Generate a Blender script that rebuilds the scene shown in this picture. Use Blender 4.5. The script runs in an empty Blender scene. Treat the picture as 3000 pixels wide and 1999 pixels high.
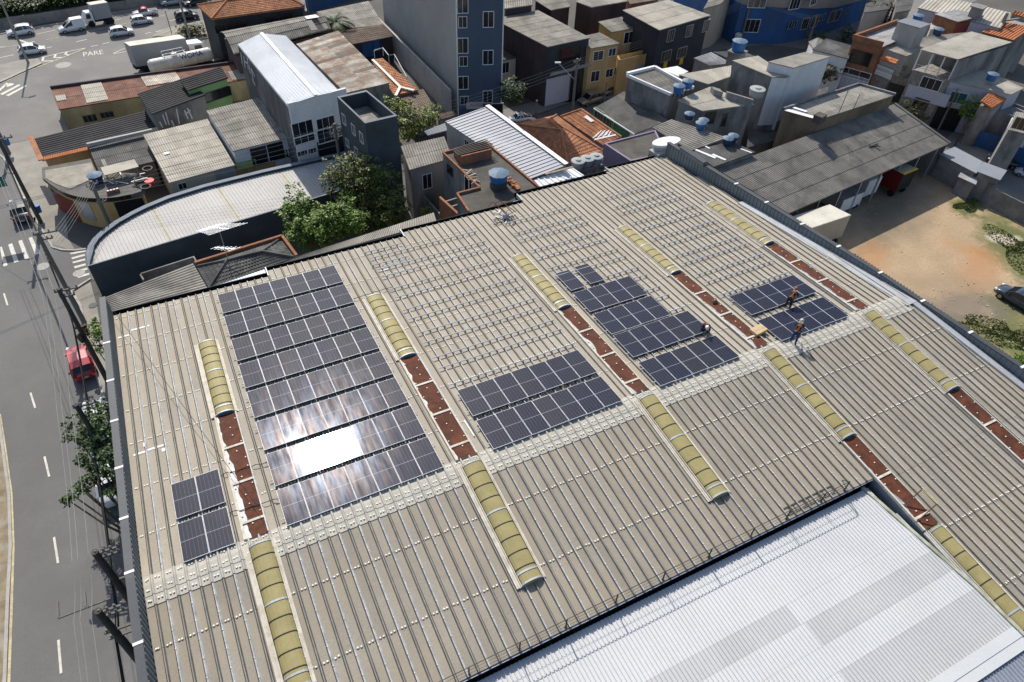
import bpy, bmesh, math, random
from math import sin, cos, pi, radians, sqrt
from mathutils import Vector, Matrix
random.seed(7)
S = bpy.context.scene
COL = S.collection
# ---------------------------------------------------------------- camera
F_PX = 2061.33
YAW, PITCH, ROLL = 0.497024, 0.771324, 0.0503625
CAMZ = 40.0
_fw = Vector((sin(YAW)*cos(PITCH), cos(YAW)*cos(PITCH), -sin(PITCH)))
_r0 = Vector((cos(YAW), -sin(YAW), 0)); _u0 = _r0.cross(_fw)
_rt = cos(ROLL)*_r0 + sin(ROLL)*_u0
_up = -sin(ROLL)*_r0 + cos(ROLL)*_u0
cd = bpy.data.cameras.new('camera'); cam = bpy.data.objects.new('camera', cd); COL.objects.link(cam)
cd.sensor_width = 36; cd.lens = F_PX/3000*36; cd.clip_start = .5; cd.clip_end = 3000
mw = Matrix.Identity(4)
for i in range(3):
    mw[i][0] = _rt[i]; mw[i][1] = _up[i]; mw[i][2] = -_fw[i]
mw[2][3] = CAMZ
cam.matrix_world = mw
S.camera = cam
# ---------------------------------------------------------------- sky and sun
SUN = Vector((0.0573, 0.7320, 0.6789)).normalized()
W = bpy.data.worlds.new('World'); S.world = W; W.use_nodes = True
nt = W.node_tree; nt.nodes.clear()
sky = nt.nodes.new('ShaderNodeTexSky'); sky.sky_type = 'NISHITA'; sky.sun_disc = False
sky.sun_elevation = math.asin(SUN.z); sky.sun_rotation = math.atan2(SUN.x, SUN.y)
sky.dust_density = 1.5
bg = nt.nodes.new('ShaderNodeBackground'); bg.inputs[1].default_value = 0.125
wo = nt.nodes.new('ShaderNodeOutputWorld')
nt.links.new(sky.outputs[0], bg.inputs[0]); nt.links.new(bg.outputs[0], wo.inputs[0])
sl = bpy.data.lights.new('sun', 'SUN'); sl.energy = 4.4; sl.angle = radians(.53); sl.color = (1, .95, .87)
so = bpy.data.objects.new('sun', sl); COL.objects.link(so)
so.rotation_euler = SUN.to_track_quat('Z', 'Y').to_euler(); so.location = (0, 60, 80)
S.view_settings.view_transform = 'Standard'; S.view_settings.look = 'None'
S.view_settings.exposure = 0.2; S.view_settings.gamma = 1
# ---------------------------------------------------------------- measuring helpers
CROP = dict(A=(0,0,.42535), B=(900,0,.42535), C=(1800,0,.5102), D=(0,600,.42535), E=(560,0,.4464), F=(2400,0,.2551),
            G=(1800,100,.2551), H=(1400,0,.4464), I=(1900,0,.4461), J=(1500,250,.3348), K=(1180,400,.4610), L=(0,350,.19133),
            M=(0,0,.2551), N=(780,380,.4464), O=(2750,300,.290), Q=(2300,420,.4464), R=(2700,0,.2232), S=(0,640,.2974),
            T=(180,820,.4464), U=(160,1180,.4464), V=(2700,820,.3125), W=(0,1333,.425), X=(0,0,1), Z=(1880,380,.2232))
def px(t, x, y):
    o = CROP[t]; return o[0]+x*o[2], o[1]+y*o[2]
def ray(t, x, y):
    a, b = px(t, x, y)
    return _fw + (a-1500)/F_PX*_rt - (b-999.5)/F_PX*_up
def at(t, x, y, z=0.0):
    """the point of the place seen at a measured spot of the survey picture, known to be z metres above the ground"""
    d = ray(t, x, y); k = (z-CAMZ)/d.z
    return Vector((d.x*k, d.y*k, z))
def on_wall(t, x, y, p0, p1):
    d = ray(t, x, y); e = p1-p0; n = Vector((e.y, -e.x, 0))
    k = (p0-Vector((0,0,CAMZ))).dot(n)/d.dot(n)
    return Vector((0,0,CAMZ))+d*k
# ---------------------------------------------------------------- materials
MATS = {}
def mat(name, c, rough=.85, metal=0, var=.18, scale=.6, stain=None, samt=.5, sscale=.35, streak=False, bump=0, bscale=8, spec=.3, attr=.0, coat=0, obj=False, grain=.1, gs=9.):
    if name in MATS: return MATS[name]
    m = bpy.data.materials.new(name); m.use_nodes = True; t = m.node_tree; N = t.nodes; Lk = t.links.new
    b = N['Principled BSDF']; b.inputs['Roughness'].default_value = rough; b.inputs['Metallic'].default_value = metal
    b.inputs['Specular IOR Level'].default_value = spec
    if coat: b.inputs['Coat Weight'].default_value = coat; b.inputs['Coat Roughness'].default_value = .05
    if obj:
        tc = N.new('ShaderNodeTexCoord'); co = tc.outputs['Object']
    else:
        tc = N.new('ShaderNodeNewGeometry'); co = tc.outputs['Position']
    mp = N.new('ShaderNodeMapping'); Lk(co, mp.inputs[0])
    if streak: mp.inputs['Scale'].default_value = (1, 1, .4)
    def noise(sc, det, src):
        n = N.new('ShaderNodeTexNoise'); n.inputs['Scale'].default_value = sc; n.inputs['Detail'].default_value = det
        n.inputs['Roughness'].default_value = .62; Lk(src, n.inputs['Vector']); return n.outputs['Fac']
    def mr(v, a, bb, c1, c2):
        q = N.new('ShaderNodeMapRange'); Lk(v, q.inputs[0]); q.inputs[1].default_value = a; q.inputs[2].default_value = bb
        q.inputs[3].default_value = c1; q.inputs[4].default_value = c2; return q.outputs[0]
    def mul(x, y):
        q = N.new('ShaderNodeMath'); q.operation = 'MULTIPLY'; Lk(x, q.inputs[0])
        if isinstance(y, float): q.inputs[1].default_value = y
        else: Lk(y, q.inputs[1])
        return q.outputs[0]
    f = mr(noise(scale, 5, mp.outputs[0]), .3, .7, 1-var, 1+var)
    if grain: f = mul(f, mr(noise(gs, 3, co), .3, .7, 1-grain, 1+grain))
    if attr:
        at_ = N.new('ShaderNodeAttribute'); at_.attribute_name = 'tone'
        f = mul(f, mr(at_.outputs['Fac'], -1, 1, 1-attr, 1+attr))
    col = N.new('ShaderNodeVectorMath'); col.operation = 'SCALE'; col.inputs[0].default_value = c[:3]; Lk(f, col.inputs['Scale'])
    out = col.outputs[0]
    if stain:
        mx = N.new('ShaderNodeMix'); mx.data_type = 'RGBA'
        sf = mr(noise(sscale, 7, mp.outputs[0]), .5-.12*samt+.02, .5-.12*samt+.16, 0, 1)
        Lk(mul(sf, float(min(1, samt*1.3))), mx.inputs[0]); Lk(out, mx.inputs[6]); mx.inputs[7].default_value = (*stain[:3], 1); out = mx.outputs[2]
    Lk(out, b.inputs['Base Color'])
    if bump:
        bn = N.new('ShaderNodeBump'); bn.inputs['Strength'].default_value = bump; bn.inputs['Distance'].default_value = .03
        Lk(noise(bscale, 4, co), bn.inputs['Height']); Lk(bn.outputs[0], b.inputs['Normal'])
    MATS[name] = m; return m
tan = mat('tan fibre cement', (.335,.298,.238), .85, var=.11, scale=.35, stain=(.355,.30,.215), samt=.35, sscale=.2, grain=.14, gs=14, attr=.5)
capm = mat('pale ridge cement', (.46,.435,.375), .85, var=.12, scale=1.5, grain=.08)
fib = mat('grey fibre cement', (.27,.25,.215), .9, var=.2, scale=.5, stain=(.12,.115,.1), samt=.4, sscale=.7, attr=.36)
fibp = mat('pale fibre cement', (.42,.385,.32), .88, var=.12, scale=.4, stain=(.22,.2,.17), samt=.3, sscale=.6, attr=.26)
fibd = mat('dark fibre cement', (.125,.122,.115), .9, var=.2, scale=.6, stain=(.06,.06,.058), samt=.5, sscale=.5, attr=.42)
fibw = mat('warehouse fibre cement', (.21,.195,.17), .92, var=.16, scale=.35, stain=(.09,.085,.078), samt=.45, sscale=.5, attr=.34)
blk = mat('black fibre cement', (.030,.030,.032), .8, var=.3, scale=.6, spec=.2, attr=1.0, stain=(.05,.048,.045), samt=.25, sscale=1.5)
alu = mat('zinc sheet', (.26,.275,.30), .55, .1, var=.06, scale=.5, grain=.03, attr=.12)
wht = mat('white metal sheet', (.84,.85,.85), .5, 0, var=.05, scale=.3, stain=(.5,.5,.47), samt=.2, sscale=.4, grain=.03, attr=.1)
tin = mat('weathered tin', (.43,.39,.33), .75, .1, var=.25, scale=1.1, stain=(.25,.12,.06), samt=.45, sscale=.8, attr=.5)
tine = mat('grey weathered tin', (.33,.33,.33), .7, .2, var=.25, scale=1.1, stain=(.2,.16,.12), samt=.3, sscale=.6, attr=.25)
rust = mat('rust', (.085,.028,.015), .85, var=.4, scale=1.3, stain=(.25,.075,.02), samt=.2, sscale=1.6, grain=.25, bump=.2, attr=.35)
rustr = mat('rusty sheet', (.17,.075,.05), .85, var=.25, scale=.8, stain=(.25,.16,.11), samt=.35, sscale=.9, attr=.3)
tile = mat('clay tile', (.42,.185,.09), .85, var=.25, scale=1.5, stain=(.2,.1,.06), samt=.35, sscale=1.1, attr=.3)
tilen = mat('new clay tile', (.46,.17,.07), .8, var=.15, scale=2, attr=.25)
tiled = mat('brown clay tile', (.2,.15,.115), .85, var=.25, scale=1.5, stain=(.1,.08,.06), samt=.4, attr=.3)
conc = mat('concrete', (.26,.25,.235), .92, var=.2, scale=.5, stain=(.11,.105,.1), samt=.5, sscale=.5, bump=.15)
concw = mat('weathered wall render', (.24,.235,.225), .92, var=.25, scale=.7, stain=(.09,.088,.085), samt=.55, sscale=.5, streak=True)
concl = mat('light render', (.42,.41,.385), .9, var=.12, scale=.5, stain=(.24,.235,.225), samt=.4, sscale=.5, streak=True)
slab = mat('dark bitumen slab', (.085,.078,.068), .95, var=.25, scale=.6, stain=(.14,.125,.105), samt=.4, sscale=.5)
slabl = mat('sandy slab', (.33,.3,.245), .95, var=.2, scale=.9, stain=(.2,.18,.15), samt=.4, sscale=.8)
whw = mat('white painted wall', (.68,.69,.7), .85, var=.07, scale=.6, stain=(.42,.42,.42), samt=.25, sscale=.5, streak=True)
blue = mat('slate blue paint', (.07,.098,.142), .8, var=.1, scale=.5, grain=.04, streak=True)
bluer = mat('royal blue paint', (.03,.105,.27), .8, var=.2, scale=.5, stain=(.05,.07,.11), samt=.35, streak=True)
teal = mat('dark teal paint', (.052,.068,.082), .75, var=.15, scale=.5, stain=(.028,.036,.045), samt=.4, sscale=.3)
dkgr = mat('dark grey paint', (.038,.042,.05), .8, var=.15, scale=.4, stain=(.022,.023,.027), samt=.4)
dkpl = mat('dark plum paint', (.07,.052,.06), .85, var=.25, scale=.6, stain=(.035,.028,.033), samt=.5, streak=True)
yel = mat('yellow ochre paint', (.50,.345,.15), .85, var=.15, scale=.6, stain=(.22,.14,.06), samt=.35, streak=True)
yelf = mat('faded yellow render', (.36,.30,.18), .9, var=.2, scale=.6, stain=(.18,.14,.085), samt=.5, streak=True)
grn = mat('pale green paint', (.24,.4,.17), .85, var=.1)
lil = mat('lilac paint', (.25,.2,.27), .85, var=.12, streak=True)
lilw = mat('pale lilac paint', (.45,.45,.5), .85, var=.08, streak=True)
redp = mat('oxide red paint', (.2,.045,.03), .85, var=.2)
brick = mat('brick', (.3,.125,.065), .9, var=.3, scale=2.5, stain=(.16,.11,.08), samt=.5, sscale=1.3, bump=.3, bscale=14)
brwn = mat('brown stained render', (.2,.15,.1), .92, var=.25, scale=.6, stain=(.1,.08,.06), samt=.5, streak=True)
beige = mat('beige paint', (.46,.41,.32), .85, var=.08, stain=(.3,.26,.2), samt=.25, streak=True)
stone = mat('patterned stone cladding', (.27,.24,.21), .85, var=.4, scale=4, stain=(.14,.13,.12), samt=.45, sscale=3)
glass = mat('dark glass', (.015,.018,.022), .12, var=.3, scale=1, spec=.6)
whp = mat('white frame paint', (.75,.75,.74), .6, var=.04)
blkm = mat('black gutter', (.012,.013,.015), .6, var=.2)
gal = mat('galvanised steel', (.45,.47,.5), .45, .7, var=.12, scale=1.5)
railm = mat('aluminium rail', (.40,.44,.50), .6, 0, var=.05)
boltm = mat('cream bolt cap', (.78,.73,.62), .7, var=.15, scale=4)
dks = mat('dark steel', (.06,.055,.05), .6, .4, var=.25, scale=2)
lou = mat('louvre steel', (.17,.2,.225), .6, .2, var=.12, scale=.8, stain=(.1,.115,.125), samt=.3, streak=True)
louc = mat('parapet cap steel', (.07,.075,.082), .6, .2, var=.12, scale=.6)
flsh = mat('pale flashing', (.43,.45,.47), .6, .3, var=.1, scale=.8, stain=(.3,.3,.3), samt=.3)
seal = mat('bitumen white sealant', (.58,.54,.46), .75, var=.15, scale=2.5, stain=(.38,.3,.2), samt=.35, sscale=2)
sky_y = mat('aged fibreglass', (.30,.255,.11), .6, var=.14, scale=.9, stain=(.36,.30,.14), samt=.3, sscale=.8, spec=.25, grain=.08)
clr = mat('dirty clear strip', (.36,.33,.23), .6, var=.2, scale=2)
tarp = mat('sandy ground', (.4,.27,.15), .95, var=.2)
tankb = mat('blue polyethylene', (.02,.13,.36), .5, var=.1, spec=.4)
tankd = mat('dark blue polyethylene', (.02,.045,.11), .5, var=.1, spec=.4)
tankl = mat('weathered blue lid', (.12,.18,.25), .6, var=.2, scale=3)
tankg = mat('grey fibre cement tank', (.33,.35,.35), .8, var=.15, scale=2)
wood = mat('weathered timber', (.28,.22,.15), .9, var=.3, scale=3)
asph = mat('asphalt', (.155,.152,.145), .9, var=.14, scale=.12, stain=(.125,.122,.117), samt=.4, sscale=.09, bump=.1, grain=.16, gs=22)
asphl = mat('worn asphalt', (.21,.2,.185), .9, var=.12, scale=.15, stain=(.15,.145,.135), samt=.4, sscale=.12, grain=.14, gs=14)
side = mat('pavement concrete', (.3,.28,.24), .92, var=.15, scale=.5, stain=(.2,.185,.16), samt=.4, sscale=.35, grain=.12)
kerb = mat('kerb stone', (.38,.36,.32), .9, var=.15, scale=2)
pnt = mat('worn road paint', (.62,.6,.52), .8, var=.1, scale=2, stain=(.3,.29,.26), samt=.25, sscale=2.5)
pnty = mat('worn cream road paint', (.55,.46,.28), .8, var=.15, scale=2, stain=(.25,.23,.19), samt=.4, sscale=1.5)
city = mat('bare urban ground', (.13,.122,.108), .95, var=.3, scale=.2, stain=(.07,.068,.06), samt=.5, sscale=.1)
# ---------------------------------------------------------------- mesh collector
class MB:
    def __init__(s): s.v = []; s.f = []; s.m = []; s.t = []
    def add(s, vs, fs, m=0, t=0.0):
        o = len(s.v); s.v += [tuple(v) for v in vs]
        for i, f in enumerate(fs):
            s.f.append(tuple(o+k for k in f)); s.m.append(m); s.t.append(t[i] if isinstance(t, list) else t)
        return s
    def box(s, c, d, rz=0, m=0, t=0.0):
        hx, hy, hz = d[0]/2, d[1]/2, d[2]/2; ca, sa = cos(rz), sin(rz); vs = []
        for z in (-hz, hz):
            for x, y in ((-hx,-hy),(hx,-hy),(hx,hy),(-hx,hy)):
                vs.append((c[0]+x*ca-y*sa, c[1]+x*sa+y*ca, c[2]+z))
        return s.add(vs, [(3,2,1,0),(4,5,6,7),(0,1,5,4),(1,2,6,5),(2,3,7,6),(3,0,4,7)], m, t)
    def prism(s, bot, top, m=0, t=0.0, caps=True):
        n = len(bot); fs = [(i, (i+1) % n, n+(i+1) % n, n+i) for i in range(n)]
        if caps: fs += [tuple(range(n-1,-1,-1)), tuple(range(n, 2*n))]
        return s.add(list(bot)+list(top), fs, m, t)
    def slabq(s, q, th=.06, m=0, t=0.0):
        q = [Vector(a) for a in q]; return s.prism([a-Vector((0,0,th)) for a in q], q, m, t)
    def bar(s, a, b, w, h=None, m=0, t=0.0):
        a = Vector(a); b = Vector(b); h = h or w; d = (b-a).normalized()
        x = d.cross(Vector((0,0,1)));  x = Vector((1,0,0)) if x.length < 1e-4 else x.normalized()
        z = x.cross(d).normalized(); vs = []
        for p in (a, b):
            for i, j in ((-1,-1),(1,-1),(1,1),(-1,1)): vs.append(p+x*i*w/2+z*j*h/2)
        return s.add(vs, [(0,1,2,3),(7,6,5,4),(0,4,5,1),(1,5,6,2),(2,6,7,3),(3,7,4,0)], m, t)
    def tube(s, pts, r, n=6, m=0, r2=None, cap=True):
        pts = [Vector(p) for p in pts]; rings = []; K = len(pts)
        for i, p in enumerate(pts):
            d = (pts[min(i+1, K-1)]-pts[max(i-1, 0)]).normalized()
            x = d.cross(Vector((0,0,1)));  x = Vector((1,0,0)) if x.length < 1e-3 else x.normalized()
            y = d.cross(x).normalized(); rr = r if r2 is None else r+(r2-r)*i/(K-1)
            if isinstance(r, (list, tuple)): rr = r[i]
            rings.append([p+(x*cos(2*pi*k/n)+y*sin(2*pi*k/n))*rr for k in range(n)])
        fs = [(i*n+k, i*n+(k+1) % n, (i+1)*n+(k+1) % n, (i+1)*n+k) for i in range(K-1) for k in range(n)]
        if cap: fs += [tuple(range(n-1,-1,-1)), tuple((K-1)*n+k for k in range(n))]
        return s.add([v for rg in rings for v in rg], fs, m)
    def lathe(s, c, prof, n=16, m=0, amp=0, lobes=8):
        vs = []; c = Vector(c)
        for (r, z) in prof:
            for k in range(n):
                q = r*(1+(amp*cos(lobes*2*pi*k/n) if r > .05 else 0)); vs.append(c+Vector((q*cos(2*pi*k/n), q*sin(2*pi*k/n), z)))
        K = len(prof)
        fs = [(i*n+k, i*n+(k+1) % n, (i+1)*n+(k+1) % n, (i+1)*n+k) for i in range(K-1) for k in range(n)]
        fs += [tuple(range(n-1,-1,-1)), tuple((K-1)*n+k for k in range(n))]
        return s.add(vs, fs, m)
    def build(s, name, mats, parent=None, smooth=False, local=False, **kw):
        if not isinstance(mats, (list, tuple)): mats = [mats]
        me = bpy.data.meshes.new(name); off = Vector((0,0,0))
        if parent is not None and not local: off = Vector(parent.location) + (Vector(parent.parent.location) if parent.parent else Vector((0,0,0)))
        me.from_pydata([tuple(Vector(v)-off) for v in s.v], [], s.f)
        for mm in mats: me.materials.append(mm)
        me.polygons.foreach_set('material_index', s.m)
        if smooth: me.polygons.foreach_set('use_smooth', [True]*len(s.f))
        a = me.attributes.new('tone', 'FLOAT', 'FACE'); a.data.foreach_set('value', [float(x) for x in s.t])
        me.update()
        o = bpy.data.objects.new(name, me); COL.objects.link(o)
        if parent is not None: o.parent = parent
        for k, v in kw.items(): o[k] = v
        return o
def tag(o, label, cat, group=None):
    o['label'] = label; o['category'] = cat
    if group: o['group'] = group
    return o
def thing(name, label, cat, loc, group=None, rz=0):
    o = bpy.data.objects.new(name, None); COL.objects.link(o); o.location = loc; o.rotation_euler = (0,0,rz)
    o.empty_display_size = .2
    return tag(o, label, cat, group)
def dup(root, loc=None, rz=None, label=None, group=None):
    r = root.copy(); COL.objects.link(r)
    if loc is not None: r.location = loc
    if rz is not None: r.rotation_euler = (0,0,rz)
    if label: r['label'] = label
    if group: r['group'] = group
    for ch in list(root.children):
        c = ch.copy(); COL.objects.link(c); c.parent = r
        for g in ch.children:
            d = g.copy(); COL.objects.link(d); d.parent = c
    return r
def lerp(a, b, t): return a+(b-a)*t
def corr(mb, FL, FR, BR, BL, pitch=.18, amp=.028, axis='v', sw=1.0, sl=2.2, lap=.022, th=.05, seed=0, style='w', jit=1.0, m=0):
    """corrugated sheet roof: real waves running along v (front-back) or u (left-right), in rows of overlapping sheets"""
    R = random.Random(seed)
    if axis == 'u': FL, FR, BR, BL = FR, BR, BL, FL
    FL, FR, BR, BL = map(Vector, (FL, FR, BR, BL))
    wd = ((FR-FL).length+(BR-BL).length)/2; ln = ((BL-FL).length+(BR-FR).length)/2
    nc = max(2, int(wd/pitch)); nr = max(1, round(ln/sl)); ns = max(1, round(wd/sw))
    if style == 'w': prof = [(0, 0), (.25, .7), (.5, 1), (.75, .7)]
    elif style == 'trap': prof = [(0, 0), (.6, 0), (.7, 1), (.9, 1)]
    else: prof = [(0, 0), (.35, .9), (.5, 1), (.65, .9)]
    gr = [-.85, .6, .6, -.85] if style == 'w' else [-.3, -1, 1, -.2]  # wave shading painted into the tone
    us = [((i+a)/nc, h*amp) for i in range(nc) for a, h in prof]+[(1, 0)]
    for r in range(nr):
        v0, v1 = r/nr, (r+1)/nr
        js = [R.uniform(-1, 1)*.012*jit for _ in range(ns+1)]
        vs = []; fs = []; ts = []
        up0, up1 = lap, 0.0
        tone = [R.gauss(0, .3)*jit for _ in range(ns+1)]
        for (u, h) in us:
            k = min(ns-1, int(u*ns)); a = lerp(lerp(FL, FR, u), lerp(BL, BR, u), max(0, v0-(.05+js[k])/ln*1.0))
            b = lerp(lerp(FL, FR, u), lerp(BL, BR, u), v1)
            vs += [a+Vector((0,0,h+up0)), b+Vector((0,0,h+up1)), a+Vector((0,0,h-.004))]
        for i in range(len(us)-1):
            o = i*3; fs.append((o, o+3, o+4, o+1)); fs.append((o+2, o+5, o+3, o))
            k = min(ns-1, int((us[i][0]+.001)*ns)); rib_shade = gr[i % len(prof)]; ts += [max(-1, min(1, tone[k]+rib_shade))]*2
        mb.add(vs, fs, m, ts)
    d = Vector((0,0,.012))
    mb.slabq([FL-d, FR-d, BR-d, BL-d], th, m)
def inset(q, d):
    c = sum(q, Vector((0,0,0)))/len(q); return [a+(Vector((c.x-a.x, c.y-a.y, 0)).normalized()*d) for a in q]
def C4(*c): return [at(*k) for k in c]
def zto(v, z): return Vector((v.x, v.y, z))
class B: pass
def bld(name, label, cs, wall, roof, axis='v', base=0, over=.18, cat='house', style='w', pitch=.18, amp=.03, sw=1.0, sl=2.2, seed=1, flat=0, group=None, jit=1.0, rim=None):
    q = C4(*cs); c = sum(q, Vector((0,0,0)))/4
    root = thing(name, label, cat, (c.x, c.y, base), group)
    b = B(); b.q = q; b.root = root; w = inset(q, over if not flat else 0); b.w = w
    mb = MB()
    if flat:
        iq = inset(q, .28); n = len(q)
        mb.prism([zto(a, base) for a in w], [a-Vector((0,0,flat+.02)) for a in w])
        fs = []; vs = [a for a in q]+[a for a in iq]+[a-Vector((0,0,flat+.05)) for a in iq]+[a-Vector((0,0,flat+.04)) for a in q]
        for i in range(n):
            j = (i+1) % n; fs += [(i, j, n+j, n+i), (n+i, n+j, 2*n+j, 2*n+i), (3*n+i, 3*n+j, j, i)]
        mb.build('wall', wall, root)
        MB().add(vs, fs).build('parapet', rim or wall, root)
        MB().slabq([a-Vector((0,0,flat)) for a in iq], .06).build('roof', roof, root)
    else:
        mb.prism([zto(a, base) for a in w], [a-Vector((0,0,.09)) for a in w]); mb.build('wall', wall, root)
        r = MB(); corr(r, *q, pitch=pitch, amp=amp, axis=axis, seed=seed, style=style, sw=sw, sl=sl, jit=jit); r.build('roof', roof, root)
    return b
def wface(b, i):
    n = len(b.w); return b.w[i], b.w[(i+1) % n]
def window(b, face, t, x, y, w=1.0, h=1.0, kind='frame', fm=None, gm=None, name='window', bars=1, label=None, out=.0):
    bars = min(bars, 2) if name == 'window' else bars
    p0, p1 = face if isinstance(face, tuple) else wface(b, face)
    p0 = Vector((p0.x, p0.y, 0)); p1 = Vector((p1.x, p1.y, 0))
    c = on_wall(t, x, y, p0, p1); e = (p1-p0).normalized(); n = Vector((e.y, -e.x, 0)); Z = Vector((0,0,1))
    if (Vector((0,0,CAMZ))-c).dot(n) < 0: n = -n
    c = c+n*out; fw = .05*min(1.4, max(.6, w)); fr = MB()
    def bx(u0, u1, z0, z1, d0, d1, mb):
        vs = [c+e*u+Z*z+n*d for d in (d0, d1) for (u, z) in ((u0,z0),(u1,z0),(u1,z1),(u0,z1))]
        mb.add(vs, [(0,1,2,3),(7,6,5,4),(0,4,5,1),(1,5,6,2),(2,6,7,3),(3,7,4,0)])
    W2, H2 = w/2, h/2
    bx(-W2, W2, H2-fw, H2, -.03, .05, fr); bx(-W2, W2, -H2, -H2+fw, -.03, .07, fr)
    bx(-W2, -W2+fw, -H2+fw, H2-fw, -.03, .05, fr); bx(W2-fw, W2, -H2+fw, H2-fw, -.03, .05, fr)
    for k in range(bars):
        u = -W2+w*(k+1)/(bars+1); bx(u-.015, u+.015, -H2+fw, H2-fw, -.02, .035, fr)
    f = fr.build(name, fm or whp, b.root)
    if label: f['label'] = label
    g = MB(); bx(-W2+fw*.8, W2-fw*.8, -H2+fw*.8, H2-fw*.8, -.02, .012, g); g.build('pane' if name == 'window' else 'panel', gm or glass, f)
    return f
def sheet(name, pts, m, z=0.0, kind='structure'):
    mb = MB(); mb.slabq([Vector((p.x, p.y, z)) for p in pts], .05+z)
    o = mb.build(name, m)
    if kind: o['kind'] = kind
    return o
# ================================================================ THE BIG WAREHOUSE ROOF
TA = .0774
def rz_(y): return 9.77-TA*abs(y-20)
WH = thing('warehouse', 'big warehouse with tan ribbed roof carrying the solar panels, five skylight strips', 'warehouse', (17, 20, 0))
ribs = [-6.73+.475*k for k in range(13)]
while ribs[-1] < 42.6: ribs.append(ribs[-1]+.4957)
def xpar(y): return 39.3+(43-y)*.09
def yfar(x):
    return 41.75 if x < 2.9 else 42.5 if x < 13.25 else 43.1 if x < 23.8 else 44.35 if x < 33 else 45.05
def ynear(x): return 10.5 if x < 28.35 else -4.0
def ycut(x): return 43-(x-39.3)/.09+1.0
rr = random.Random(3)
mb = MB()
def rib_prof(x0, x1, first=-7.12):
    """pan then rib ending at x1"""
    c = x1
    return [(x0+.065, 0, 0), (c-.075, 0, 0), (c-.022, .088, 1), (c+.022, .088, 2), (c+.075, 0, 3)]
prevx = -7.12-.07
for i, xr in enumerate(ribs):
    seam = i % 2 == 1
    yf = min(yfar(xr-.1), ycut(xr) if xr > 39.2 else 99); yn = ynear(xr-.1)
    if yf <= yn+1: break
    # sheet joints down the slope
    ys = [yf]
    y = 41.3
    joints = [38.4, 35.3, 32.1, 29.35, 26.1, 22.95, 20.0, 17.0, 13.55, 10.1, 6.7, 3.3, 0]
    ys += [j for j in joints if yn+.4 < j < yf-.4]+[yn]
    P = rib_prof(prevx, xr)
    for k in range(len(ys)-1):
        a, b_ = ys[k], ys[k+1]
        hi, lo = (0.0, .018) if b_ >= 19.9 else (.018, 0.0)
        vs = []
        for (x, h, q) in P:
            vs += [(x, a, rz_(a)+h+(.009 if b_ >= 19.9 else 0)), (x, b_, rz_(b_)+h+(.009 if b_ < 19.9 else 0))]
        fs = [(2*j, 2*j+2, 2*j+3, 2*j+1) for j in range(len(P)-1)]
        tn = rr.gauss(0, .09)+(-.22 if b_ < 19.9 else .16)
        tts = [tn]*len(fs)
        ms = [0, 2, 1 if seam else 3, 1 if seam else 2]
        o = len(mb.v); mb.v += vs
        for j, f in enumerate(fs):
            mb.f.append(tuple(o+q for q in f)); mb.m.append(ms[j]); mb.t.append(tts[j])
    prevx = xr
ribm = mat('sealed rib', (.40,.41,.42), .6, 0, var=.25, scale=2.5, stain=(.62,.6,.54), samt=.4, sscale=3, grain=.15)
ribd = mat('shaded rib side', (.12,.115,.105), .85, 0, var=.3, scale=1.5, grain=.2); ribt = mat('worn rib top', (.27,.255,.225), .8, 0, var=.2, scale=2)  # rib sides coloured dark to paint in their shading
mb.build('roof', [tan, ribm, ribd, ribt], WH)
# solid under-roof and walls
m = MB()
def pr(pts, zf, zb=0.0, off=-.06):
    m.prism([Vector((x, y, zb)) for x, y in pts], [Vector((x, y, zf(y)+off)) for x, y in pts])
XL = -7.15
segs = [(XL, 2.9, 41.7), (2.9, 13.25, 42.4), (13.25, 23.8, 43.0), (23.8, 33, 44.3), (33, 39.1, 44.9)]
for a, b_, yf in segs:
    pr([(a, 20), (b_, 20), (b_, yf), (a, yf)], rz_)
pr([(39.1, 20), (xpar(20), 20), (xpar(44.9), 44.9), (39.1, 44.9)], rz_)
pr([(XL, 10.55), (28.4, 10.55), (28.4, 20), (XL, 20)], rz_)
pr([(28.4, -3.9), (xpar(-4), -3.9), (xpar(20), 20), (28.4, 20)], rz_)
m.build('wall', dkgr, WH)
# far eave gutters
g = MB(); white = MB()
for a, b_, yf in segs:
    z = rz_(yf)
    g.box(((a+b_)/2, yf+.03, z-.17), (b_-a, .03, .22)); g.box(((a+b_)/2, yf+.46, z-.12), (b_-a, .03, .36)); g.box(((a+b_)/2, yf+.24, z-.28), (b_-a, .42, .03))
for a, yf in ((2.9, 42.1), (13.25, 42.75), (23.8, 43.7), (33, 44.6)):
    white.box((a+.02, yf+.15, rz_(yf)-.02), (.08, 1.0, .34))
    white.box((a-.25, yf+.1, rz_(yf)-.3), (.5, .5, .04))
g.build('gutter', blkm, WH); white.build('gutter_end', flsh, WH)
# ridge cap in overlapping ribbed strips
cp = MB()
def capstrip(y0, y1, lift):
    px_ = XL
    for i, xr in enumerate(ribs):
        if xr > xpar(20)-.5: break
        P = rib_prof(px_, xr); vs = []
        for (x, h, q) in P: vs += [(x, y1, rz_(y1)+h*1.04+lift), (x, y0, rz_(y0)+h*1.04+lift)]
        fs = [(2*j, 2*j+2, 2*j+3, 2*j+1) for j in range(4)]
        cp.add(vs, fs, 0, rr.gauss(0, .15)); px_ = xr
capstrip(19.98, 20.5, .045); capstrip(19.5, 20.02, .055); capstrip(19.0, 19.55, .035)
cp.build('ridge_cap', capm, WH)
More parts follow.
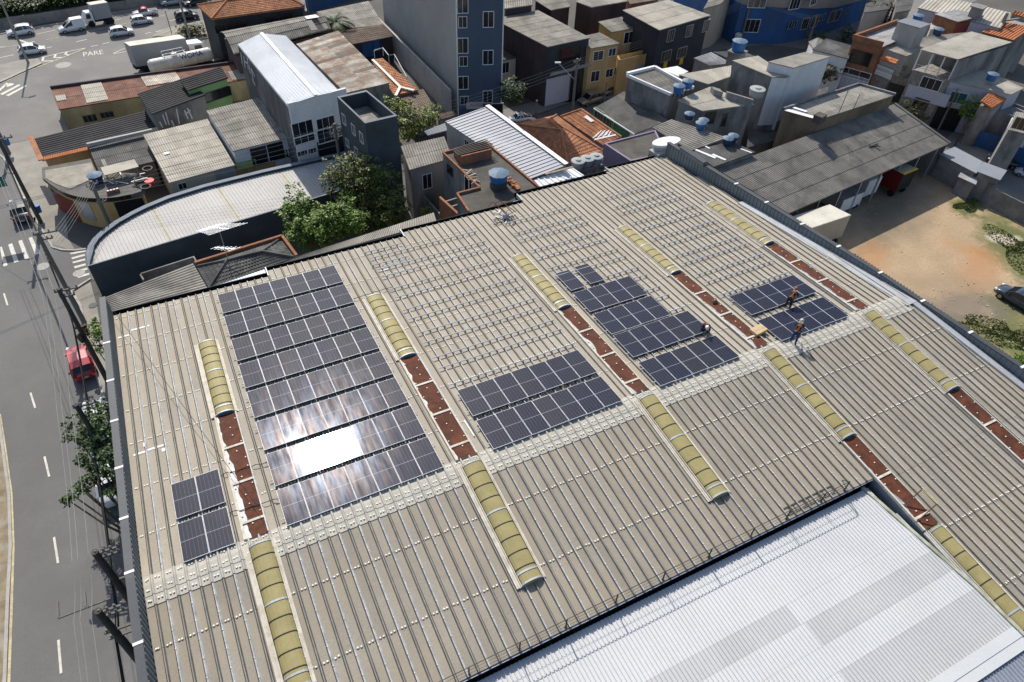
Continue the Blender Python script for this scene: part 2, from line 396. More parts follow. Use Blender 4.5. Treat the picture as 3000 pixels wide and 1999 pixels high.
# bolt caps, far too many to count apart
bc = MB()
def bolt(x, y, s=.07, lift=.02):
    bc.box((x+rr.uniform(-.012,.012), y+rr.uniform(-.02,.02), rz_(y)+lift+.012), (s, s, .035), rr.uniform(0, 1))
px_ = XL
for i, xr in enumerate(ribs):
    if xr > 41.6: break
    a, b_ = px_+.17, xr-.17
    for y in (41.3, 38.3, 35.2, 32.0, 29.3, 26.0, 22.9, 17.05, 13.6, 6.8, 3.4, 0):
        if y > ynear(xr-.2)+.3 and y < yfar(xr-.2) and (xr < 39 or y < ycut(xr)-.5):
            bolt(a, y); bolt(b_, y)
    for y in (20.3, 19.75, 19.25):
        if xr < 40: bolt(a, y, lift=.06); bolt(b_, y, lift=.06)
    if i % 2 == 1:
        y = min(yfar(xr-.1), ycut(xr))-.4
        while y > ynear(xr-.1)+.2:
            if abs(y-19.8) > .8: bc.box((xr, y, rz_(y)+.1), (.045, .045, .03))
            y -= .85
    px_ = xr
o = bc.build('bolt_cap', boltm, WH); o['kind'] = 'stuff'
# right parapet with ribbed inner face, toothed outer edge
def cz(y): return 9.35+(43-y)*.035 if y > 25 else 9.98+ (.05 if y > 20 else 0.02)
R_ = MB(); Tt = MB(); WJL = []; Lr = MB()
ys = [44.9, 43, 40.3, 37, 34, 30, 27, 23, 20, 16, 12, 8, 4, 0, -4]
for k in range(len(ys)-1):
    a, b_ = ys[k], ys[k+1]
    q = [(xpar(a)+.06, a), (xpar(b_)+.06, b_), (xpar(b_)+.3, b_), (xpar(a)+.3, a)]
    R_.prism([Vector((x, y, 0)) for x, y in q], [Vector((x, y, cz(y)-.03)) for x, y in q])
    q = [(xpar(a)-.02, a), (xpar(b_)-.02, b_), (xpar(b_)+.34, b_), (xpar(a)+.34, a)]
    Lr.prism([Vector((x, y, cz(y)-.07)) for x, y in q], [Vector((x, y, cz(y))) for x, y in q])
y = 44.8
while y > -4:
    z0 = rz_(y)-.05
    R_.box((xpar(y)+.035, y, (z0+cz(y))/2-.06), (.05, .06, cz(y)-z0))
    y -= .36
y = 42
while y > -4:
    Tt.box((xpar(y)+.40, y, cz(y)-.10), (.13, .11, .12)); y -= .24
for y in (43.0, 40.3, 36.5, 33.2, 29.6, 26.2, 22.6, 19.2, 15.7, 12.2): WJL.append(MB().box((xpar(y)+.15, y, cz(y)+.01), (.40, .16, .06)))
Lr.box((xpar(41.7)+.1, 41.7, cz(41.7)+.28), (.55, 3.1, .07), .09); R_.box((xpar(41.7)+.1, 41.7, cz(41.7)+.1), (.35, 3.0, .4), .09)
pw = R_.build('parapet_wall', lou, WH); Lr.build('cap', louc, pw); Tt.build('cladding_end', louc, pw); [w_.build('cap_joint', whp, pw) for w_ in WJL]
f = MB()
f.add([(xpar(35.2)-.55,35.2,rz_(35.2)+.10),(xpar(19.4)-.95,19.4,rz_(19.4)+.13),(xpar(19.4)+.05,19.4,rz_(19.4)+.16),(xpar(35.2)+.05,35.2,rz_(35.2)+.12)],[(0,1,2,3)])
f.add([(xpar(19.4)-.45,19.4,rz_(19.4)+.13),(xpar(10)-.62,10,rz_(10)+.12),(xpar(10)-.1,10,rz_(10)+.14),(xpar(19.4)+.03,19.4,rz_(19.4)+.14)],[(0,1,2,3)])
f.add([(xpar(10)-.62,10,rz_(10)+.12),(xpar(-4)-.7,-4,rz_(-4)+.12),(xpar(-4)-.1,-4,rz_(-4)+.14),(xpar(10)-.1,10,rz_(10)+.14)],[(0,1,2,3)])
f.bar((xpar(35.2)-.57,35.2,rz_(35.2)+.05), (xpar(19.4)-.97,19.4,rz_(19.4)+.08), .04, .12)
f.bar((xpar(19.4)-.47,19.4,rz_(19.4)+.08), (xpar(-4)-.72,-4,rz_(-4)+.08), .04, .12)
f.build('flashing', flsh, WH)
# left parapet
def czl(y): return 9.45+(42-y)*.066 if y > 20 else 10.9-(20-y)*.01
L_ = MB(); Lc = MB(); LJL = []
ys = [42.2, 36, 30, 25, 20, 14, 8, 0, -6]
for k in range(len(ys)-1):
    a, b_ = ys[k], ys[k+1]
    q = [(-7.42, a), (-7.42, b_), (-7.2, b_), (-7.2, a)]
    L_.prism([Vector((x, y, 0)) for x, y in q], [Vector((x, y, czl(y)-.03)) for x, y in q])
    q = [(-7.5, a), (-7.5, b_), (-7.14, b_), (-7.14, a)]
    Lc.prism([Vector((x, y, czl(y)-.08)) for x, y in q], [Vector((x, y, czl(y))) for x, y in q])
y = 42
while y > -6:
    z0 = rz_(y)-.05; z1 = czl(y)-.08
    L_.add([(-7.2,y,z0),(-7.12,y-.04,z0),(-7.12,y-.12,z0),(-7.2,y-.16,z0),(-7.2,y,z1),(-7.12,y-.04,z1),(-7.12,y-.12,z1),(-7.2,y-.16,z1)],[(0,1,5,4),(1,2,6,5),(2,3,7,6),(4,5,6,7)])
    y -= .3
for y in (37.2, 33.6, 30.2, 26.7, 23.4, 20.3, 16.9, 13.5): LJL.append(MB().box((-7.32, y, czl(y)+.008), (.40, .13, .03)))
pl_ = L_.build('parapet_wall', lou, WH); Lc.build('cap', louc, pl_); [w_.build('cap_joint', whp, pl_) for w_ in LJL]
# skylights and rusted strips
def skylight(x0, x1, ya, yb, n=10, endlow=True, solid_end=False):
    """barrel skylight from far end ya to near end yb"""
    base = MB(); K = 8; H = .26; w = x1-x0
    def arc(y, s=1.0, lift=.06):
        return [Vector((x0+w*(.5-.5*s*cos(pi*k/K)), y, rz_(y)+lift+H*s*sin(pi*k/K)**.8)) for k in range(K+1)]
    for j in range(n):
        a = lerp(ya, yb, j/n)-.0; b_ = lerp(ya, yb, (j+1)/n)
        A_, B_ = arc(a, 1.0), arc(b_, 1.0, .075)
        base.add(A_+B_, [(k, k+1, K+2+k, K+1+k) for k in range(K)], 0, 0)
    for y in (ya, yb):
        e = arc(y); base.add(e+[Vector((x1, y, rz_(y)+.02)), Vector((x0, y, rz_(y)+.02))], [tuple(range(len(e)+2))], 1 if (y == yb and not solid_end) else 0)
    s = base.build('skylight', [sky_y, tealp], WH)
    bd = MB(); wb = MB()
    for j in range(0, n+1):
        y = lerp(ya-.1, yb+.05, j/n) if j in (0, n) else lerp(ya, yb, j/n)
        tgt = wb if j in (0, n) or j == n//2 else bd
        ht = .09 if tgt is wb else .035
        A_, B_ = arc(y+ht/2, 1.02, .08), arc(y-ht/2, 1.02, .08)
        C_, D_ = arc(y+ht/2, 1.02, .04), arc(y-ht/2, 1.02, .04)
        for P_, Q_ in ((A_, B_), (C_, A_), (B_, D_)):
            tgt.add(P_+Q_, [(k, k+1, K+2+k, K+1+k) for k in range(K)])
    yl = yb+.55; wbx = arc(yl+.05, 1.02, .085)+arc(yl-.05, 1.02, .085); wb.add(wbx, [(k, k+1, K+2+k, K+1+k) for k in range(K)])
    for nm_, mm_, big in (('seam_band', dks, bd), ('aluminium_band', flsh, wb)):
        per = 3*2*(K+1) if True else 0; tot = len(big.v); pos = 0; fi = 0
        while pos < tot:
            take = per if tot-pos >= per else tot-pos
            pc = MB(); pc.v = big.v[pos:pos+take]
            while fi < len(big.f) and max(big.f[fi]) < pos+take: pc.f.append(tuple(q-pos for q in big.f[fi])); pc.m.append(0); pc.t.append(0.0); fi += 1
            pc.build(nm_, mm_, s); pos += take
    fl = MB()
    for (xa, xb) in ((x0-.27, x0-.03), (x1+.03, x1+.17)):
        fl.add([(xa, ya, rz_(ya)+.1), (xb, ya, rz_(ya)+.07), (xb, yb, rz_(yb)+.07), (xa, yb, rz_(yb)+.1), (xa, ya, rz_(ya)), (xa, yb, rz_(yb))], [(0,1,2,3), (0,3,5,4)])
        fl.bar(((xb+xa)/2, ya, rz_(ya)+.115), ((xb+xa)/2, yb, rz_(yb)+.115), .05, .03)
        fl.bar((xb if xa < x0 else xa, ya, rz_(ya)+.09), (xb if xa < x0 else xa, yb, rz_(yb)+.09), .04, .16)
    fl.build('flashing', seal, s)
    return s
tealp = mat('blue grey end plate', (.13,.18,.22), .6, .1, var=.1)
XS = [(-2.55, -1.55), (8.22, 9.27), (19.2, 20.2), (28.3, 29.25), (36.85, 37.85)]
def ruststrip(x0, x1, ya, yb, seed=0, joints=True):
    R = random.Random(seed); mb = MB(); N = max(4, int((ya-yb)/.22)); e = 0
    L1 = []
    for k in range(N+1):
        e = max(0, min(.26, e+R.uniform(-.09, .09))); L1.append(e)
    for k in range(N):
        a = lerp(ya, yb, k/N); b_ = lerp(ya, yb, (k+1)/N)
        mb.add([(x0+L1[k], a, rz_(a)+.125), (x1, a, rz_(a)+.125), (x1, b_, rz_(b_)+.125), (x0+L1[k+1], b_, rz_(b_)+.125)], [(0,1,2,3)], 0, R.uniform(-.2, .2))
    us = MB()
    us.add([(x0, ya, rz_(ya)+.113), (x1, ya, rz_(ya)+.113), (x1, yb, rz_(yb)+.113), (x0, yb, rz_(yb)+.113), (x0, ya, rz_(ya)+.02), (x1, ya, rz_(ya)+.02), (x1, yb, rz_(yb)+.02), (x0, yb, rz_(yb)+.02)], [(0,1,2,3), (0,3,7,4), (1,5,6,2), (2,6,7,3), (0,4,5,1)])
    s = us.build('cover_strip', galv_d, WH); mb.build('rust_crust', rust, s)
    jb = MB(); y = ya-1.2
    y = ya-2.55
    while y > yb+.3 and joints:
        jb = MB(); jb.box(((x0+x1)/2, y, rz_(y)+.15), (x1-x0+.04, .13, .05)); jb.build('joint_strip', seal, s); y -= 2.6
    bt = MB(); y = ya-.5
    while y > yb+.2:
        for xx in ((x0+.08, x1-.08) if int(y*2) % 2 else ((x0+x1)/2+R.uniform(-.1,.1),)): bt.box((xx, y, rz_(y)+.15), (.06, .06, .05), .3)
        y -= .62
    bt.build('bolt_cap', boltm, s)
    fl = MB()
    fl.bar((x0-.05, ya, rz_(ya)+.09), (x0-.05, yb, rz_(yb)+.09), .1, .17); fl.bar((x1+.03, ya, rz_(ya)+.1), (x1+.03, yb, rz_(yb)+.1), .05, .17)
    fl.build('edge_flashing', seal, s)
galv_d = mat('dull zinc', (.36,.37,.37), .6, .3, var=.2, scale=2)
for k, (x0, x1) in enumerate(XS):
    skylight(x0, x1, 36.15, 29.25, 9)
    ruststrip(x0, x1, 29.15, 20.45, k)
    skylight(x0+.02, x1+.05, 20.0, 13.0, 9, solid_end=(k in (0, 1, 2)))
ruststrip(XS[3][0], XS[3][1], 12.9, 7.1, 11); ruststrip(XS[4][0], XS[4][1], 12.9, -3, 12)
skylight(XS[3][0]+.1, XS[3][1]+.05, 7.0, -2.5, 12)
# white sealant patches on the roof
sp = MB()
for (x0, x1, y) in ((-7.0, -6.35, 39.15), (-6.3, -5.1, 39.6), (-6.9, -6.3, 28.4), (-6.2, -5.4, 28.45), (10.6, 12.4, 39.45), (10.2, 10.9, 38.85)):
    sp.box(((x0+x1)/2, y, rz_(y)+.022), (x1-x0, .13, .02), .01)
sp.box((-5.4, 28.1, rz_(28.1)+.022), (.25, .22, .02)); sp.box((-6.3, 28.9, rz_(28.9)+.04), (.12, .3, .05))
sp.build('sealant_patch', whp, WH)
# ---------------------------------------------------------------- lower white roof in front
WW = thing('lower_warehouse', 'lower warehouse with bright white ribbed roof and greyish translucent bands, foreground right', 'warehouse', (14, 3, 0))
def zw(y): return 8.6
wm = MB(); wm2 = MB()
bands = [(10.33, 7.2), (7.2, 6.17), (6.17, 5.0), (5.0, 3.85), (3.85, 1.6)]
x = -8.0
def xwe(y): return min(28.3, 27.65+(10.4-y)*.105)
while x < 28.25:
    x2 = min(28.25, x+.2)
    ycl = 99 if x < 27.6 else 10.4-(x-27.6)/.105
    for a0_, b_ in bands:
        a = min(a0_, ycl)
        if a <= b_: continue
        tn = 0.25
        if (a0_, b_) == (7.2, 6.17) and x < 19.05: tn = -.62
        if (a0_, b_) == (6.17, 5.0) and x > 19.2: tn = -.62
        if (a0_, b_) == (3.85, 1.6) and x > 19.0: tn = -.65
        vs = []
        for dx, h in ((0, 0), (.12, 0), (.145, .045), (.18, .045), (.2, 0)):
            vs += [(x+dx*(x2-x)/.2, a, 8.60+h), (x+dx*(x2-x)/.2, b_, 8.604+h)]
        wm.add(vs, [(2*j, 2*j+2, 2*j+3, 2*j+1) for j in range(4)], 0, tn)
    vs = []
    for dx, h in ((0, 0), (.12, 0), (.145, .045), (.18, .045), (.2, 0)):
        vs += [(x+dx*(x2-x)/.2, 1.6, 8.66+h), (x+dx*(x2-x)/.2, -7, 8.0+h)]
    wm2.add(vs, [(2*j, 2*j+2, 2*j+3, 2*j+1) for j in range(4)], 0, 0)
    x = x2
whr = mat('white roof sheet', (.52,.53,.53), .55, 0, var=.05, scale=.3, stain=(.55,.55,.53), samt=.2, sscale=.5, grain=.04, attr=.2)
gyr = mat('shaded rear slope and upstand sheet', (.3,.33,.38), .5, .2, var=.1, scale=.4, stain=(.22,.23,.25), samt=.4, sscale=.4)  # rear slope is the same white sheet, its shaded side painted bluish grey
wm.build('roof', whr, WW); wm2.build('rear_roof', gyr, WW)
m = MB(); m.prism([Vector((-8, -7, 0)), Vector((28.1, -7, 0)), Vector((27.5, 10.3, 0)), Vector((-8, 10.3, 0))], [Vector((-8, -7, 7.9)), Vector((28.1, -7, 7.9)), Vector((27.5, 10.3, 8.45)), Vector((-8, 10.3, 8.45))]); m.build('wall', conc, WW)
m = MB(); m.box((10, 1.55, 8.72), (36, .5, .04)); m.box((10,1.1,8.70),(36,.5,.03)); m.build('ridge_cap', whr, WW)
m = MB(); cq = [(xwe(10.45), 10.45), (xwe(3.9), 3.9), (28.3, -6), (28.12, -6), (xwe(3.9)-.18, 3.9), (xwe(10.45)-.18, 10.45)]; m.prism([Vector((x_, y_, 8.2)) for x_, y_ in cq], [Vector((x_, y_, 8.7)) for x_, y_ in cq]); m.build('coping', mat('mossy coping', (.4,.41,.33), .9, var=.25, scale=1.2, stain=(.14,.16,.08), samt=.35, sscale=.8), WW)
m = MB(); m.box((9.97, 10.3, 8.42), (35.9, .3, .06)); m.build('gutter', blkm, WW)
m = MB(); m.bar((-8, 10.47, 8.99), (28.2, 10.47, 8.99), .07, .03); m.build('gutter_lip', gal, WW)
# upstand between the two roofs
m = MB(); m.prism([Vector((28.27, -4, 8)), Vector((28.36, -4, 8)), Vector((28.36, 10.5, 8)), Vector((28.27, 10.5, 8))], [Vector((28.27, -4, rz_(-4)+.12)), Vector((28.36, -4, rz_(-4)+.12)), Vector((28.36, 10.5, rz_(10.5)+.12)), Vector((28.27, 10.5, rz_(10.5)+.12))])
m.build('upstand', gyr, WH)
# guard rail along the valley gutter
m = MB(); RL = thing('guard_rail', 'dark steel guard rail along the gutter above the white roof', 'railing', (4.5, 10.6, 9.0))
rx = [-4.6, -2.2, 0.1, 2.2, 4.49, 6.89, 9.2, 11.84, 14.47, 17.17, 19.79, 22.12, 24.5, 26.15]
m.bar((-5, 10.6, 9.85), (26.15, 10.6, 9.85), .028); m.build('top_rail', dks, RL)
m = MB(); m.bar((-5, 10.6, 9.5), (26.15, 10.6, 9.5), .013); m.bar((-5, 10.6, 9.13), (26.15, 10.6, 9.13), .013); m.bar((26.15, 10.6, 9.85), (26.5, 11.1, 9.1), .04); m.build('lower_rail', dks, RL)
for x in rx:
    m = MB(); m.bar((x, 10.6, 9.02), (x, 10.6, 9.85), .05); m.box((x, 10.6, 9.05), (.14, .1, .05)); m.build('post', dks, RL)
m = MB()
x = 22.3
while x < 25.6: m.bar((x, 10.75, 9.12), (x, 11.1, 9.13), .025); x += .33
m.bar((22.2, 10.75, 9.12), (25.6, 10.75, 9.12), .03); m.bar((22.2, 11.1, 9.13), (25.6, 11.1, 9.13), .03)
tag(m.build('ladder', dks), 'dark steel ladder lying flat beside the gutter rail near the white roof corner', 'ladder')
# rusty hooped handrail at the roof edge on the right
HR = thing('access_handrail', 'small rusty handrail with yellow tips standing on the rust strip at the right', 'railing', (28.4, 8.3, 9.0))
for y in (8.55, 7.6):
    m = MB(); m.bar((28.2, y, 8.93), (29.35, y+.1, 9.75), .05); m.bar((28.2, y, 8.93), (28.45, y, 8.98), .1); m.build('leg', mat('rusty bar', (.1,.06,.04), .8, .2, var=.3, scale=3), HR)
m = MB(); m.bar((29.35, 8.65, 9.75), (29.35, 7.7, 9.75), .04); m.build('hand_bar', mat('old yellow paint', (.5,.4,.08), .7), HR)

# ================================================================ SOLAR PANELS
PW_, PL_ = 1.134, 2.278
pan_m = bpy.data.materials.new('solar cells'); pan_m.use_nodes = True
def panel_nodes(m):
    t = m.node_tree; N = t.nodes; Lk = t.links.new; b = N['Principled BSDF']
    tc = N.new('ShaderNodeTexCoord'); sx = N.new('ShaderNodeSeparateXYZ'); Lk(tc.outputs['Object'], sx.inputs[0])
    def mt(op, a, b_=None, c=None):
        q = N.new('ShaderNodeMath'); q.operation = op
        for i, v in enumerate((a, b_, c)):
            if v is None: continue
            if isinstance(v, (int, float)): q.inputs[i].default_value = v
            else: Lk(v, q.inputs[i])
        return q.outputs[0]
    def line(v, period, half, off=0.0):
        p = mt('PINGPONG', mt('ADD', v, off), period/2); return mt('LESS_THAN', p, half)
    gx = line(mt('ADD', sx.outputs[0], 10*.183), .183, .0055)
    dash = mt('GREATER_THAN', mt('PINGPONG', sx.outputs[1], .0455), .012)
    gx = mt('MULTIPLY', gx, dash)
    gy = line(sx.outputs[1], .091, .0022)
    mid = mt('LESS_THAN', mt('ABSOLUTE', sx.outputs[1]), .013)
    fac = mt('MAXIMUM', mt('MULTIPLY', gx, .3), mt('MAXIMUM', mt('MULTIPLY', gy, .07), mt('MULTIPLY', mid, .55)))
    oi = N.new('ShaderNodeObjectInfo')
    base = N.new('ShaderNodeMix'); base.data_type = 'RGBA'; base.inputs[6].default_value = (.005,.007,.021,1); base.inputs[7].default_value = (.012,.0135,.02,1)
    Lk(mt('POWER', oi.outputs['Random'], 2.2), base.inputs[0])
    mx = N.new('ShaderNodeMix'); mx.data_type = 'RGBA'; Lk(fac, mx.inputs[0]); Lk(base.outputs[2], mx.inputs[6]); mx.inputs[7].default_value = (.42,.45,.52,1)
    Lk(mx.outputs[2], b.inputs['Base Color'])
    # brushed variation along the cell columns breaks the sun glint into streaks
    mp = N.new('ShaderNodeMapping'); mp.inputs['Scale'].default_value = (3.2, .55, 1); Lk(tc.outputs['Object'], mp.inputs[0])
    ad = N.new('ShaderNodeVectorMath'); ad.operation = 'ADD'; Lk(mp.outputs[0], ad.inputs[0])
    cb = N.new('ShaderNodeCombineXYZ'); Lk(mt('MULTIPLY', oi.outputs['Random'], 57.0), cb.inputs[0]); Lk(mt('MULTIPLY', oi.outputs['Random'], 31.0), cb.inputs[2]); Lk(cb.outputs[0], ad.inputs[1])
    nz = N.new('ShaderNodeTexNoise'); nz.inputs['Scale'].default_value = 1.3; nz.inputs['Detail'].default_value = 4; Lk(ad.outputs[0], nz.inputs['Vector'])
    b.inputs['Roughness'].default_value = .6; b.inputs['Specular IOR Level'].default_value = .1
    def gloss(alpha, col):
        g = N.new('ShaderNodeBsdfGlossy'); g.distribution = 'BECKMANN'; g.inputs['Roughness'].default_value = sqrt(alpha)
        if isinstance(col, tuple): g.inputs['Color'].default_value = (*col, 1)
        else: Lk(col, g.inputs['Color'])
        return g.outputs[0]
    wv = N.new('ShaderNodeMapRange'); Lk(nz.outputs[0], wv.inputs[0]); wv.inputs[1].default_value = .34; wv.inputs[2].default_value = .66; wv.inputs[3].default_value = .0012; wv.inputs[4].default_value = .0072
    hue = N.new('ShaderNodeMix'); hue.data_type = 'RGBA'; hue.inputs[6].default_value = (.95,.80,.78,1); hue.inputs[7].default_value = (.66,.76,1,1)
    nz2 = N.new('ShaderNodeTexNoise'); nz2.inputs['Scale'].default_value = .9; Lk(ad.outputs[0], nz2.inputs['Vector']); h2 = N.new('ShaderNodeMapRange'); Lk(nz2.outputs[0], h2.inputs[0]); h2.inputs[1].default_value = .4; h2.inputs[2].default_value = .6; Lk(h2.outputs[0], hue.inputs[0])
    sc = N.new('ShaderNodeVectorMath'); sc.operation = 'SCALE'; Lk(hue.outputs[2], sc.inputs[0]); Lk(wv.outputs[0], sc.inputs['Scale'])
    a1 = N.new('ShaderNodeAddShader'); a2 = N.new('ShaderNodeAddShader'); Lk(b.outputs[0], a1.inputs[0]); Lk(gloss(.040, sc.outputs[0]), a1.inputs[1])
    Lk(a1.outputs[0], a2.inputs[0]); Lk(gloss(.011, (.024,.025,.028)), a2.inputs[1])
    out = [n for n in N if n.type == 'OUTPUT_MATERIAL'][0]; Lk(a2.outputs[0], out.inputs['Surface'])
panel_nodes(pan_m)
SLOPE = math.atan(TA)
proto = thing('solar_panel', 'x', 'solar panel', (0,0,0))
m = MB(); m.box((0, 0, 0), (PW_-.02, PL_-.02, .034)); m.build('cell_sheet', pan_m, proto, local=True)
m = MB(); h = .04
m.box((0, PL_/2-.006, .0), (PW_, .012, h)); m.box((0, -PL_/2+.006, .0), (PW_, .012, h)); m.box((PW_/2-.006, 0, 0), (.012, PL_-.024, h)); m.box((-PW_/2+.006, 0, 0), (.012, PL_-.024, h))
m.build('frame', mat('anodised frame', (.70,.72,.75), .5, .1, var=.04), proto, local=True)
first = [True]
Rp = random.Random(21)
ORD = ['first','second','third','fourth','fifth','sixth','seventh','eighth','ninth','tenth','eleventh','twelfth','thirteenth','fourteenth']
def put_panel(x, y, label, group, tilt=None):
    yc = y+PL_/2; z = rz_(yc)+.2
    loc = Vector((x+PW_/2, yc, z))
    if first[0]: r = proto; first[0] = False; r.location = loc; r['label'] = label; r['group'] = group
    else: r = dup(proto, loc, None, label, group)
    hot = 'sun glare' in label
    jx = Rp.gauss(0, .001 if hot else .004)+(0 if hot else Rp.choice((-.011, .011)) if tilt is None else tilt); jy = Rp.gauss(0, .001 if hot else .007)
    r.rotation_euler = (-SLOPE+jx, jy, 0)
    return r
def extra(row, col, nr):
    return ''
for k in range(8):
    for c in range(7):
        bot = 20.3+2.607*k
        hot = k in (1,) and c in (1, 2, 3)
        lb = 'solar panel, largest array, %s from left in the %s row from the gutter' % (ORD[c], ORD[7-k])
        if hot: lb += ', in sun glare'
        put_panel(-.67+c*1.1535, bot, lb, 'solar panels in the largest array', -.016 if k >= 2 else .018 if k == 0 else (.02 if c != 0 else .012))
for k in range(2):
    for c in range(2):
        put_panel(-5.33+c*1.154, 20.42+2.61*k, '%s solar panel, %s row of the four-panel block at far left' % (['left','right'][c], ['lower','upper'][k]), 'solar panels in the small block of four')
for k in range(2):
    for c in range(7):
        put_panel(10.19+c*1.157, 20.22+2.66*k, 'solar panel, %s from left in the %s row of the central two-row array' % (ORD[c], ['lower','upper'][k]), 'solar panels in the two-row central array')
for k, (y, n) in enumerate(((20.23, 5), (23.05, 5), (25.47, 4), (28.05, 4))):
    for c in range(n):
        put_panel(20.93+c*(1.175 if n == 5 else 1.155), y, 'solar panel, stepped array, %s from left in the %s row from the ridge' % (ORD[c], ORD[k]), 'solar panels in the stepped array being installed')
put_panel(21.0, 30.62, 'lone solar panel at the top left of the stepped array, left of the other lone one', 'solar panels in the stepped array being installed')
put_panel(22.6, 30.72, 'lone solar panel at the top of the stepped array, right of the other lone one', 'solar panels in the stepped array being installed')
for k, (x0, y) in enumerate(((30.12, 20.2), (30.2, 23.06))):
    for c in range(5):
        put_panel(x0+c*1.15, y, 'solar panel, %s from left in the %s row of the rightmost array' % (ORD[c], ['lower','upper'][k]), 'solar panels in the rightmost array')
# ---------------------------------------------------------------- bare mounting rails
def rail(x0, x1, y, label, group):
    r = thing('mounting_rail', label, 'rail', (x0, y, rz_(y)+.17), group)
    m = MB(); m.bar((x0, y, rz_(y)+.18), (x1, y, rz_(y)+.18), .035, .06); m.build('bar', railm, r)
    m = MB(); m.box((0, 0, 0), (.04, .05, .06)); pr_ = None
    for xr in ribs:
        if x0 < xr < x1:
            if pr_ is None: pr_ = m.build('bracket', gal, r, local=True); o_ = pr_
            else: o_ = pr_.copy(); COL.objects.link(o_); o_.parent = r
            o_.location = (xr-x0, 0, -.055)
def rails(x0, x1, ys, where, group):
    for k, y in enumerate(ys): rail(x0, x1 if not callable(x1) else x1(y), y, 'bare mounting rail, %s from the gutter, %s' % (ORD[k], where), group)
yr = [40.55, 38.95, 37.93, 36.3, 35.23, 33.68, 32.62, 31.02, 29.98, 28.4, 27.38, 25.8]
rails(10.0, 18.45, yr[:12], 'in the wide field right of the largest array', 'bare rails in the wide field')
rail(9.75, 12.65, 41.45, 'short bare mounting rail nearest the gutter right of the largest array', 'bare rails in the wide field')
rail(9.75, 12.65, 39.62, 'short bare mounting rail second from the gutter right of the largest array', 'bare rails in the wide field')
rails(20.83, 26.8, yr[:7], 'above the stepped array', 'bare rails above the stepped array')
for k, y in enumerate((31.02, 29.98, 28.4, 27.38, 25.8)):
    rail([23.95, 25.4, 25.4, 25.4, 25.4][k], 26.8, y, 'short bare rail end, %s from the top, sticking out right of the stepped array' % ORD[k], 'bare rails above the stepped array')
rails(29.8, 35.95, yr[:11]+[25.75], 'in the field above the rightmost array', 'bare rails above the rightmost array')
# rail ends sticking out beside mounted arrays
def stub_set(x0, x1, rows, name, lab, gr):
    for k, y in enumerate(rows):
        for q in (.5, 1.75):
            r = MB(); yy = y+q
            r.bar((x0, yy, rz_(yy)+.15), (x1, yy, rz_(yy)+.15), .04); tag(r.build('mounting_rail', railm), lab % (['lower','upper'][q > 1], ORD[k]), 'rail', gr)
stub_set(-.85, 7.55, [20.3+2.607*k for k in range(8)], 'r', '%s rail end showing beside the %s row from the ridge of the largest array', 'rails under the largest array')
stub_set(10.02, 18.45, [20.22, 22.88], 'r', '%s rail end showing beside the %s row from the ridge of the two-row array', 'rails under the central array')
stub_set(20.75, 26.95, [20.23, 23.05], 'r', '%s rail end showing beside the %s row from the ridge of the stepped array', 'rails under the stepped array')
stub_set(20.75, 25.8, [25.47, 28.05], 'r', '%s rail end showing beside the %s upper row of the stepped array', 'rails under the stepped array')
stub_set(20.8, 24.0, [30.65], 'r', '%s rail under the two lone panels, %s set above the stepped array', 'rails under the stepped array')
stub_set(29.95, 36.1, [20.2, 23.06], 'r', '%s rail end showing beside the %s row from the ridge of the rightmost array', 'rails under the rightmost array')
# cables
def cable(name, pts, r, m, label, cat='cable', sag=0, n=10, group=None, side=5):
    P = []
    for i in range(len(pts)-1):
        a, b_ = Vector(pts[i]), Vector(pts[i+1])
        for k in range(n):
            t = k/n; p = lerp(a, b_, t); p = p-Vector((0,0,sag*4*t*(1-t))); P.append(p)
    P.append(Vector(pts[-1])); mb = MB(); mb.tube(P, r, side)
    return tag(mb.build(name, m), label, cat, group)
rk = Rp
def wig(x0, y0, x1, y1, n=9, a=.06):
    return [(lerp(x0, x1, k/n)+rk.uniform(-a, a), lerp(y0, y1, k/n)+rk.uniform(-a, a), rz_(lerp(y0, y1, k/n))+.14+.05*(k % 2)) for k in range(n+1)]
cable('power_cable', wig(-3.0, 24.9, -.7, 24.7), .022, blkm, 'black cable crossing the rust strip between the small block and the array, upper one', n=2)
cable('power_cable', wig(-3.0, 22.3, -.7, 22.1), .022, blkm, 'black cable crossing the rust strip between the small block and the array, lower one', n=2)
cable('power_cable', wig(7.4, 36.4, 10.2, 36.5), .02, blkm, 'black cable running from the largest array past the second skylight top', n=2)
# ================================================================ GROUND, ROADS
def XY(*pts): return [at(t, x, y) for t, x, y in pts]
sheet('ground', [Vector((-500,-150,0)),Vector((600,-150,0)),Vector((600,800,0)),Vector((-500,800,0))], city)
# avenue on the left, flowing into the expressway at the top
sheet('pavement', XY(('X',-400,2300),('X',420,2100),('X',330,1175),('X',285,900),('X',255,790),('X',200,700),('X',190,600),('X',150,480),('X',100,395),('X',0,300),('X',-400,300)), side, .012)
sheet('avenue', XY(('X',-200,2300),('X',-200,380),('X',0,395),('X',38,513),('X',103,650),('X',140,728),('X',211,855),('X',238,900),('X',269,1061),('X',307,1168),('X',350,1500),('X',420,2100),('X',420,2300)), asph, .024)
sheet('side_street', XY(('X',120,690),('X',150,715),('X',200,730),('X',255,728),('X',330,690),('X',420,640),('X',520,590),('X',1050,470),('X',1100,520),('X',560,690),('X',330,790),('X',215,855),('X',170,800)), asph, .028)
exw = sheet('expressway', XY(('X',-300,140),('X',0,100),('X',60,85),('X',200,62),('X',420,25),('X',640,-20),('X',900,-60),('X',900,40),('X',620,95),('X',560,175),('X',560,330),('X',130,400),('X',40,420),('X',-300,470)), asphl, .03)
sheet('forecourt', XY(('X',60,275),('X',150,262),('X',380,215),('X',600,190),('X',640,260),('X',230,420),('X',120,400),('X',55,330)), asphl, .034)
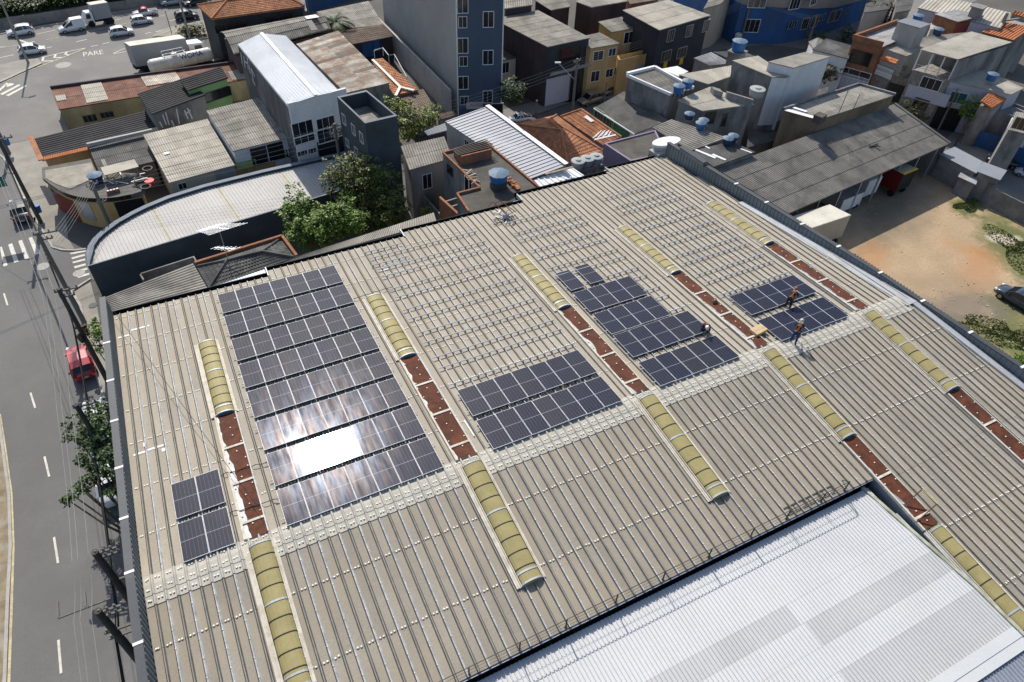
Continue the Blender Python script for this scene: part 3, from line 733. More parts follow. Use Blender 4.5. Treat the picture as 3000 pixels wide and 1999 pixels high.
mk = sheet('far_pavement', XY(('X',-200,128),('X',0,96),('X',130,68),('X',220,56),('X',460,16),('X',700,-25),('X',690,-38),('X',450,2),('X',210,46),('X',-200,100)), side, .06)
sheet('traffic_island', XY(('M',-300,740),('M',60,745),('M',230,700),('M',440,680),('M',475,735),('M',250,830),('M',80,905),('M',0,945),('M',-300,1060)), side, .12)
sheet('island_kerb', XY(('M',475,722),('M',490,738),('M',250,845),('M',80,925),('M',0,960),('M',-300,1080),('M',-300,1060),('M',0,940),('M',80,902),('M',250,825)), kerb, .14)
sheet('verge', XY(('M',1760,430),('M',1880,350),('M',2130,280),('M',2352,240),('M',2420,300),('M',2420,430),('M',2200,470),('M',2000,420)), side, .11)
def kb(pts, w=.18, h=.13):
    P = [at(*p) for p in pts]; mb = MB()
    for a, b_ in zip(P, P[1:]): mb.bar(a+Vector((0,0,h/2)), b_+Vector((0,0,h/2)), w, h)
    o = mb.build('kerb', kerb); o['kind'] = 'structure'
kb([('L',-60,500),('L',60,600),('L',210,850),('L',330,1120),('L',540,1568),('S',345,0),('S',470,200),('S',520,290),('S',620,318),('S',740,322),('S',850,308)])
kb([('S',710,722),('S',745,700),('S',820,650),('S',900,600)])
kb([('S',710,722),('S',800,874),('T',200,540),('T',285,780),('T',330,900),('T',420,1200)])
kb([('X',0,1240),('X',12,1330),('X',28,1450),('X',33,1600),('X',25,1750),('X',16,1999),('X',10,2200)])
kb([('M',-300,395),('M',0,400),('M',140,375),('M',400,325),('M',780,262),('M',1280,160),('M',1800,75)])
kb([('M',1760,430),('M',1880,350),('M',2130,280)]); kb([('M',2200,470),('M',2352,445),('M',2500,430)])
sheet('median', XY(('X',-200,1100),('X',-15,1240),('X',8,1340),('X',22,1450),('X',28,1600),('X',20,1750),('X',10,1999),('X',5,2250),('X',-200,2250)), mat('dry verge soil', (.25,.2,.13), .95, var=.3, scale=1.2, stain=(.35,.33,.28), samt=.4, sscale=1), .1)
# painted markings
def paint(name, polys, m=None, z=.036, kind='structure'):
    mb = MB()
    for P in polys: mb.slabq([zto(at(*p), z) for p in P], .03)
    o = mb.build(name, m or pnt); o['kind'] = kind
def strip(pts, w, z=.036, m=None, name='road_marking', dash=None):
    mb = MB(); P = [zto(at(*p), z) for p in pts]
    for a, b_ in zip(P, P[1:]): mb.bar(a, b_, w, .02)
    o = mb.build(name, m or pnt); o['kind'] = 'structure'
for a, b_ in (((131,1339),(145,1398)),((159,1575),(171,1651)),((172,1876),(180,1974)),((50,1160),(62,1205)),((12,861),(23,896)),((90,1152),(104,1197)),((0,1235),(3,1262))):
    if a[0] == 50: continue
    strip([('X',*a),('X',*b_)], .13, name='lane_dash')
strip([('X',8,1290),('X',18,1352)], .01)
strip([('X',0,1215),('X',18,1330),('X',34,1450),('X',40,1600),('X',34,1800),('X',27,1999),('X',20,2200)], .14, m=pnty, name='edge_line')
paint('crosswalk', [[('S',0,290),('S',20,283),('S',78,465),('S',38,480)],[('S',82,262),('S',122,250),('S',186,430),('S',143,442)],[('S',182,228),('S',218,215),('S',288,395),('S',248,408)],[('S',283,197),('S',318,187),('S',392,350),('S',350,366)],
 [('S',692,344),('S',845,314),('S',850,330),('S',700,360)],[('S',705,390),('S',835,355),('S',842,372),('S',712,407)],[('S',715,432),('S',838,400),('S',843,417),('S',722,448)],[('S',730,478),('S',845,447),('S',848,465),('S',738,497)],
 [('S',742,522),('S',860,490),('S',866,508),('S',752,541)],[('S',763,574),('S',880,540),('S',884,558),('S',770,592)]], z=.044)
paint('crosswalk', [[('M',-40,1060),('M',75,955),('M',100,962),('M',-20,1075)],[('M',0,1085),('M',215,975),('M',240,985),('M',30,1098)],[('M',70,1100),('M',290,985),('M',315,992),('M',100,1112)],[('M',60,985),('M',120,960),('M',165,968),('M',150,985),('M',85,1005)]], z=.05)
for t in ([('M',-100,560),('M',60,540)],[('M',310,505),('M',400,480)],[('M',880,485),('M',1000,458)],[('M',1045,541),('M',1125,524)],[('M',1180,512),('M',1260,493)],[('M',540,556),('M',598,543)],[('M',0,670),('M',160,635)],[('M',1950,245),('M',2020,228)],[('M',1320,240),('M',1400,222)],[('M',1670,392),('M',1735,378)],[('M',1790,370),('M',1860,355)]):
    strip(t, .16, z=.042, name='lane_dash')
strip([('M',-200,595),('M',230,520)], .12, z=.042, m=pnty, name='lane_line'); strip([('M',530,462),('M',760,418)], .12, z=.042, m=pnty, name='lane_line'); strip([('M',1000,365),('M',1500,265),('M',1900,180)], .12, z=.042, m=pnty, name='lane_line')
strip([('M',420,325),('M',700,270)], .12, z=.042, name='lane_line'); strip([('M',420,400),('M',640,350)], .12, z=.042, name='lane_line'); strip([('M',1780,430),('M',2130,300),('M',2290,255)], .12, z=.13, m=pnty, name='edge_line')
strip([('M',215,460),('M',320,500)], .3, z=.042, name='lane_line')
Zc = .046
strip([('M',425,780),('M',640,700),('M',985,560)], .18, z=Zc, name='chevron_outline', m=pnty); strip([('M',490,665),('M',700,615),('M',985,558)], .15, z=Zc, name='chevron_outline')
for p in ([('M',500,665),('M',490,710),('M',610,705)],[('M',640,632),('M',625,672),('M',710,665)],[('M',770,602),('M',750,632),('M',800,640)]):
    strip(p, .28, z=Zc+.002, name='chevron_stripe')
strip([('M',1300,622),('M',1430,562)], .14, z=Zc, name='road_triangle'); strip([('M',1300,624),('M',1450,600)], .14, z=Zc, name='road_triangle')
strip([('M',40,955),('M',250,858),('M',410,790)], .12, z=.05, m=pnty, name='edge_line')
# PARE lettering on the asphalt
def text(body, size, loc, rot, m, name, kind=None, extr=.005, parent=None, sx=1.0):
    c = bpy.data.curves.new(name, 'FONT'); c.body = body; c.size = size; c.extrude = extr; c.align_x = 'CENTER'; c.align_y = 'CENTER'
    o0 = bpy.data.objects.new(name, c); COL.objects.link(o0); dg = bpy.context.evaluated_depsgraph_get()
    me = bpy.data.meshes.new_from_object(o0.evaluated_get(dg)); bpy.data.objects.remove(o0); me.materials.clear(); me.materials.append(m)
    o = bpy.data.objects.new(name, me); COL.objects.link(o)
    M4 = (Matrix.Translation(loc) @ rot.to_4x4() @ Matrix.Diagonal((sx, 1, 1, 1)))
    if parent is not None: me.transform(Matrix.Translation(-Vector(parent.location)) @ M4); o.parent = parent
    else: me.transform(M4)
    if kind: o['kind'] = kind
    return o
pc = zto(at('M',1070,620), .05); e1 = (at('M',1185,610)-at('M',965,630)); ang = math.atan2(e1.y, e1.x)
text('PARE', 2.2, pc, Matrix.Rotation(ang+.12, 3, 'Z'), pnt, 'road_lettering', 'structure', sx=.5)
def disc(t, x, y, r, m, name, z=.04):
    c = zto(at(t, x, y), z); mb = MB(); mb.lathe((c.x, c.y, 0), [(r, .0), (r, z)], 20); o = mb.build(name, m); o['kind'] = 'structure'
mhm = mat('manhole iron', (.3,.29,.27), .7, .1, var=.2, scale=6)
disc('M', 730, 752, .95, kerb, 'manhole'); disc('S', 422, 477, .55, mhm, 'manhole'); disc('S', 780, 545, .5, mhm, 'manhole', .05); disc('T', 207, 170, .33, asph, 'manhole', .05); disc('M', 978, 688, .1, kerb, 'manhole')
# dirt yard and greens on the right
dirt = mat('trodden earth', (.40,.29,.18), .95, var=.13, scale=.25, stain=(.36,.26,.17), samt=.3, sscale=.3, grain=.14, gs=5, bump=.3, bscale=3)
def add_patches(m, spots):
    t = m.node_tree; N = t.nodes; Lk = t.links.new; b_ = N['Principled BSDF']; src = b_.inputs['Base Color'].links[0].from_socket
    geo = N.new('ShaderNodeNewGeometry'); nz = N.new('ShaderNodeTexNoise'); nz.inputs['Scale'].default_value = .55; nz.inputs['Detail'].default_value = 8; nz.inputs['Roughness'].default_value = .7; Lk(geo.outputs['Position'], nz.inputs['Vector'])
    for (c, rx, ry, rot, col, amt, soft_) in spots:
        mp = N.new('ShaderNodeMapping'); mp.vector_type = 'TEXTURE'; mp.inputs['Location'].default_value = (c.x, c.y, 0); mp.inputs['Rotation'].default_value = (0,0,rot); mp.inputs['Scale'].default_value = (rx, ry, 50)
        Lk(geo.outputs['Position'], mp.inputs[0]); ln = N.new('ShaderNodeVectorMath'); ln.operation = 'LENGTH'; Lk(mp.outputs[0], ln.inputs[0])
        ad = N.new('ShaderNodeMath'); ad.operation = 'MULTIPLY_ADD'; Lk(nz.outputs['Fac'], ad.inputs[0]); ad.inputs[1].default_value = 2.2; Lk(ln.outputs['Value'], ad.inputs[2])
        mr = N.new('ShaderNodeMapRange'); Lk(ad.outputs[0], mr.inputs[0]); mr.inputs[1].default_value = 1.1+1.0+soft_; mr.inputs[2].default_value = 1.1+1.0-soft_; mr.inputs[3].default_value = 0; mr.inputs[4].default_value = amt
        mx = N.new('ShaderNodeMix'); mx.data_type = 'RGBA'; Lk(mr.outputs[0], mx.inputs[0]); Lk(src, mx.inputs[6]); mx.inputs[7].default_value = (*col, 1); src = mx.outputs[2]
    Lk(src, b_.inputs['Base Color'])
gc = (.12,.135,.045)
GP = [(at('X',2835,603), 2.6, 1.3, .2, gc, .95, .3), (at('X',2990,735), 3.4, 6.0, -.5, gc, .95, .3), (at('X',2890,975), 6.5, 1.7, -.75, (.15,.15,.06), .8, .35), (at('X',2990,1010), 2.6, 5, -.75, gc, .85, .4), (at('X',2960,895), 2.5, 1.4, -.75, gc, .8, .4),
 (at('X',2870,790), 3.6, 1.6, .5, (.42,.21,.09), .55, .6), (at('X',2840,735), 1.2, 2.2, .3, (.41,.21,.09), .5, .6), (at('X',2560,745), 2.5, 1.4, .5, (.44,.22,.09), .6, .5), (at('X',2830,900), 4.2, 1.8, -.3, (.17,.145,.12), .75, .5), (at('X',2940,700), 1.6, .9, -.5, (.6,.52,.42), .9, .3), (at('X',2760,830), 5, 1.2, -.5, (.3,.22,.14), .5, .6),
 (at('X',2600,620), 3, 6, -1.1, (.14,.125,.09), .7, .6)]
add_patches(dirt, GP)
sheet('yard_ground', XY(('X',1900,400),('X',2780,420),('X',2860,560),('X',3100,650),('X',3300,1200),('X',2500,1200),('X',2300,900)), dirt, .015)
def blob(t, x, y, r, m, name, z, seed, asp=1, rot=0, kind='structure'):
    R = random.Random(seed); c = at(t, x, y); n = 40; pts = []
    ph = [R.uniform(0, 6.28) for _ in range(6)]
    for k in range(n):
        a = 2*pi*k/n; q = r*(1+.18*sin(2*a+ph[0])+.12*sin(3*a+ph[1])+.08*sin(5*a+ph[2])+.06*sin(9*a+ph[3])+.04*sin(14*a+ph[4]))
        X_, Y_ = q*cos(a), q*asp*sin(a); pts.append(Vector((c.x+X_*cos(rot)-Y_*sin(rot), c.y+X_*sin(rot)+Y_*cos(rot), z)))
    mb = MB(); mb.prism([p-Vector((0,0,z)) for p in pts], pts); o = mb.build(name, m)
    if kind: o['kind'] = kind
def scatter_grass(t, x, y, n, r, asp, rot, seed, name):
    R = random.Random(seed); c = at(t, x, y); mb = MB()
    for k in range(n):
        a = R.uniform(0, 2*pi); q = r*sqrt(R.random())*(.7+.3*sin(3*a+seed)); X_, Y_ = q*cos(a), q*asp*sin(a)
        p = Vector((c.x+X_*cos(rot)-Y_*sin(rot), c.y+X_*sin(rot)+Y_*cos(rot), .02)); s = R.uniform(.06, .16); b_ = R.uniform(0, 3.14)
        d = Vector((cos(b_), sin(b_), 0))*s; hh = R.uniform(.03, .1)
        mb.add([p-d, p+d, p+d*.4+Vector((R.uniform(-.05,.05), R.uniform(-.05,.05), hh))], [(0,1,2)], 0, R.uniform(-1, 1))
    o = mb.build(name, mat('short grass', (.13,.15,.05), .9, var=.3, attr=.35)); o['kind'] = 'stuff'
scatter_grass('X', 2835, 603, 1800, 2.3, .5, .2, 1, 'grass'); scatter_grass('X', 2990, 735, 2600, 3.4, 1.4, -.4, 2, 'grass'); scatter_grass('X', 2900, 965, 1800, 5.0, .35, -.75, 3, 'grass'); scatter_grass('X', 3000, 1010, 1500, 3.2, .7, -.8, 4, 'grass')
rub = MB(); R_ = random.Random(9)
for k in range(160):
    c = at('X', R_.uniform(2700, 3000), R_.uniform(820, 1060)) if k % 3 else at('X', R_.uniform(2480, 3000), R_.uniform(600, 900))
    s = R_.uniform(.03, .14); rub.box((c.x, c.y, .02+s*.2), (s, s*R_.uniform(.5, 1), s*.5), R_.uniform(0, 3), 0, R_.uniform(-1, 1))
o = rub.build('rubble', mat('pale rubble', (.45,.41,.33), .9, var=.2, attr=.3)); o['kind'] = 'stuff'
for (x, y, r, s) in ((2720,770,1.3,1),(2745,800,.9,2)): pass
# far street at the top centre and right
sheet('far_street', XY(('X',1440,330),('X',1560,300),('X',1700,300),('X',1850,280),('X',2080,150),('X',2250,130),('X',2400,150),('X',2700,90),('X',2900,-20),('X',2650,-40),('X',2400,60),('X',2300,90),('X',2080,60),('X',2050,115),('X',1850,240),('X',1560,340),('X',1480,370)), asphl, .02)
sheet('right_street', XY(('X',2740,440),('X',2860,560),('X',2990,650),('X',3200,760),('X',3400,640),('X',3000,480),('X',2800,380)), asphl, .02)

# ================================================================ BUILDINGS
HG = 'houses packed around the warehouse'
# --- left cluster
b = bld('rust_roof_shed', 'long low yellow walled shed with rust red sheet roof, beside the parked box truck', [('A',403,757,2.4),('A',1700,548,2.4),('A',1655,432,2.6),('A',350,612,2.6)], yelf, rustr, cat='shed', seed=3, sl=3.2, sw=.7, style='w', over=.1)
window(b, 0, 'A', 620, 815, 1.5, .95, fm=yelf, bars=3); window(b, 0, 'A', 737, 790, 1.5, .8, fm=yelf, bars=3)
def patch(b, cs, m, name='roof_patch', lift=.06, **kw):
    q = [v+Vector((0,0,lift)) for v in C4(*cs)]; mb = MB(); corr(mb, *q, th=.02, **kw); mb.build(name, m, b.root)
patch(b, [('A',600,715,2.42),('A',750,690,2.42),('A',697,568,2.6),('A',557,592,2.6)], fibp, seed=5, sl=1.2, sw=1.4)
patch(b, [('A',395,703,2.46),('A',460,692,2.46),('A',450,655,2.52),('A',380,665,2.52)], fibp, seed=6)
patch(b, [('A',1010,600,2.5),('A',1250,560,2.5),('A',1200,485,2.6),('A',965,525,2.6)], tin, seed=7, sw=.5)
patch(b, [('A',1600,557,2.42),('A',1700,545,2.42),('A',1665,480,2.55),('A',1570,498,2.55)], fib, seed=8)
m = MB(); q = b.q; m.bar(q[3]+Vector((0,0,.15)), q[2]+Vector((0,0,.15)), .22, .3); m.build('parapet', dkpl, b.root)
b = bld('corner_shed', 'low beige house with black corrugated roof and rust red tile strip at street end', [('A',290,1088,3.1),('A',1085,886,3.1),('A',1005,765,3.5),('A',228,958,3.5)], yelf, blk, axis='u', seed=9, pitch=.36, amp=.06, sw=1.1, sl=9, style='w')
m = MB(); m.slabq(C4(('A',262,1105,3.1),('A',300,1098,3.15),('A',228,935,3.6),('A',186,940,3.55)), .1); m.build('tile_edge', tile, b.root)
m = MB()
for k in range(27): 
    p = lerp(at('A',300,1096,3.05), at('A',600,1026,3.05), k/26); m.tube([p+Vector((-.05,-.25,-.04)), p+Vector((0,.25,.05))], .09, 6)
m.build('tile_edge', tilen, b.root)
m = MB(); m.bar(at('A',600,1000,3.35), at('A',1090,890,3.35), .3, .35); m.build('parapet', concl, b.root)
b = bld('grey_roof_house', 'low house with dark grey patched sheet roof behind the corner bar terrace', [('A',690,1203,2.7),('A',1070,1112,2.7),('A',985,925,2.95),('A',602,1000,2.95)], concw, fibd, seed=11, sl=1.6, sw=1.1, amp=.02)
patch(b, [('A',735,1195,2.7),('A',762,1188,2.7),('A',722,1100,2.8),('A',695,1106,2.8)], fib, seed=5)
b = bld('beige_roof_house', 'house with large beige corrugated roof and plain cream front wall beside the corner bar', [('A',1165,1262,3.4),('A',1618,1140,3.4),('A',1430,820,3.9),('A',985,930,3.9)], beige, fibp, seed=12, sl=1.3, sw=1.0, pitch=.22, amp=.035)
window(b, 0, 'A', 1257, 1282, .8, .7)
m = MB(); q = at('A',1145,1050,3.85); m.box((q.x, q.y, q.z-.1), (.5, .4, .04), .2); m.build('skylight', whp, b.root)
window(b, 0, 'A', 1560, 1215, 2.0, 1.6, name='shutter', fm=gal, gm=gal, bars=0)
b = bld('graffiti_wall_house', 'narrow house with black corrugated roof above a grey wall with white graffiti strokes', [('A',1045,790,5.0),('A',1418,655,5.0),('A',1240,548,5.4),('A',945,645,5.4)], concw, blk, axis='u', seed=13, pitch=.33, amp=.06, sl=9)
p0, p1 = wface(b, 0); m = MB(); e = (p1-p0); e.z = 0; e.normalize(); n = Vector((e.y, -e.x, 0))
for (x, y, x2, y2) in ((1120,790,1145,860),(1140,775,1165,862),(1215,750,1235,855),(1270,760,1295,820),(1290,745,1325,820),(1275,790,1310,760),(1100,840,1120,880),(1180,830,1200,870)):
    a_ = on_wall('A', x, y, zto(p0,0), zto(p1,0))+n*.01; b__ = on_wall('A', x2, y2, zto(p0,0), zto(p1,0))+n*.01; m.bar(a_, b__, .02, .13)
m.build('graffiti', whw, b.root)
b = bld('green_wall_house', 'pale green walled house with black corrugated roof and dark window band', [('A',1290,628,5.6),('A',1572,538,5.6),('A',1520,460,6.0),('A',1235,548,6.0)], grn, blk, axis='u', seed=14, pitch=.33, amp=.06, sl=9)
window(b, 0, 'A', 1500, 650, 3.2, 1.1, fm=dks, bars=4)
b = bld('ribbed_roof_house', 'white two storey house with grey corrugated roof and crest painted on its front wall', [('A',1605,1045,4.4),('A',2008,945,4.4),('A',1835,660,4.8),('A',1420,765,4.8)], whw, fib, seed=15, sl=1.3, sw=1.1, pitch=.24, amp=.04)
for (x, y, w_, h_) in ((1780,1045,1.6,.95),(1895,1015,1.6,.95),(1793,1105,1.6,.95),(1908,1075,1.6,.95)): window(b, 0, 'A', x, y, w_, h_, fm=dks, bars=2)
p0, p1 = wface(b, 0); p0, p1 = zto(p0,0), zto(p1,0); e = (p1-p0).normalized(); n = Vector((e.y, -e.x, 0)); c = on_wall('A', 1995, 1055, p0, p1)+n*.012
m = MB()
sh = [(-.55,.45),(.55,.45),(.6,.1),(.35,-.4),(0,-.65),(-.35,-.4),(-.6,.1)]
m.add([c+e*u+Vector((0,0,z)) for u, z in sh], [tuple(range(7))], 0)
for u in (-.4,-.13,.13,.4): m.add([c+n*.005+e*(u+du)+Vector((0,0,z)) for du, z in ((-.06,.42),(.06,.42),(.05,-.35+abs(u)*.6),(-.05,-.35+abs(u)*.6))], [(0,1,2,3)], 1)
m.build('crest', [blkm, whw], b.root)
window(b, 0, 'A', 1695, 1135, 2.0, .8, name='sign_board', fm=grn, gm=mat('yellow green sign', (.4,.45,.2), .7), bars=0)
window(b, 0, 'A', 1750, 1185, 4.5, 1.4, name='shutter', fm=yel, gm=yel, bars=0)
# --- white hall with gable roof
eL = at('E',632,690,9.0); eR = at('E',968,598,9.0); bL = at('E',307,292,9.0); bR = at('E',622,238,9.0)
rF = at('E',822,628,9.7); rB = at('E',462,222,9.7)
root = thing('hall', 'tall hall with brilliant white metal gable roof and whitewashed front beside the dark tower', 'building', ((eL.x+eR.x)/2, eL.y, 0), HG)
m = MB(); m.prism([zto(v, 0) for v in (eL, eR, bR, bL)], [zto(v, 8.95) for v in (eL, eR, bR, bL)]); m.add([zto(eL,8.95), zto(eR,8.95), rF-Vector((0,0,.05))], [(0,1,2)]); m.add([zto(bL,8.95), zto(bR,8.95), rB-Vector((0,0,.05))], [(0,1,2)])
m.build('wall', whw, root)
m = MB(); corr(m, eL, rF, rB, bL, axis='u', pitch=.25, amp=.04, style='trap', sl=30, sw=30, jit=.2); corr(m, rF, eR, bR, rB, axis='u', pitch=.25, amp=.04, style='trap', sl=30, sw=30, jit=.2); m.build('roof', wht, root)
m = MB(); m.bar(rF+Vector((0,0,.09)), rB+Vector((0,0,.09)), .35, .05); m.build('ridge_cap', wht, root)
hb = B(); hb.root = root; e = (eR-eL).normalized(); wid = at('E',1010,590,9.0)
hb.w = [zto(eL,0), zto(wid,0)]; fr_ = MB(); n = Vector((-e.y, e.x, 0))
p0, p1 = zto(eL,0)-n*.3, zto(wid,0)-n*.3
fr_.prism([p0, p1, p1+n*.28, p0+n*.28], [zto(a, 9.25) for a in (p0, p1, p1+n*.28, p0+n*.28)]); fr_.build('front_wall', whw, root)
lw = (zto(eL,0), zto(bL,0)); m = MB(); d = (lw[1]-lw[0]).normalized(); nn = Vector((d.y,-d.x,0)); 
if nn.dot(Vector((0,0,0))-lw[0]) < 0 : nn = nn
nn = nn if (nn.x < 0) else -nn
q = [lw[0]+nn*.02, lw[1]+nn*.02]; m.add([zto(q[0],0), zto(q[1],0), zto(q[1],8.7), zto(q[0],8.7)], [(0,1,2,3)]); m.prism([zto(q[0],0), zto(q[1],0), zto(q[1],0)+nn*.03, zto(q[0],0)+nn*.03], [zto(q[0],8.75), zto(q[1],8.75), zto(q[1],8.75)+nn*.03, zto(q[0],8.75)+nn*.03]); m.build('stained_side_wall', mat('black stained wall', (.10,.10,.10), .92, var=.35, scale=.6, stain=(.3,.3,.3), samt=.3, sscale=.5, streak=True), root)
m = MB()
for (x, y, x2, y2) in ((350,370,358,440),(372,385,380,455),(352,400,372,415),(385,430,392,480),(398,450,412,520),(398,450,422,500),(405,520,425,560),(330,345,340,420)):
    f0, f1 = lw; a_ = on_wall('E', x, y, f0, f1)+nn*.07; b__ = on_wall('E', x2, y2, f0, f1)+nn*.07; m.bar(a_, b__, .03, .16)
m.build('graffiti', whw, root)
fw = (p0, p1)
for (t, x, y, w_, h_, nm) in (('A',2085,885,2.2,1.5,'window'),('A',2098,960,2.2,.8,'window'),('A',2243,845,2.0,1.2,'window'),('A',2255,930,2.2,1.5,'window'),('A',2345,905,1.6,1.0,'window'),('A',2085,1055,1.2,.6,'window'),('A',2147,1040,1.0,.6,'window'),('A',2300,1025,3.4,2.4,'gate')):
    window(hb, fw, t, x, y, w_, h_, fm=whp if nm == 'window' else dks, gm=glass if nm == 'window' else blkm, bars=2 if nm == 'window' else 0, name=nm)
# --- dark tower
q = C4(('B',205,668,10.6),('B',398,852,10.6),('B',622,800,10.6),('B',408,622,10.6))
root = thing('tower_block', 'narrow dark slate grey tower with open parapet roof and small white windows', 'building', (q[1].x, q[1].y, 0), HG)
tb = B(); tb.root = root; tb.w = q; tb.q = q
iq = inset(q, .38); m = MB(); m.prism([zto(a,0) for a in q], [zto(a,9.2) for a in q])
m.add(q+iq+[zto(a,9.2) for a in iq]+[zto(a,9.2) for a in q], [(i,(i+1)%4,4+(i+1)%4,4+i) for i in range(4)]+[(4+i,4+(i+1)%4,8+(i+1)%4,8+i) for i in range(4)]+[(12+i,12+(i+1)%4,(i+1)%4,i) for i in range(4)]); m.build('wall', teal, root)
m = MB(); m.slabq([zto(a,9.26) for a in iq], .05); m.build('roof', mat('stained roof screed', (.28,.26,.23), .9, var=.3, scale=1.2, stain=(.12,.11,.1), samt=.5, sscale=.9), root)
c = (iq[1]+iq[2])/2; m = MB(); c2 = lerp(c, (iq[0]+iq[3])/2, .18); m.box((c2.x, c2.y, 9.4), (1.7, 1.1, .25), math.atan2(q[2].y-q[1].y, q[2].x-q[1].x)); m.build('hatch', beige, root)
m = MB(); cp_ = [a+Vector((0,0,.02)) for a in q]; m.add([a for a in cp_]+[zto(a, 10.62) for a in inset(q,.36)], [(i,(i+1)%4,4+(i+1)%4,4+i) for i in range(4)]); m.build('coping', mat('grey coping', (.16,.18,.2), .8), root)
for (x, y, h_) in ((255,823,1.0),(320,893,1.0),(375,948,1.0),(278,985,.8),(340,1045,.8),(398,1105,.8)): window(tb, 0, 'B', x, y, .75, h_, bars=1)
# --- showroom with curved parapet
out = C4(('D',605,425,3.4),('D',595,330,3.4),('D',605,285,3.4),('D',640,232,3.4),('D',690,185,3.4),('D',790,112,3.4),('D',900,50,3.4),('A',1000,1412,3.4),('A',1150,1350,3.4),('A',1400,1272,3.4),('A',1800,1172,3.4),('A',2351,1050,3.4),('B',420,985,3.4),('B',640,1180,3.4),('B',150,1338,3.4))
root = thing('showroom', 'long dark grey building with curved parapet and pale ribbed roof at the street corner', 'building', (out[0].x, out[0].y, 0), HG)
c = sum(out, Vector())/len(out)
inn = []
N_ = len(out)
for i, a in enumerate(out):
    p_, n_ = out[i-1], out[(i+1) % N_]; d1 = (a-p_).normalized(); d2 = (n_-a).normalized(); nn = Vector((-(d1.y+d2.y), d1.x+d2.x, 0)).normalized()
    if nn.dot(c-a) < 0: nn = -nn
    wdt = .5 if 1 <= i <= 11 else .16
    inn.append(a+nn*wdt)
m = MB(); n = N_; m.prism([zto(a,0) for a in out], [zto(a,2.7) for a in out]); m.add(out+inn+[zto(a,2.7) for a in inn]+[zto(a,2.7) for a in out], [(i,(i+1)%n,n+(i+1)%n,n+i) for i in range(n)]+[(n+i,n+(i+1)%n,2*n+(i+1)%n,2*n+i) for i in range(n)]+[(3*n+i,3*n+(i+1)%n,(i+1)%n,i) for i in range(n)])
m.build('wall', teal, root)
m = MB(); m.add([a+Vector((0,0,.015)) for a in out]+[a+Vector((0,0,.015)) for a in inn], [(i,(i+1)%n,n+(i+1)%n,n+i) for i in range(n)]); m.build('coping', mat('blue grey coping', (.19,.22,.25), .8, var=.12, scale=.8), root)
# roof sheet made of strips across the building, clipped to the curved outline
def inside_span(poly, o, d):
    ts = []
    for i in range(len(poly)):
        a, b_ = poly[i], poly[(i+1) % len(poly)]; ex, ey = b_.x-a.x, b_.y-a.y; den = d.x*ey-d.y*ex
        if abs(den) < 1e-9: continue
        t_ = ((a.x-o.x)*ey-(a.y-o.y)*ex)/den; s_ = ((a.x-o.x)*d.y-(a.y-o.y)*d.x)/den
        if 0 <= s_ <= 1: ts.append(t_)
    return (min(ts), max(ts)) if len(ts) >= 2 else None
ax = (at('A',1965,1423)-at('D',605,425)); ax.z = 0; L0 = ax.length; ax.normalize(); ay = Vector((-ax.y, ax.x, 0))
o_ = zto(out[0], 0); rm = MB(); STR = {}; k = 0; s_ = -2.0; LL = L0+34
while s_ < LL:
    for (a_, b_, h) in ((s_, s_+.15, 0), (s_+.15, s_+.19, .035), (s_+.19, s_+.26, .035), (s_+.26, s_+.3, 0)):
        P1 = inside_span(inn, o_+ax*a_, ay); P2 = inside_span(inn, o_+ax*b_, ay)
        if not P1 or not P2: continue
        h1 = 0 if (a_ in (s_,)) or h == 0 else .035
        za = 2.95+(.035 if a_ in (s_+.19,) or (h and a_ != s_+.15) else 0); zb = 2.95+(.035 if (b_ == s_+.19 or b_ == s_+.26) else 0)
        vs = [o_+ax*a_+ay*P1[0], o_+ax*b_+ay*P2[0], o_+ax*b_+ay*P2[1], o_+ax*a_+ay*P1[1]]
        vs = [Vector((v.x, v.y, (za if q_ in (0, 3) else zb)+(.18 if q_ in (2, 3) else 0))) for q_, v in enumerate(vs)]
        idx = int(s_/6.1); strip_ = (s_ % 6.1) < .3 and s_ > 3
        (STR.setdefault(idx, MB()) if strip_ else rm).add(vs, [(0,1,2,3)], 0, 0)
    s_ += .3
rm.build('roof', mat('pale ribbed roof sheet', (.48,.46,.43), .7, .0, var=.08, scale=.5, stain=(.38,.36,.33), samt=.25), root); [v_.build('clear_strip', clr, root) for v_ in STR.values()]
# --- corner bar
ol = [(645,890),(700,935),(760,985),(830,1035),(900,1080),(980,1120),(1060,1152),(1150,1178),(1250,1197),(1370,1210),(1500,1215),(1650,1208),(1800,1192),(2000,1152),(2210,1085),(2150,830),(1480,800),(1385,600),(640,740)]
P = [at('L', x, y, 3.4) for x, y in ol]; c = sum(P, Vector())/len(P)
root = thing('corner_bar', 'yellow corner bar with curved dark fascia, red base and flat sandy terrace roof', 'bar', (c.x, c.y, 0), HG)
PI_ = inset(P, .35); m = MB(); m.prism([zto(a,0) for a in PI_], [zto(a,3.2) for a in PI_]); m.build('wall', yel, root)
m = MB(); m.prism([zto(a,3.02) for a in P], P); m.build('fascia_slab', mat('terrace edge concrete', (.14,.13,.115), .92, var=.2, scale=.8), root)
m = MB(); m.slabq([at('L', x, y, 3.45) for x, y in ((700,900),(860,990),(1070,1062),(1480,880),(1400,660),(690,780))], .05); m.build('roof_screed', slabl, root)
m = MB()
for i in range(5, 13):
    a, b_ = P[i], P[i+1]; m.prism([zto(a,3.0), zto(b_,3.0), zto(b_,3.0)+Vector((0,.1,0)), zto(a,3.0)+Vector((0,.1,0))], [zto(a,3.43), zto(b_,3.43), zto(b_,3.43)+Vector((0,.1,0)), zto(a,3.43)+Vector((0,.1,0))])
m.build('fascia_band', blkm, root)
m = MB()
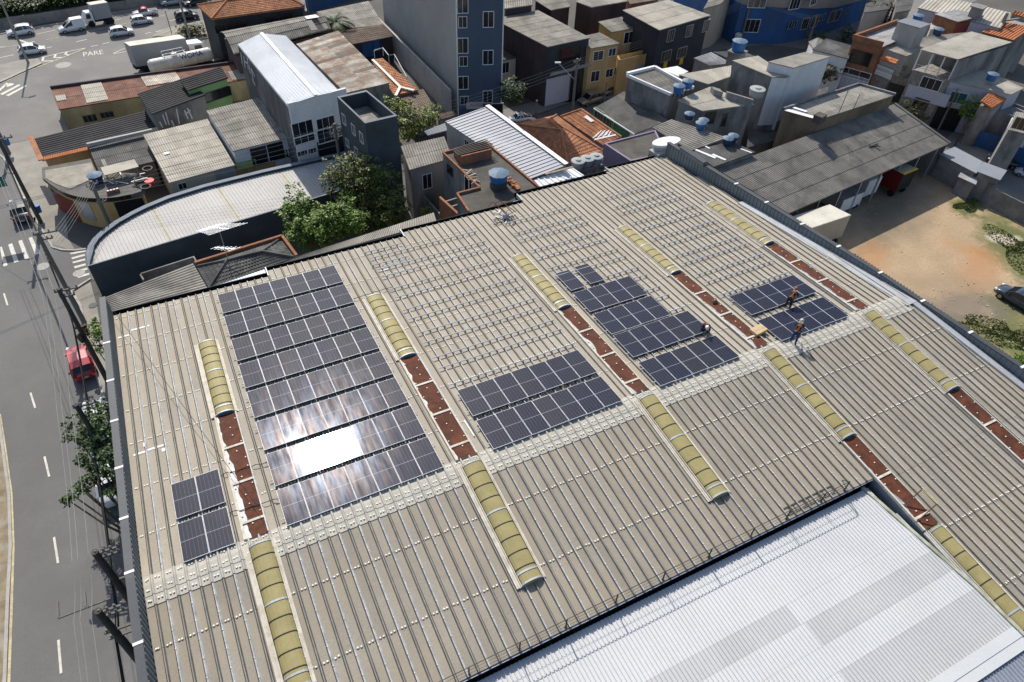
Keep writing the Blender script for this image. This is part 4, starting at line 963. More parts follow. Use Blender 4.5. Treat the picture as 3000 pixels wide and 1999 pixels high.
for i in range(0, 5):
    a, b_ = PI_[i], PI_[i+1]; nn = Vector((-.03,-.03,0)); m.prism([zto(a,0)+nn, zto(b_,0)+nn, zto(b_,0), zto(a,0)], [zto(a,2.4)+nn, zto(b_,2.4)+nn, zto(b_,2.4), zto(a,2.4)])
m.build('red_door_panel', redp, root)
cb_ = B(); cb_.root = root; cb_.w = PI_
window(cb_, (PI_[12], PI_[13]), 'L', 2015, 1370, 2.6, 2.1, name='doorway', fm=yel, gm=blkm, bars=0)
window(cb_, (PI_[8], PI_[9]), 'L', 1330, 1400, 1.3, 1.9, name='shutter', fm=gal, gm=gal, bars=0)
a, b_ = PI_[7], PI_[8]; mid = (a+b_)/2; ang = math.atan2((PI_[9]-PI_[6]).y, (PI_[9]-PI_[6]).x)
# junk on the terrace
def tank(loc, r, h, kind, label, group='blue water tanks on the roofs', lid=None):
    x, y, z = loc; t_ = thing('water_tank', label, 'water tank', loc, group)
    bm_, lm_ = {'blue': (tankb, tankl), 'dark': (tankd, tankl), 'grey': (tankg, tankg)}[kind]
    m = MB(); m.lathe((x, y, z), [(r*.82, 0), (r*.86, .04), (r*.95, h*.5), (r, h*.98), (r*.9, h)], 20); m.build('body', bm_, t_, smooth=False)
    m = MB()
    if kind == 'grey': m.lathe((x, y, z+h), [(r*1.03, -.03), (r*1.03, .05), (r*.4, .12), (r*.4, .2), (r*.2, .22), (.02, .22)], 20)
    else: m.lathe((x, y, z+h), [(r*1.08, -.04), (r*1.08, .03), (r*.6, .15), (r*.2, .22), (.02, .23)], 32, amp=.035, lobes=8)
    m.build('lid', lm_, t_)
    m = MB(); m.tube([(x+r*.9, y, z+.1), (x+r*1.25, y, z+.1), (x+r*1.25, y-.02, z-.25)], .03); m.build('pipe', whp, t_)
    return t_
c = at('L', 1490, 960, 3.45); tank((c.x, c.y, 3.45), .62, .75, 'dark', 'dark blue water tank with pleated pale lid on the corner bar terrace')
c = at('L', 1860, 800, 3.9); root = thing('lean_shelter', 'small sheet topped shelter on the corner bar terrace', 'shelter', (c.x, c.y, 3.45))
m = MB(); ang = math.atan2(ax.y, ax.x); m.box((c.x, c.y, 4.35), (3.0, 1.6, .06), ang); m.build('roof', fibp, root)
for dx, dy in ((-1.3,-.6),(1.3,-.6),(-1.3,.6),(1.3,.6)): m = MB(); m.box((c.x+dx*cos(ang)-dy*sin(ang), c.y+dx*sin(ang)+dy*cos(ang), 3.9), (.1,.1,.86)); m.build('post', wood, root)
R_ = random.Random(5)
SC = []
for k in range(16):
    c = at('L', R_.uniform(1650, 2150), R_.uniform(880, 1020), 3.5); a = R_.uniform(0, 3.1); ln_ = R_.uniform(.5, 1.7); m = MB(); m.bar((c.x, c.y, 3.5+.02*k), (c.x+cos(a)*ln_, c.y+sin(a)*ln_, 3.55+.02*k), .1, .04)
    tag(m.build('timber_offcut', wood if k % 3 else whp), 'one of the timber offcuts strewn over the corner bar terrace', 'plank', 'timber offcuts on the bar terrace')
c = at('L', 2310, 1010, 3.2); m = MB(); m.lathe((c.x, c.y, 3.2), [(.35, 0), (.42, .5), (.44, .55), (.38, .55)], 14); tag(m.build('bucket', mat('bright red plastic', (.6,.02,.015), .5)), 'bright red plastic tub at the corner of the bar terrace', 'tub')
for k, (x, y) in enumerate(((2260,760),(2240,1050),(2150,960))):
    c = at('L', x, y, 3.55); m = MB(); m.tube([(c.x+.42*cos(a*pi/8), c.y+.42*sin(a*pi/8), 3.55+.1*k) for a in range(17)], .1, 6); tag(m.build('old_tyre', blkm), ['old black tyre lying on the bar terrace nearest the beige roof','old black tyre lying beside the red tub','old black tyre among timber on the bar terrace'][k], 'tyre', 'old tyres on the terrace')
c = at('L', 1740, 1120, 3.45); m = MB(); m.box((c.x, c.y, 3.6), (1.1, .25, .28), ang); 
o = thing('tile_stack', 'row of hollow bricks at the edge of the bar terrace', 'bricks', (c.x, c.y, 3.45)); m.build('brick_row', brick, o)
for dx in (-.4,-.13,.13,.4): m = MB(); m.box((c.x+dx*cos(ang), c.y+dx*sin(ang), 3.75), (.16,.18,.03), ang); m.build('brick_end', whp, o)
# --- between showroom and warehouse
b = bld('lean_to', 'lean-to with grey corrugated roof tucked against the far left corner of the big warehouse', [('D',780,752,7.2),('D',1432,582,7.2),('D',1330,405,7.5),('D',690,652,7.5)], concw, fib, axis='u', seed=31, pitch=.21, amp=.04, sl=9, cat='shed', over=.05)
def hip(name, label, eaves, ridge, wallm, roofm, base=0, z0=None, tiles=True, th=.1, grp=HG, cat='house'):
    E = C4(*eaves); R0, R1 = C4(*ridge); root = thing(name, label, cat, (E[0].x, E[0].y, base), grp)
    m = MB(); w = inset(E, .35); m.prism([zto(a, base) for a in w], [zto(a, a.z-.15) for a in w]); m.build('wall', wallm, root)
    m = MB(); 
    # faces: E0-E1 front (R0,R1), E1-E2 right (R1), E2-E3 back, E3-E0 left (R0)
    for quad in ((E[0],E[1],R1,R0),(E[1],E[2],R1,R1),(E[2],E[3],R0,R1),(E[3],E[0],R0,R0)):
        tile_face(m, *quad, tiles=tiles)
    m.slabq([a-Vector((0,0,.05)) for a in E], th); m.build('roof', roofm, root)
    m = MB()
    for a, b_ in ((E[0],R0),(E[3],R0),(E[1],R1),(E[2],R1),(R0,R1)): m.tube([a+Vector((0,0,.07)), b_+Vector((0,0,.07))], .11, 6)
    m.build('ridge_tiles', roofm, root)
    bb = B(); bb.root = root; bb.w = w; return bb
def tile_face(m, A_, B_, C_, D_, tiles=True, course=.4, pan=.25):
    A_, B_, C_, D_ = map(Vector, (A_, B_, C_, D_)); ln = ((D_-A_).length+(C_-B_).length)/2; wd = (B_-A_).length
    nr = max(1, int(ln/course)); nc = max(1, int(wd/pan)) if tiles else 1; R = random.Random(int(wd*100))
    for r in range(nr):
        v0, v1 = r/nr, (r+1)/nr; P0, P1 = lerp(A_, D_, v0), lerp(B_, C_, v0); Q0, Q1 = lerp(A_, D_, v1), lerp(B_, C_, v1)
        n_ = max(1, int((P1-P0).length/pan)) if tiles else 1; vs = []; fs = []; ts = []
        for i in range(n_):
            for u, h in ((0, 0), (.5, .045), (1-.02, 0)):
                uu = (i+u)/n_; vs += [lerp(P0, P1, uu)+Vector((0,0,h+.045)), lerp(Q0, Q1, uu)+Vector((0,0,h)), lerp(P0, P1, uu)+Vector((0,0,h-.02))]
            o = i*9; t_ = R.gauss(0, .4)
            for j in range(2): fs += [(o+3*j, o+3*j+3, o+3*j+4, o+3*j+1), (o+3*j+2, o+3*j+5, o+3*j+3, o+3*j)]; ts += [t_, t_]
        m.add(vs, fs, 0, [max(-1, min(1, x)) for x in ts])
b = hip('hipped_house', 'low house with dark hipped sheet roof squeezed between showroom and warehouse, under the antenna', [('D',1440,578,4.6),('D',2035,365,4.6),('D',1930,240,4.6),('D',1355,430,4.6)], [('D',1565,385,5.2),('D',1805,325,5.2)], concw, fibd)
m = MB()
for a, b_ in ((('D',1345,412,4.7),('D',1945,225,4.7)),(('D',1945,225,4.7),('D',2045,362,4.7))): m.bar(at(*a), at(*b_), .22, .5)
m.build('parapet', brick, b.root)
m = MB(); q = C4(('D',985,520,2.5),('D',960,480,2.5),('D',1330,362,2.5),('D',1352,400,2.5))
for a, b_ in zip(q, q[1:]): m.prism([zto(a,0), zto(b_,0), zto(b_,0)+Vector((.1,.15,0)), zto(a,0)+Vector((.1,.15,0))], [a, b_, b_+Vector((.1,.15,0)), a+Vector((.1,.15,0))])
tag(m.build('yard_wall', concw), 'low grey yard wall behind the lean-to at the foot of the showroom', 'wall')
b = bld('eave_strip', 'narrow pale corrugated strip roof beside the lean-to along the warehouse gutter', [('D',1440,594,7.45),('D',1845,500,7.45),('D',1822,446,7.6),('D',1430,577,7.6)], concw, wht, seed=33, cat='roof', pitch=.2, base=0)
b = bld('eave_strip', 'long pale corrugated strip roof behind the warehouse gutter at the foot of the large tree', [('N',75,893,7.4),('N',1120,612,7.4),('N',1100,545,7.6),('N',190,838,7.55)], concw, fibp, seed=34, cat='roof', pitch=.2)
# --- houses behind centre
b = bld('ruined_yard_house', 'house with grey corrugated roof and dark roofless yard beside the tower', [('B',705,1174,6.0),('B',1000,1092,6.0),('B',945,942,6.4),('B',645,1010,6.4)], concw, fib, seed=35, pitch=.24, amp=.045, sl=1.6)
window(b, 0, 'K', 155, 285, 1.0, 1.6, bars=1)
m = MB(); q = C4(('B',650,1150,5.8),('B',735,1280,3.0),('B',925,1490,3.0)); 
for a, b_ in zip(C4(('B',735,1280,3.0)), C4(('B',925,1490,3.0))): m.prism([zto(a,0), zto(b_,0), zto(b_,0)+Vector((.15,.1,0)), zto(a,0)+Vector((.15,.1,0))], [a, b_, b_+Vector((.15,.1,0)), a+Vector((.15,.1,0))])
tag(m.build('yard_wall', concw), 'long mossy grey yard wall in front of the roofless yard', 'wall')
a, b_ = C4(('B',908,1360,5.5),('B',1040,1480,5.5)); m = MB(); m.prism([zto(a,0), zto(b_,0), zto(b_,0)+Vector((.2,.15,0)), zto(a,0)+Vector((.2,.15,0))], [a, b_, b_+Vector((.2,.15,0)), a+Vector((.2,.15,0))]); tag(m.build('brick_wall', brick), 'bare orange brick wall beside the dark slab house, near the warehouse gutter', 'wall')
for k, (x, y, x2, y2) in enumerate(((950,1395,1030,1370),(990,1430,1050,1410))):
    a, b_ = C4(('B',x,y,5.0),('B',x2,y2,5.0)); m = MB(); m.bar(a, b_, .15, .2); tag(m.build('concrete_beam', conc), 'concrete beam bridging the brick wall and dark slab house, %s one' % ['upper','lower'][k], 'beam')
pts = [('K',255,105),('K',530,40),('K',865,325),('K',740,372),('K',715,400),('K',420,480),('K',345,365),('K',490,328)]
P = C4(*[(t, x, y, 7.6) for t, x, y in pts]); c = sum(P, Vector())/len(P)
root = thing('slab_house', 'grey rendered house with dark flat slab roof, brick rim and a bright blue water tank', 'house', (c.x, c.y, 0), HG)
m = MB(); m.prism([zto(a,0) for a in P], [zto(a,7.45) for a in P]); m.build('wall', concw, root)
m = MB(); m.slabq([zto(a,7.5) for a in P], .04); m.build('roof', slab, root)
m = MB()
for i in (0, 1, 5, 6, 7): 
    a, b_ = P[i], P[(i+1) % 8]; m.bar(zto(a,7.6), zto(b_,7.6), .16, .22)
m.build('brick_rim', brick, root)
sb = B(); sb.root = root; sb.w = P
window(sb, (P[0], P[7]), 'K', 302, 215, 1.1, .9, fm=dks); window(sb, (P[0], P[7]), 'K', 408, 312, .8, 2.0, name='door', bars=0); window(sb, (P[0], P[7]), 'K', 432, 325, .5, 1.6, name='door', bars=0)
c = at('K', 607, 320, 7.5); ped = MB(); ped.lathe((c.x, c.y, 7.5), [(.75, 0), (.75, .55), (.2, .56)], 20); tag(ped.build('tank_plinth', slab), 'round dark plinth under the bright blue water tank', 'plinth')
tank((c.x, c.y, 8.06), .8, .75, 'blue', 'bright blue round water tank with pale lid on the dark slab roof')
R_ = random.Random(8)
for k in range(30):
    c = at('K', 668+k*2.3+R_.uniform(-8, 8), 278+k*2.3+R_.uniform(-8, 8), 7.55); m = MB(); m.box((c.x, c.y, 7.56+.1*(k % 3)), (.3, .16, .12), R_.uniform(0, .6)); tag(m.build('brick', mat('loose orange brick', (.42,.17,.08), .9, var=.2)), 'one loose orange hollow brick of the pile beside the bright blue tank', 'brick', 'loose bricks beside the blue tank')
for k in range(12):
    c = at('K', 405+k*5, 228+k*4.6+R_.uniform(-15, 15), 7.55); a = R_.uniform(-.9, .9); m = MB(); m.bar((c.x-.5*cos(a), c.y-.5*sin(a), 7.56+.03*(k % 4)), (c.x+.5*cos(a), c.y+.5*sin(a), 7.6+.03*(k % 4)), .09, .04); tag(m.build('timber_offcut', wood if k % 2 else concl), 'one of the pale planks heaped on the edge of the dark slab roof', 'plank', 'planks on the slab roof')
c = at('K', 445, 130, 7.6); root2 = thing('brick_box', 'unfinished brick enclosure with a bundle of pipes across it on the dark slab roof', 'enclosure', (c.x, c.y, 7.5))
m = MB(); a2 = math.atan2(P[1].y-P[0].y, P[1].x-P[0].x)
for dx, dy, w_, d_ in ((0,-.7,3.0,.16),(0,.7,3.0,.16),(-1.42,0,.16,1.24),(1.42,0,.16,1.24)): m.box((c.x+dx*cos(a2)-dy*sin(a2), c.y+dx*sin(a2)+dy*cos(a2), 7.95), (w_, d_, .9), a2)
m.build('brick_wall', brick, root2)
for k in range(6): m = MB(); dy = -.5+k*.2; m.bar((c.x-1.8*cos(a2)-dy*sin(a2), c.y-1.8*sin(a2)+dy*cos(a2), 8.45), (c.x+1.9*cos(a2+.05*k)-dy*sin(a2), c.y+1.9*sin(a2+.05*k)+dy*cos(a2), 8.47), .07); m.build('pipe', dks, root2)
b = bld('zinc_roof_building', 'long building with silvery ribbed metal roof and bright ridge flashing beside the dark slab house', [('B',1535,1232,7.0),('B',1785,1140,7.6),('B',1240,735,7.6),('B',950,838,7.0)], concl, alu, axis='u', seed=37, style='trap', pitch=.5, amp=.05, sl=30, sw=30, jit=.1, cat='building')
m = MB(); m.bar(b.q[1]+Vector((0,0,.14)), b.q[2]+Vector((0,0,.14)), .45, .06); m.build('ridge_flashing', wht, b.root)
window(b, 3, 'B', 1100, 985, .7, .6)
b = bld('zinc_roof_annex', 'short lower annex with white ribbed metal roof at the end of the silvery roof', [('B',1605,1290,6.7),('B',1910,1213,6.9),('B',1822,1152,7.1),('B',1560,1240,6.9)], concl, wht, seed=38, style='trap', pitch=.5, amp=.06, sl=30, sw=30, jit=.1, cat='building')
m = MB(); a, b_ = C4(('B',1640,1200,7.5),('B',1830,1150,7.6)); m.bar(a, b_, .25, .05); m.build('wood_plank', wood, b.root)
b = hip('tiled_house', 'house with hipped orange clay tile roof behind the silvery metal roof', [('J',488,688,5.2),('J',835,600,5.2),('J',390,264,5.2),('J',28,342,5.2)], [('J',430,395,6.6),('J',322,305,6.5)], lil, tile)
E_ = None
q = C4(('J',800,532,5.0),('J',955,455,6.0),('J',607,213,6.0),('J',425,276,5.0)); root = thing('tiled_house', 'house with patched orange tile roof carrying white repaired spots, behind the hipped one', 'house', (q[0].x, q[0].y, 0), HG)
m = MB(); w = inset(q, .3); m.prism([zto(a,0) for a in w], [zto(a,a.z-.15) for a in w]); m.build('wall', concl, root)
m = MB(); tile_face(m, q[3], q[0], q[1], q[2]); m.slabq([a-Vector((0,0,.05)) for a in q], .08); m.build('roof', tile, root)
m = MB(); m.tube([q[1]+Vector((0,0,.05)), q[2]+Vector((0,0,.05))], .1, 6); m.tube([q[2]+Vector((0,0,.05)), q[3]+Vector((0,0,.05))], .1, 6); m.build('ridge_tiles', tile, root)
def onroof(t, x, y, q, lift=.1):
    n = (q[1]-q[0]).cross(q[3]-q[0]).normalized(); d = ray(t, x, y); O = Vector((0,0,CAMZ)); k = (q[0]-O).dot(n)/d.dot(n); return O+d*k+Vector((0,0,lift))
m = MB(); m.slabq([onroof('J',*p,q) for p in ((690,330),(718,318),(655,270),(628,285))], .02); m.slabq([onroof('J',*p,q,.09) for p in ((715,490),(912,445),(905,434),(725,474))], .02)
for k in range(9): m.slabq([onroof('J', 700+k*22+dx, 462-k*3+dy-k%2*10, q, .09) for dx, dy in ((0,10),(16,6),(70-k*5,-50+k*2),(56-k*5,-46+k*2))], .02) if k < 7 else None
m.build('whitewashed_patch', whp, root)
# tanks on stand
st_ = at('B', 1925, 1190, 6.3); root = thing('tank_stand', 'grey concrete stand carrying three grey water tanks behind the warehouse gutter', 'stand', (st_.x, st_.y, 0))
a, b_ = C4(('B',1845,1180,6.6),('B',2030,1130,6.6)); dv = (b_-a).normalized(); 
for o_off in (-.35, .35): m = MB(); n_ = Vector((-dv.y, dv.x, 0))*o_off; m.bar(a+n_, b_+n_, .14, .2); m.build('beam', conc, root)
for k in range(4): m = MB(); p = lerp(a, b_, k/3); m.box((p.x, p.y, 3.25), (.16, .9, 6.5), math.atan2(dv.y, dv.x)); m.build('leg', conc, root)
for k, (x, y) in enumerate(((1861,1152),(1925,1135),(1986,1120))):
    c = at('B', x, y, 6.75); tank((c.x, c.y, 6.75), .62, .62, 'grey', '%s of three round grey water tanks in a row on a stand' % ['left','middle','right'][k], 'grey tanks in a row')
b = bld('dark_roof_house', 'green and white walled house with dark corrugated roof beside the tiled roofs', [('J',1070,430,4.4),('G',625,1000,5.2),('G',112,660,5.2),('J',716,202,4.4)], whw, fibd, axis='v', seed=40, pitch=.2, amp=.035, sl=30)
for (x, y, w_) in ((760,275,1.6),(840,335,1.8)): window(b, 3, 'J', x, y, w_, 1.6, fm=grn, bars=2)
window(b, 3, 'J', 950, 405, 3.0, 1.2, fm=grn, gm=mat('green panel', (.05,.16,.08), .7), bars=1)
m = MB(); m.bar(b.q[0]+Vector((0,0,-.02)), b.q[3]+Vector((0,0,-.02)), .12, .12); m.build('gutter', whp, b.root)
b = bld('patio_slab_house', 'lilac walled house with bare grey concrete slab roof by the warehouse corner', [('J',1035,662,7.2),('J',1360,600,7.2),('J',1255,392,7.2),('J',803,508,7.2)], lil, slab, flat=.12, seed=41)
c = at('Z', 325, 150, 8.7); root = thing('oval_shaft', 'oval white topped concrete shaft at the warehouse corner', 'shaft', (c.x, c.y, 6)); m = MB()
ov = [(c.x+1.35*cos(a*pi/12), c.y+.62*sin(a*pi/12)) for a in range(24)]
m.prism([Vector((x, y, 6)) for x, y in ov], [Vector((x, y, 8.5)) for x, y in ov]); m.build('wall', concl, root)
m = MB(); ov = [(c.x+1.5*cos(a*pi/12), c.y+.72*sin(a*pi/12)) for a in range(24)]; m.prism([Vector((x, y, 8.5)) for x, y in ov], [Vector((x, y, 8.7)) for x, y in ov]); m.build('top', whp, root)
m = MB(); m.box((c.x-.9, c.y-.3, 7.3), (1.4, 1.2, 1.6), .2); m.build('base', concl, root)
b = bld('striped_roof_house', 'low house with strongly striped grey corrugated roof behind the oval shaft', [('G',880,1345,6.3),('G',1300,1195,6.3),('G',650,985,6.6),('G',430,1078,6.6)], concw, fib, axis='u', seed=42, pitch=.26, amp=.06, sl=30)
for k, (x, y) in enumerate(((850,985),(1010,1058),(978,1092))):
    c = at('G', x, y, 6.5); tank((c.x, c.y, 6.62), .5, .55, 'blue' if k else 'dark', ['small blue tank nearest the dark corrugated roof on the striped roof','small blue tank at the back of the touching pair on the striped roof','small blue tank at the front of the touching pair on the striped roof'][k])
b = bld('patched_roof_house', 'low dark corrugated roof with white plank patches against the warehouse parapet', [('G',1140,1530,6.0),('G',1620,1360,6.0),('G',1345,1235,6.2),('G',890,1345,6.2)], concw, fibd, axis='v', seed=43, pitch=.22, amp=.05, sl=3)
m = MB(); q = b.q
for p in (((915,1340),(935,1330),(1170,1425),(1150,1440)),((1110,1395),(1135,1385),(1285,1450),(1265,1462)),((1035,1300),(1050,1295),(1098,1320),(1085,1328)),((1440,1330),(1455,1325),(1580,1370),(1565,1376))): m.slabq([onroof('G', *s_, q, .1) for s_ in p], .03)
m.build('white_plank', whp, b.root)
for k, (x, y) in enumerate(((1290,1262),(1352,1230))):
    c = at('G', x, y, 6.3); tank((c.x, c.y, 6.3), .5, .6, 'dark', ['blue tank at the front of the pair on the patched dark roof','blue tank at the back of the pair on the patched dark roof'][k])
# --- grey concrete group in the centre right
b = bld('grey_gable_house', 'tall grey rendered house with striped roof behind white edged parapet', [('G',648,700,7.6),('G',900,640,7.6),('G',458,400,7.8),('G',140,478,7.8)], concw, fib, axis='u', seed=44, pitch=.24, amp=.05, sl=30)
m = MB(); m.bar(b.q[2]+Vector((0,0,.2)), b.q[1]+Vector((0,0,.2)), .3, .3); m.bar(b.q[3]+Vector((0,0,.2)), b.q[2]+Vector((0,0,.2)), .3, .3); m.bar(b.q[3]+Vector((0,0,.05)), b.q[0]+Vector((0,0,.05)), .2, .3); m.build('parapet', whp, b.root)
b = bld('beige_roof_house', 'grey rendered house with beige corrugated roof and two blue tanks at its corner', [('G',1015,887,7.4),('G',1600,810,7.4),('G',1100,606,7.6),('G',725,758,7.6)], concw, fibp, axis='v', seed=45, pitch=.18, amp=.03, sl=2)
window(b, 0, 'G', 1095, 965, 1.2, 1.3, fm=dks); window(b, 0, 'G', 1258, 985, .7, 1.6, name='door', fm=conc, bars=0)
for k, (x, y) in enumerate(((726,690),(828,630))):
    c = at('G', x, y, 7.9); root = thing('tank_rack', '%s rack under a blue tank at the beige roof corner' % ['left','right'][k], 'rack', (c.x, c.y, 7.5)); m = MB()
    for dx in (-.3,.3):
        for dy in (-.3,.3): m.box((c.x+dx, c.y+dy, 7.75), (.07,.07,.6))
    m.build('post', dks, root); tank((c.x, c.y, 8.05), .58, .75, 'blue', ['blue tank with white lettering on a rack, left of the pair at the beige roof corner','blue tank with pale green lid, right of the pair at the beige roof corner'][k])
m = MB(); q = C4(('G',1300,670,8.2),('G',1600,760,8.2)); m.prism([zto(q[0],7), zto(q[1],7), zto(q[1],7)+Vector((.1,.3,0)), zto(q[0],7)+Vector((.1,.3,0))], [q[0], q[1], q[1]+Vector((.1,.3,0)), q[0]+Vector((.1,.3,0))]); m.build('parapet', concw, b.root)
q = C4(('G',1150,640,8.2),('G',1250,670,8.2)); m = MB(); m.prism([zto(q[0],7), zto(q[1],7), zto(q[1],7)+Vector((.2,.8,0)), zto(q[0],7)+Vector((.2,.8,0))], [q[0], q[1], q[1]+Vector((.2,.8,0)), q[0]+Vector((.2,.8,0))]); m.build('parapet', concw, b.root)
c = at('G', 1632, 680, 8.0); tank((c.x, c.y, 7.7), .8, .75, 'grey', 'large round grey cement tank beside the white painted wall')
b = bld('white_wall_house', 'tall house with dark grey side, white painted wall and pale corrugated roof', [('G',1820,500,9.3),('G',2012,488,9.3),('G',1652,250,9.6),('G',1355,305,9.6)], concw, fibp, axis='v', seed=46, sl=30, pitch=.2)
b2 = bld('white_wall_annex', 'upper storey with cream sheet roof above long white painted wall', [('G',2060,392,10.2),('C',1240,328,10.2),('C',1095,300,10.4),('C',882,356,10.4)], whw, fibp, axis='v', seed=47, sl=30, pitch=.2, over=.08)
for (bb_, z0_, z1_, mm_, nm_) in ((b, 3.8, 9.2, whw, 'white_wall'), (b2, 0, 4.2, concw, 'lower_wall')):
    p0, p1 = bb_.w[0], bb_.w[1]; dd = (zto(p1,0)-zto(p0,0)).normalized(); nn = Vector((dd.y,-dd.x,0))*.05
    m = MB(); m.prism([zto(p0,z0_), zto(p1,z0_), zto(p1,z0_)+nn, zto(p0,z0_)+nn], [zto(p0,z1_), zto(p1,z1_-.1), zto(p1,z1_-.1)+nn, zto(p0,z1_)+nn]); m.build(nm_, mm_, bb_.root)
b = bld('sheet_roof_house', 'low house with pale streaked sheet roof between the grey gable and the grey side wall', [('G',1078,580,7.2),('G',1335,490,7.2),('G',1345,362,7.4),('G',738,468,7.4)], concw, fibp, axis='v', seed=48, sl=30, pitch=.22)
b = bld('maroon_wall_shed', 'small maroon walled shed with pale ribbed roof by the dark two storey house', [('G',735,490,6.6),('G',850,432,6.6),('G',725,368,6.8),('G',542,402,6.8)], redp, wht, seed=49, cat='shed')
b = bld('worn_roof_shed', 'open shed with worn striped sheet roof below the concrete tank tower', [('G',1090,365,5.8),('G',1345,340,5.8),('G',1110,212,6.1),('G',908,278,6.1)], conc, tine, axis='u', seed=50, cat='shed', pitch=.24, amp=.05, sl=30)
b = bld('rubble_roof_house', 'low house with cluttered roof behind the concrete tank tower', [('G',1350,300,5.2),('G',1700,290,5.2),('G',1450,190,5.4),('G',1130,205,5.4)], conc, fibd, seed=51)
c = at('G', 1385, 285, 5.6); c_ = at('G', 1412, 205, 8.0); root = thing('tank_tower', 'square concrete block tower holding up a blue water tank', 'tower', (c_.x, c_.y, 0)); m = MB(); m.box((c_.x, c_.y, 4.0), (1.5, 1.5, 8.0), .4); m.build('shaft', concw, root)
m = MB(); m.box((c_.x, c_.y, 8.05), (1.8, 1.8, .12), .4); m.build('platform', concw, root); tank((c_.x, c_.y, 8.15), .8, 1.1, 'blue', 'tall blue water tank with pale lid on the concrete tower near the street pole')
b = bld('tarred_roof_house', 'brown walled building with flat weathered grey sheet roof behind the large corrugated warehouse', [('C',1178,688,7.0),('C',1612,548,7.0),('C',1400,488,7.2),('C',968,632,7.2)], brwn, fib, axis='u', seed=52, pitch=.22, amp=.02, sl=30)
m = MB(); m.bar(b.q[3]+Vector((0,0,.12)), b.q[2]+Vector((0,0,.12)), .22, .25); m.bar(b.q[2]+Vector((0,0,.12)), b.q[1]+Vector((0,0,.12)), .22, .25); m.build('parapet', concw, b.root)
q = b.q; m = MB(); m.slabq([onroof('C',*p,q,.1) for p in ((975,640),(1150,688),(1165,678),(985,628))], .03); m.slabq([onroof('C',*p,q,.1) for p in ((1020,625),(1100,650),(1108,643),(1030,618))], .03); m.build('white_sheet', wht, b.root)
c = at('C', 1180, 672, 7.5); m = MB(); m.box((c.x, c.y, 7.35), (1.1, .9, .8), .3); m.build('chimney', slab, b.root)
for k, (x, y, h) in enumerate(((1282,665,2.6),(1370,630,1.6))): c = at('C', x, y, 7.1); m = MB(); m.bar((c.x, c.y, 7.1), (c.x+.3, c.y+.1, 7.1+h), .05); tag(m.build('antenna_mast', dks), ['taller thin antenna mast on the flat weathered grey roof','shorter thin antenna mast on the flat weathered grey roof'][k], 'mast')
b = bld('brown_annex', 'low brown rendered annex with dark ribbed roof in the shade of the white wall', [('C',930,790,3.6),('C',1180,740,3.6),('C',1230,500,3.9),('C',1050,545,3.9)], brwn, fibd, seed=53)
b = bld('dark_shack', 'low dark corrugated shack roof in shadow below the white painted wall', [('C',760,850,3.0),('C',960,800,3.0),('C',940,700,3.2),('C',770,760,3.2)], concw, fibd, seed=54, cat='shed', axis='u')
# --- big corrugated warehouse on the right with open front
q = C4(('C',1000,1228,3.8),('C',1922,828,3.8),('C',1605,600,5.6),('C',585,972,5.6))
root = thing('truck_shed', 'large truck shed with huge grey corrugated roof, open on its yard side', 'shed', (q[0].x, q[0].y, 0))
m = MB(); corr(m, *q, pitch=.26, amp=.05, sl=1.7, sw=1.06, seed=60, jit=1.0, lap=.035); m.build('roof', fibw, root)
w = inset(q, .3); m = MB()
for a, b_ in ((w[1], w[2]), (w[2], w[3]), (w[3], w[0])): d = Vector((b_.y-a.y, a.x-b_.x, 0)).normalized()*.2; m.prism([zto(a,0), zto(b_,0), zto(b_,0)+d, zto(a,0)+d], [a-Vector((0,0,.15)), b_-Vector((0,0,.15)), b_+d-Vector((0,0,.15)), a+d-Vector((0,0,.15))])
m.build('wall', concw, root)
for k in range(8): a = lerp(q[0], q[1], .06+k*.125); m = MB(); m.box((a.x, a.y+.25, 1.85), (.16, .16, 3.7)); m.build('post', gal, root)
m = MB(); m.bar(q[2]+Vector((.1,0,.05)), q[1]+Vector((.1,0,.05)), .35, .2); m.build('verge_strip', fibd, root)
m = MB(); p_ = onroof('C',1460,850,q,.1); m.bar(p_, p_+Vector((1.4,.1,.05)), .12, .08); m.bar(p_+Vector((.3,.2,0)), p_+Vector((1.2,-.5,.05)), .1, .06); tag(m.build('broken_batten', dks), 'broken dark battens lying on the huge grey corrugated roof', 'timber')
# --- tall blue tower
f0 = at('X',1341,338,0); f1 = at('X',1468.5,333,0); dv = (f1-f0).normalized(); nb = Vector((-dv.y, dv.x, 0))
HT = 26; dep = 17.5
root = thing('apartment_tower', 'tall slate blue apartment tower with white window frames and bare grey side wall', 'building', ((f0.x+f1.x)/2, f0.y, 0))
bk = at('B',538,230,1.0); bk.z = 0; q = [f0, f1, f1+(bk-f0), bk]; m = MB(); m.prism(q, [zto(a, HT) for a in q]); m.build('wall', mat('cement side wall', (.33,.325,.31), .92, var=.07, scale=.4, stain=(.25,.245,.235), samt=.3, sscale=.12, grain=.05), root)
m = MB(); nf = -nb*.05; m.prism([f0+nf+dv*.12, f1+nf-dv*.12, f1-dv*.12, f0+dv*.12], [zto(a, HT) for a in (f0+nf+dv*.12, f1+nf-dv*.12, f1-dv*.12, f0+dv*.12)]); m.build('front_facade', blue, root)
m = MB(); m.prism([f0+nf*1.4, f0+nf*1.4+dv*.12, f0+dv*.12, f0], [zto(a, HT) for a in (f0+nf*1.4, f0+nf*1.4+dv*.12, f0+dv*.12, f0)]); m.prism([f1+nf*1.4-dv*.12, f1+nf*1.4, f1, f1-dv*.12], [zto(a, HT) for a in (f1+nf*1.4-dv*.12, f1+nf*1.4, f1, f1-dv*.12)]); m.build('corner_trim', whp, root)
tb = B(); tb.root = root; tb.w = [f0-nb*.06, f1-nb*.06]
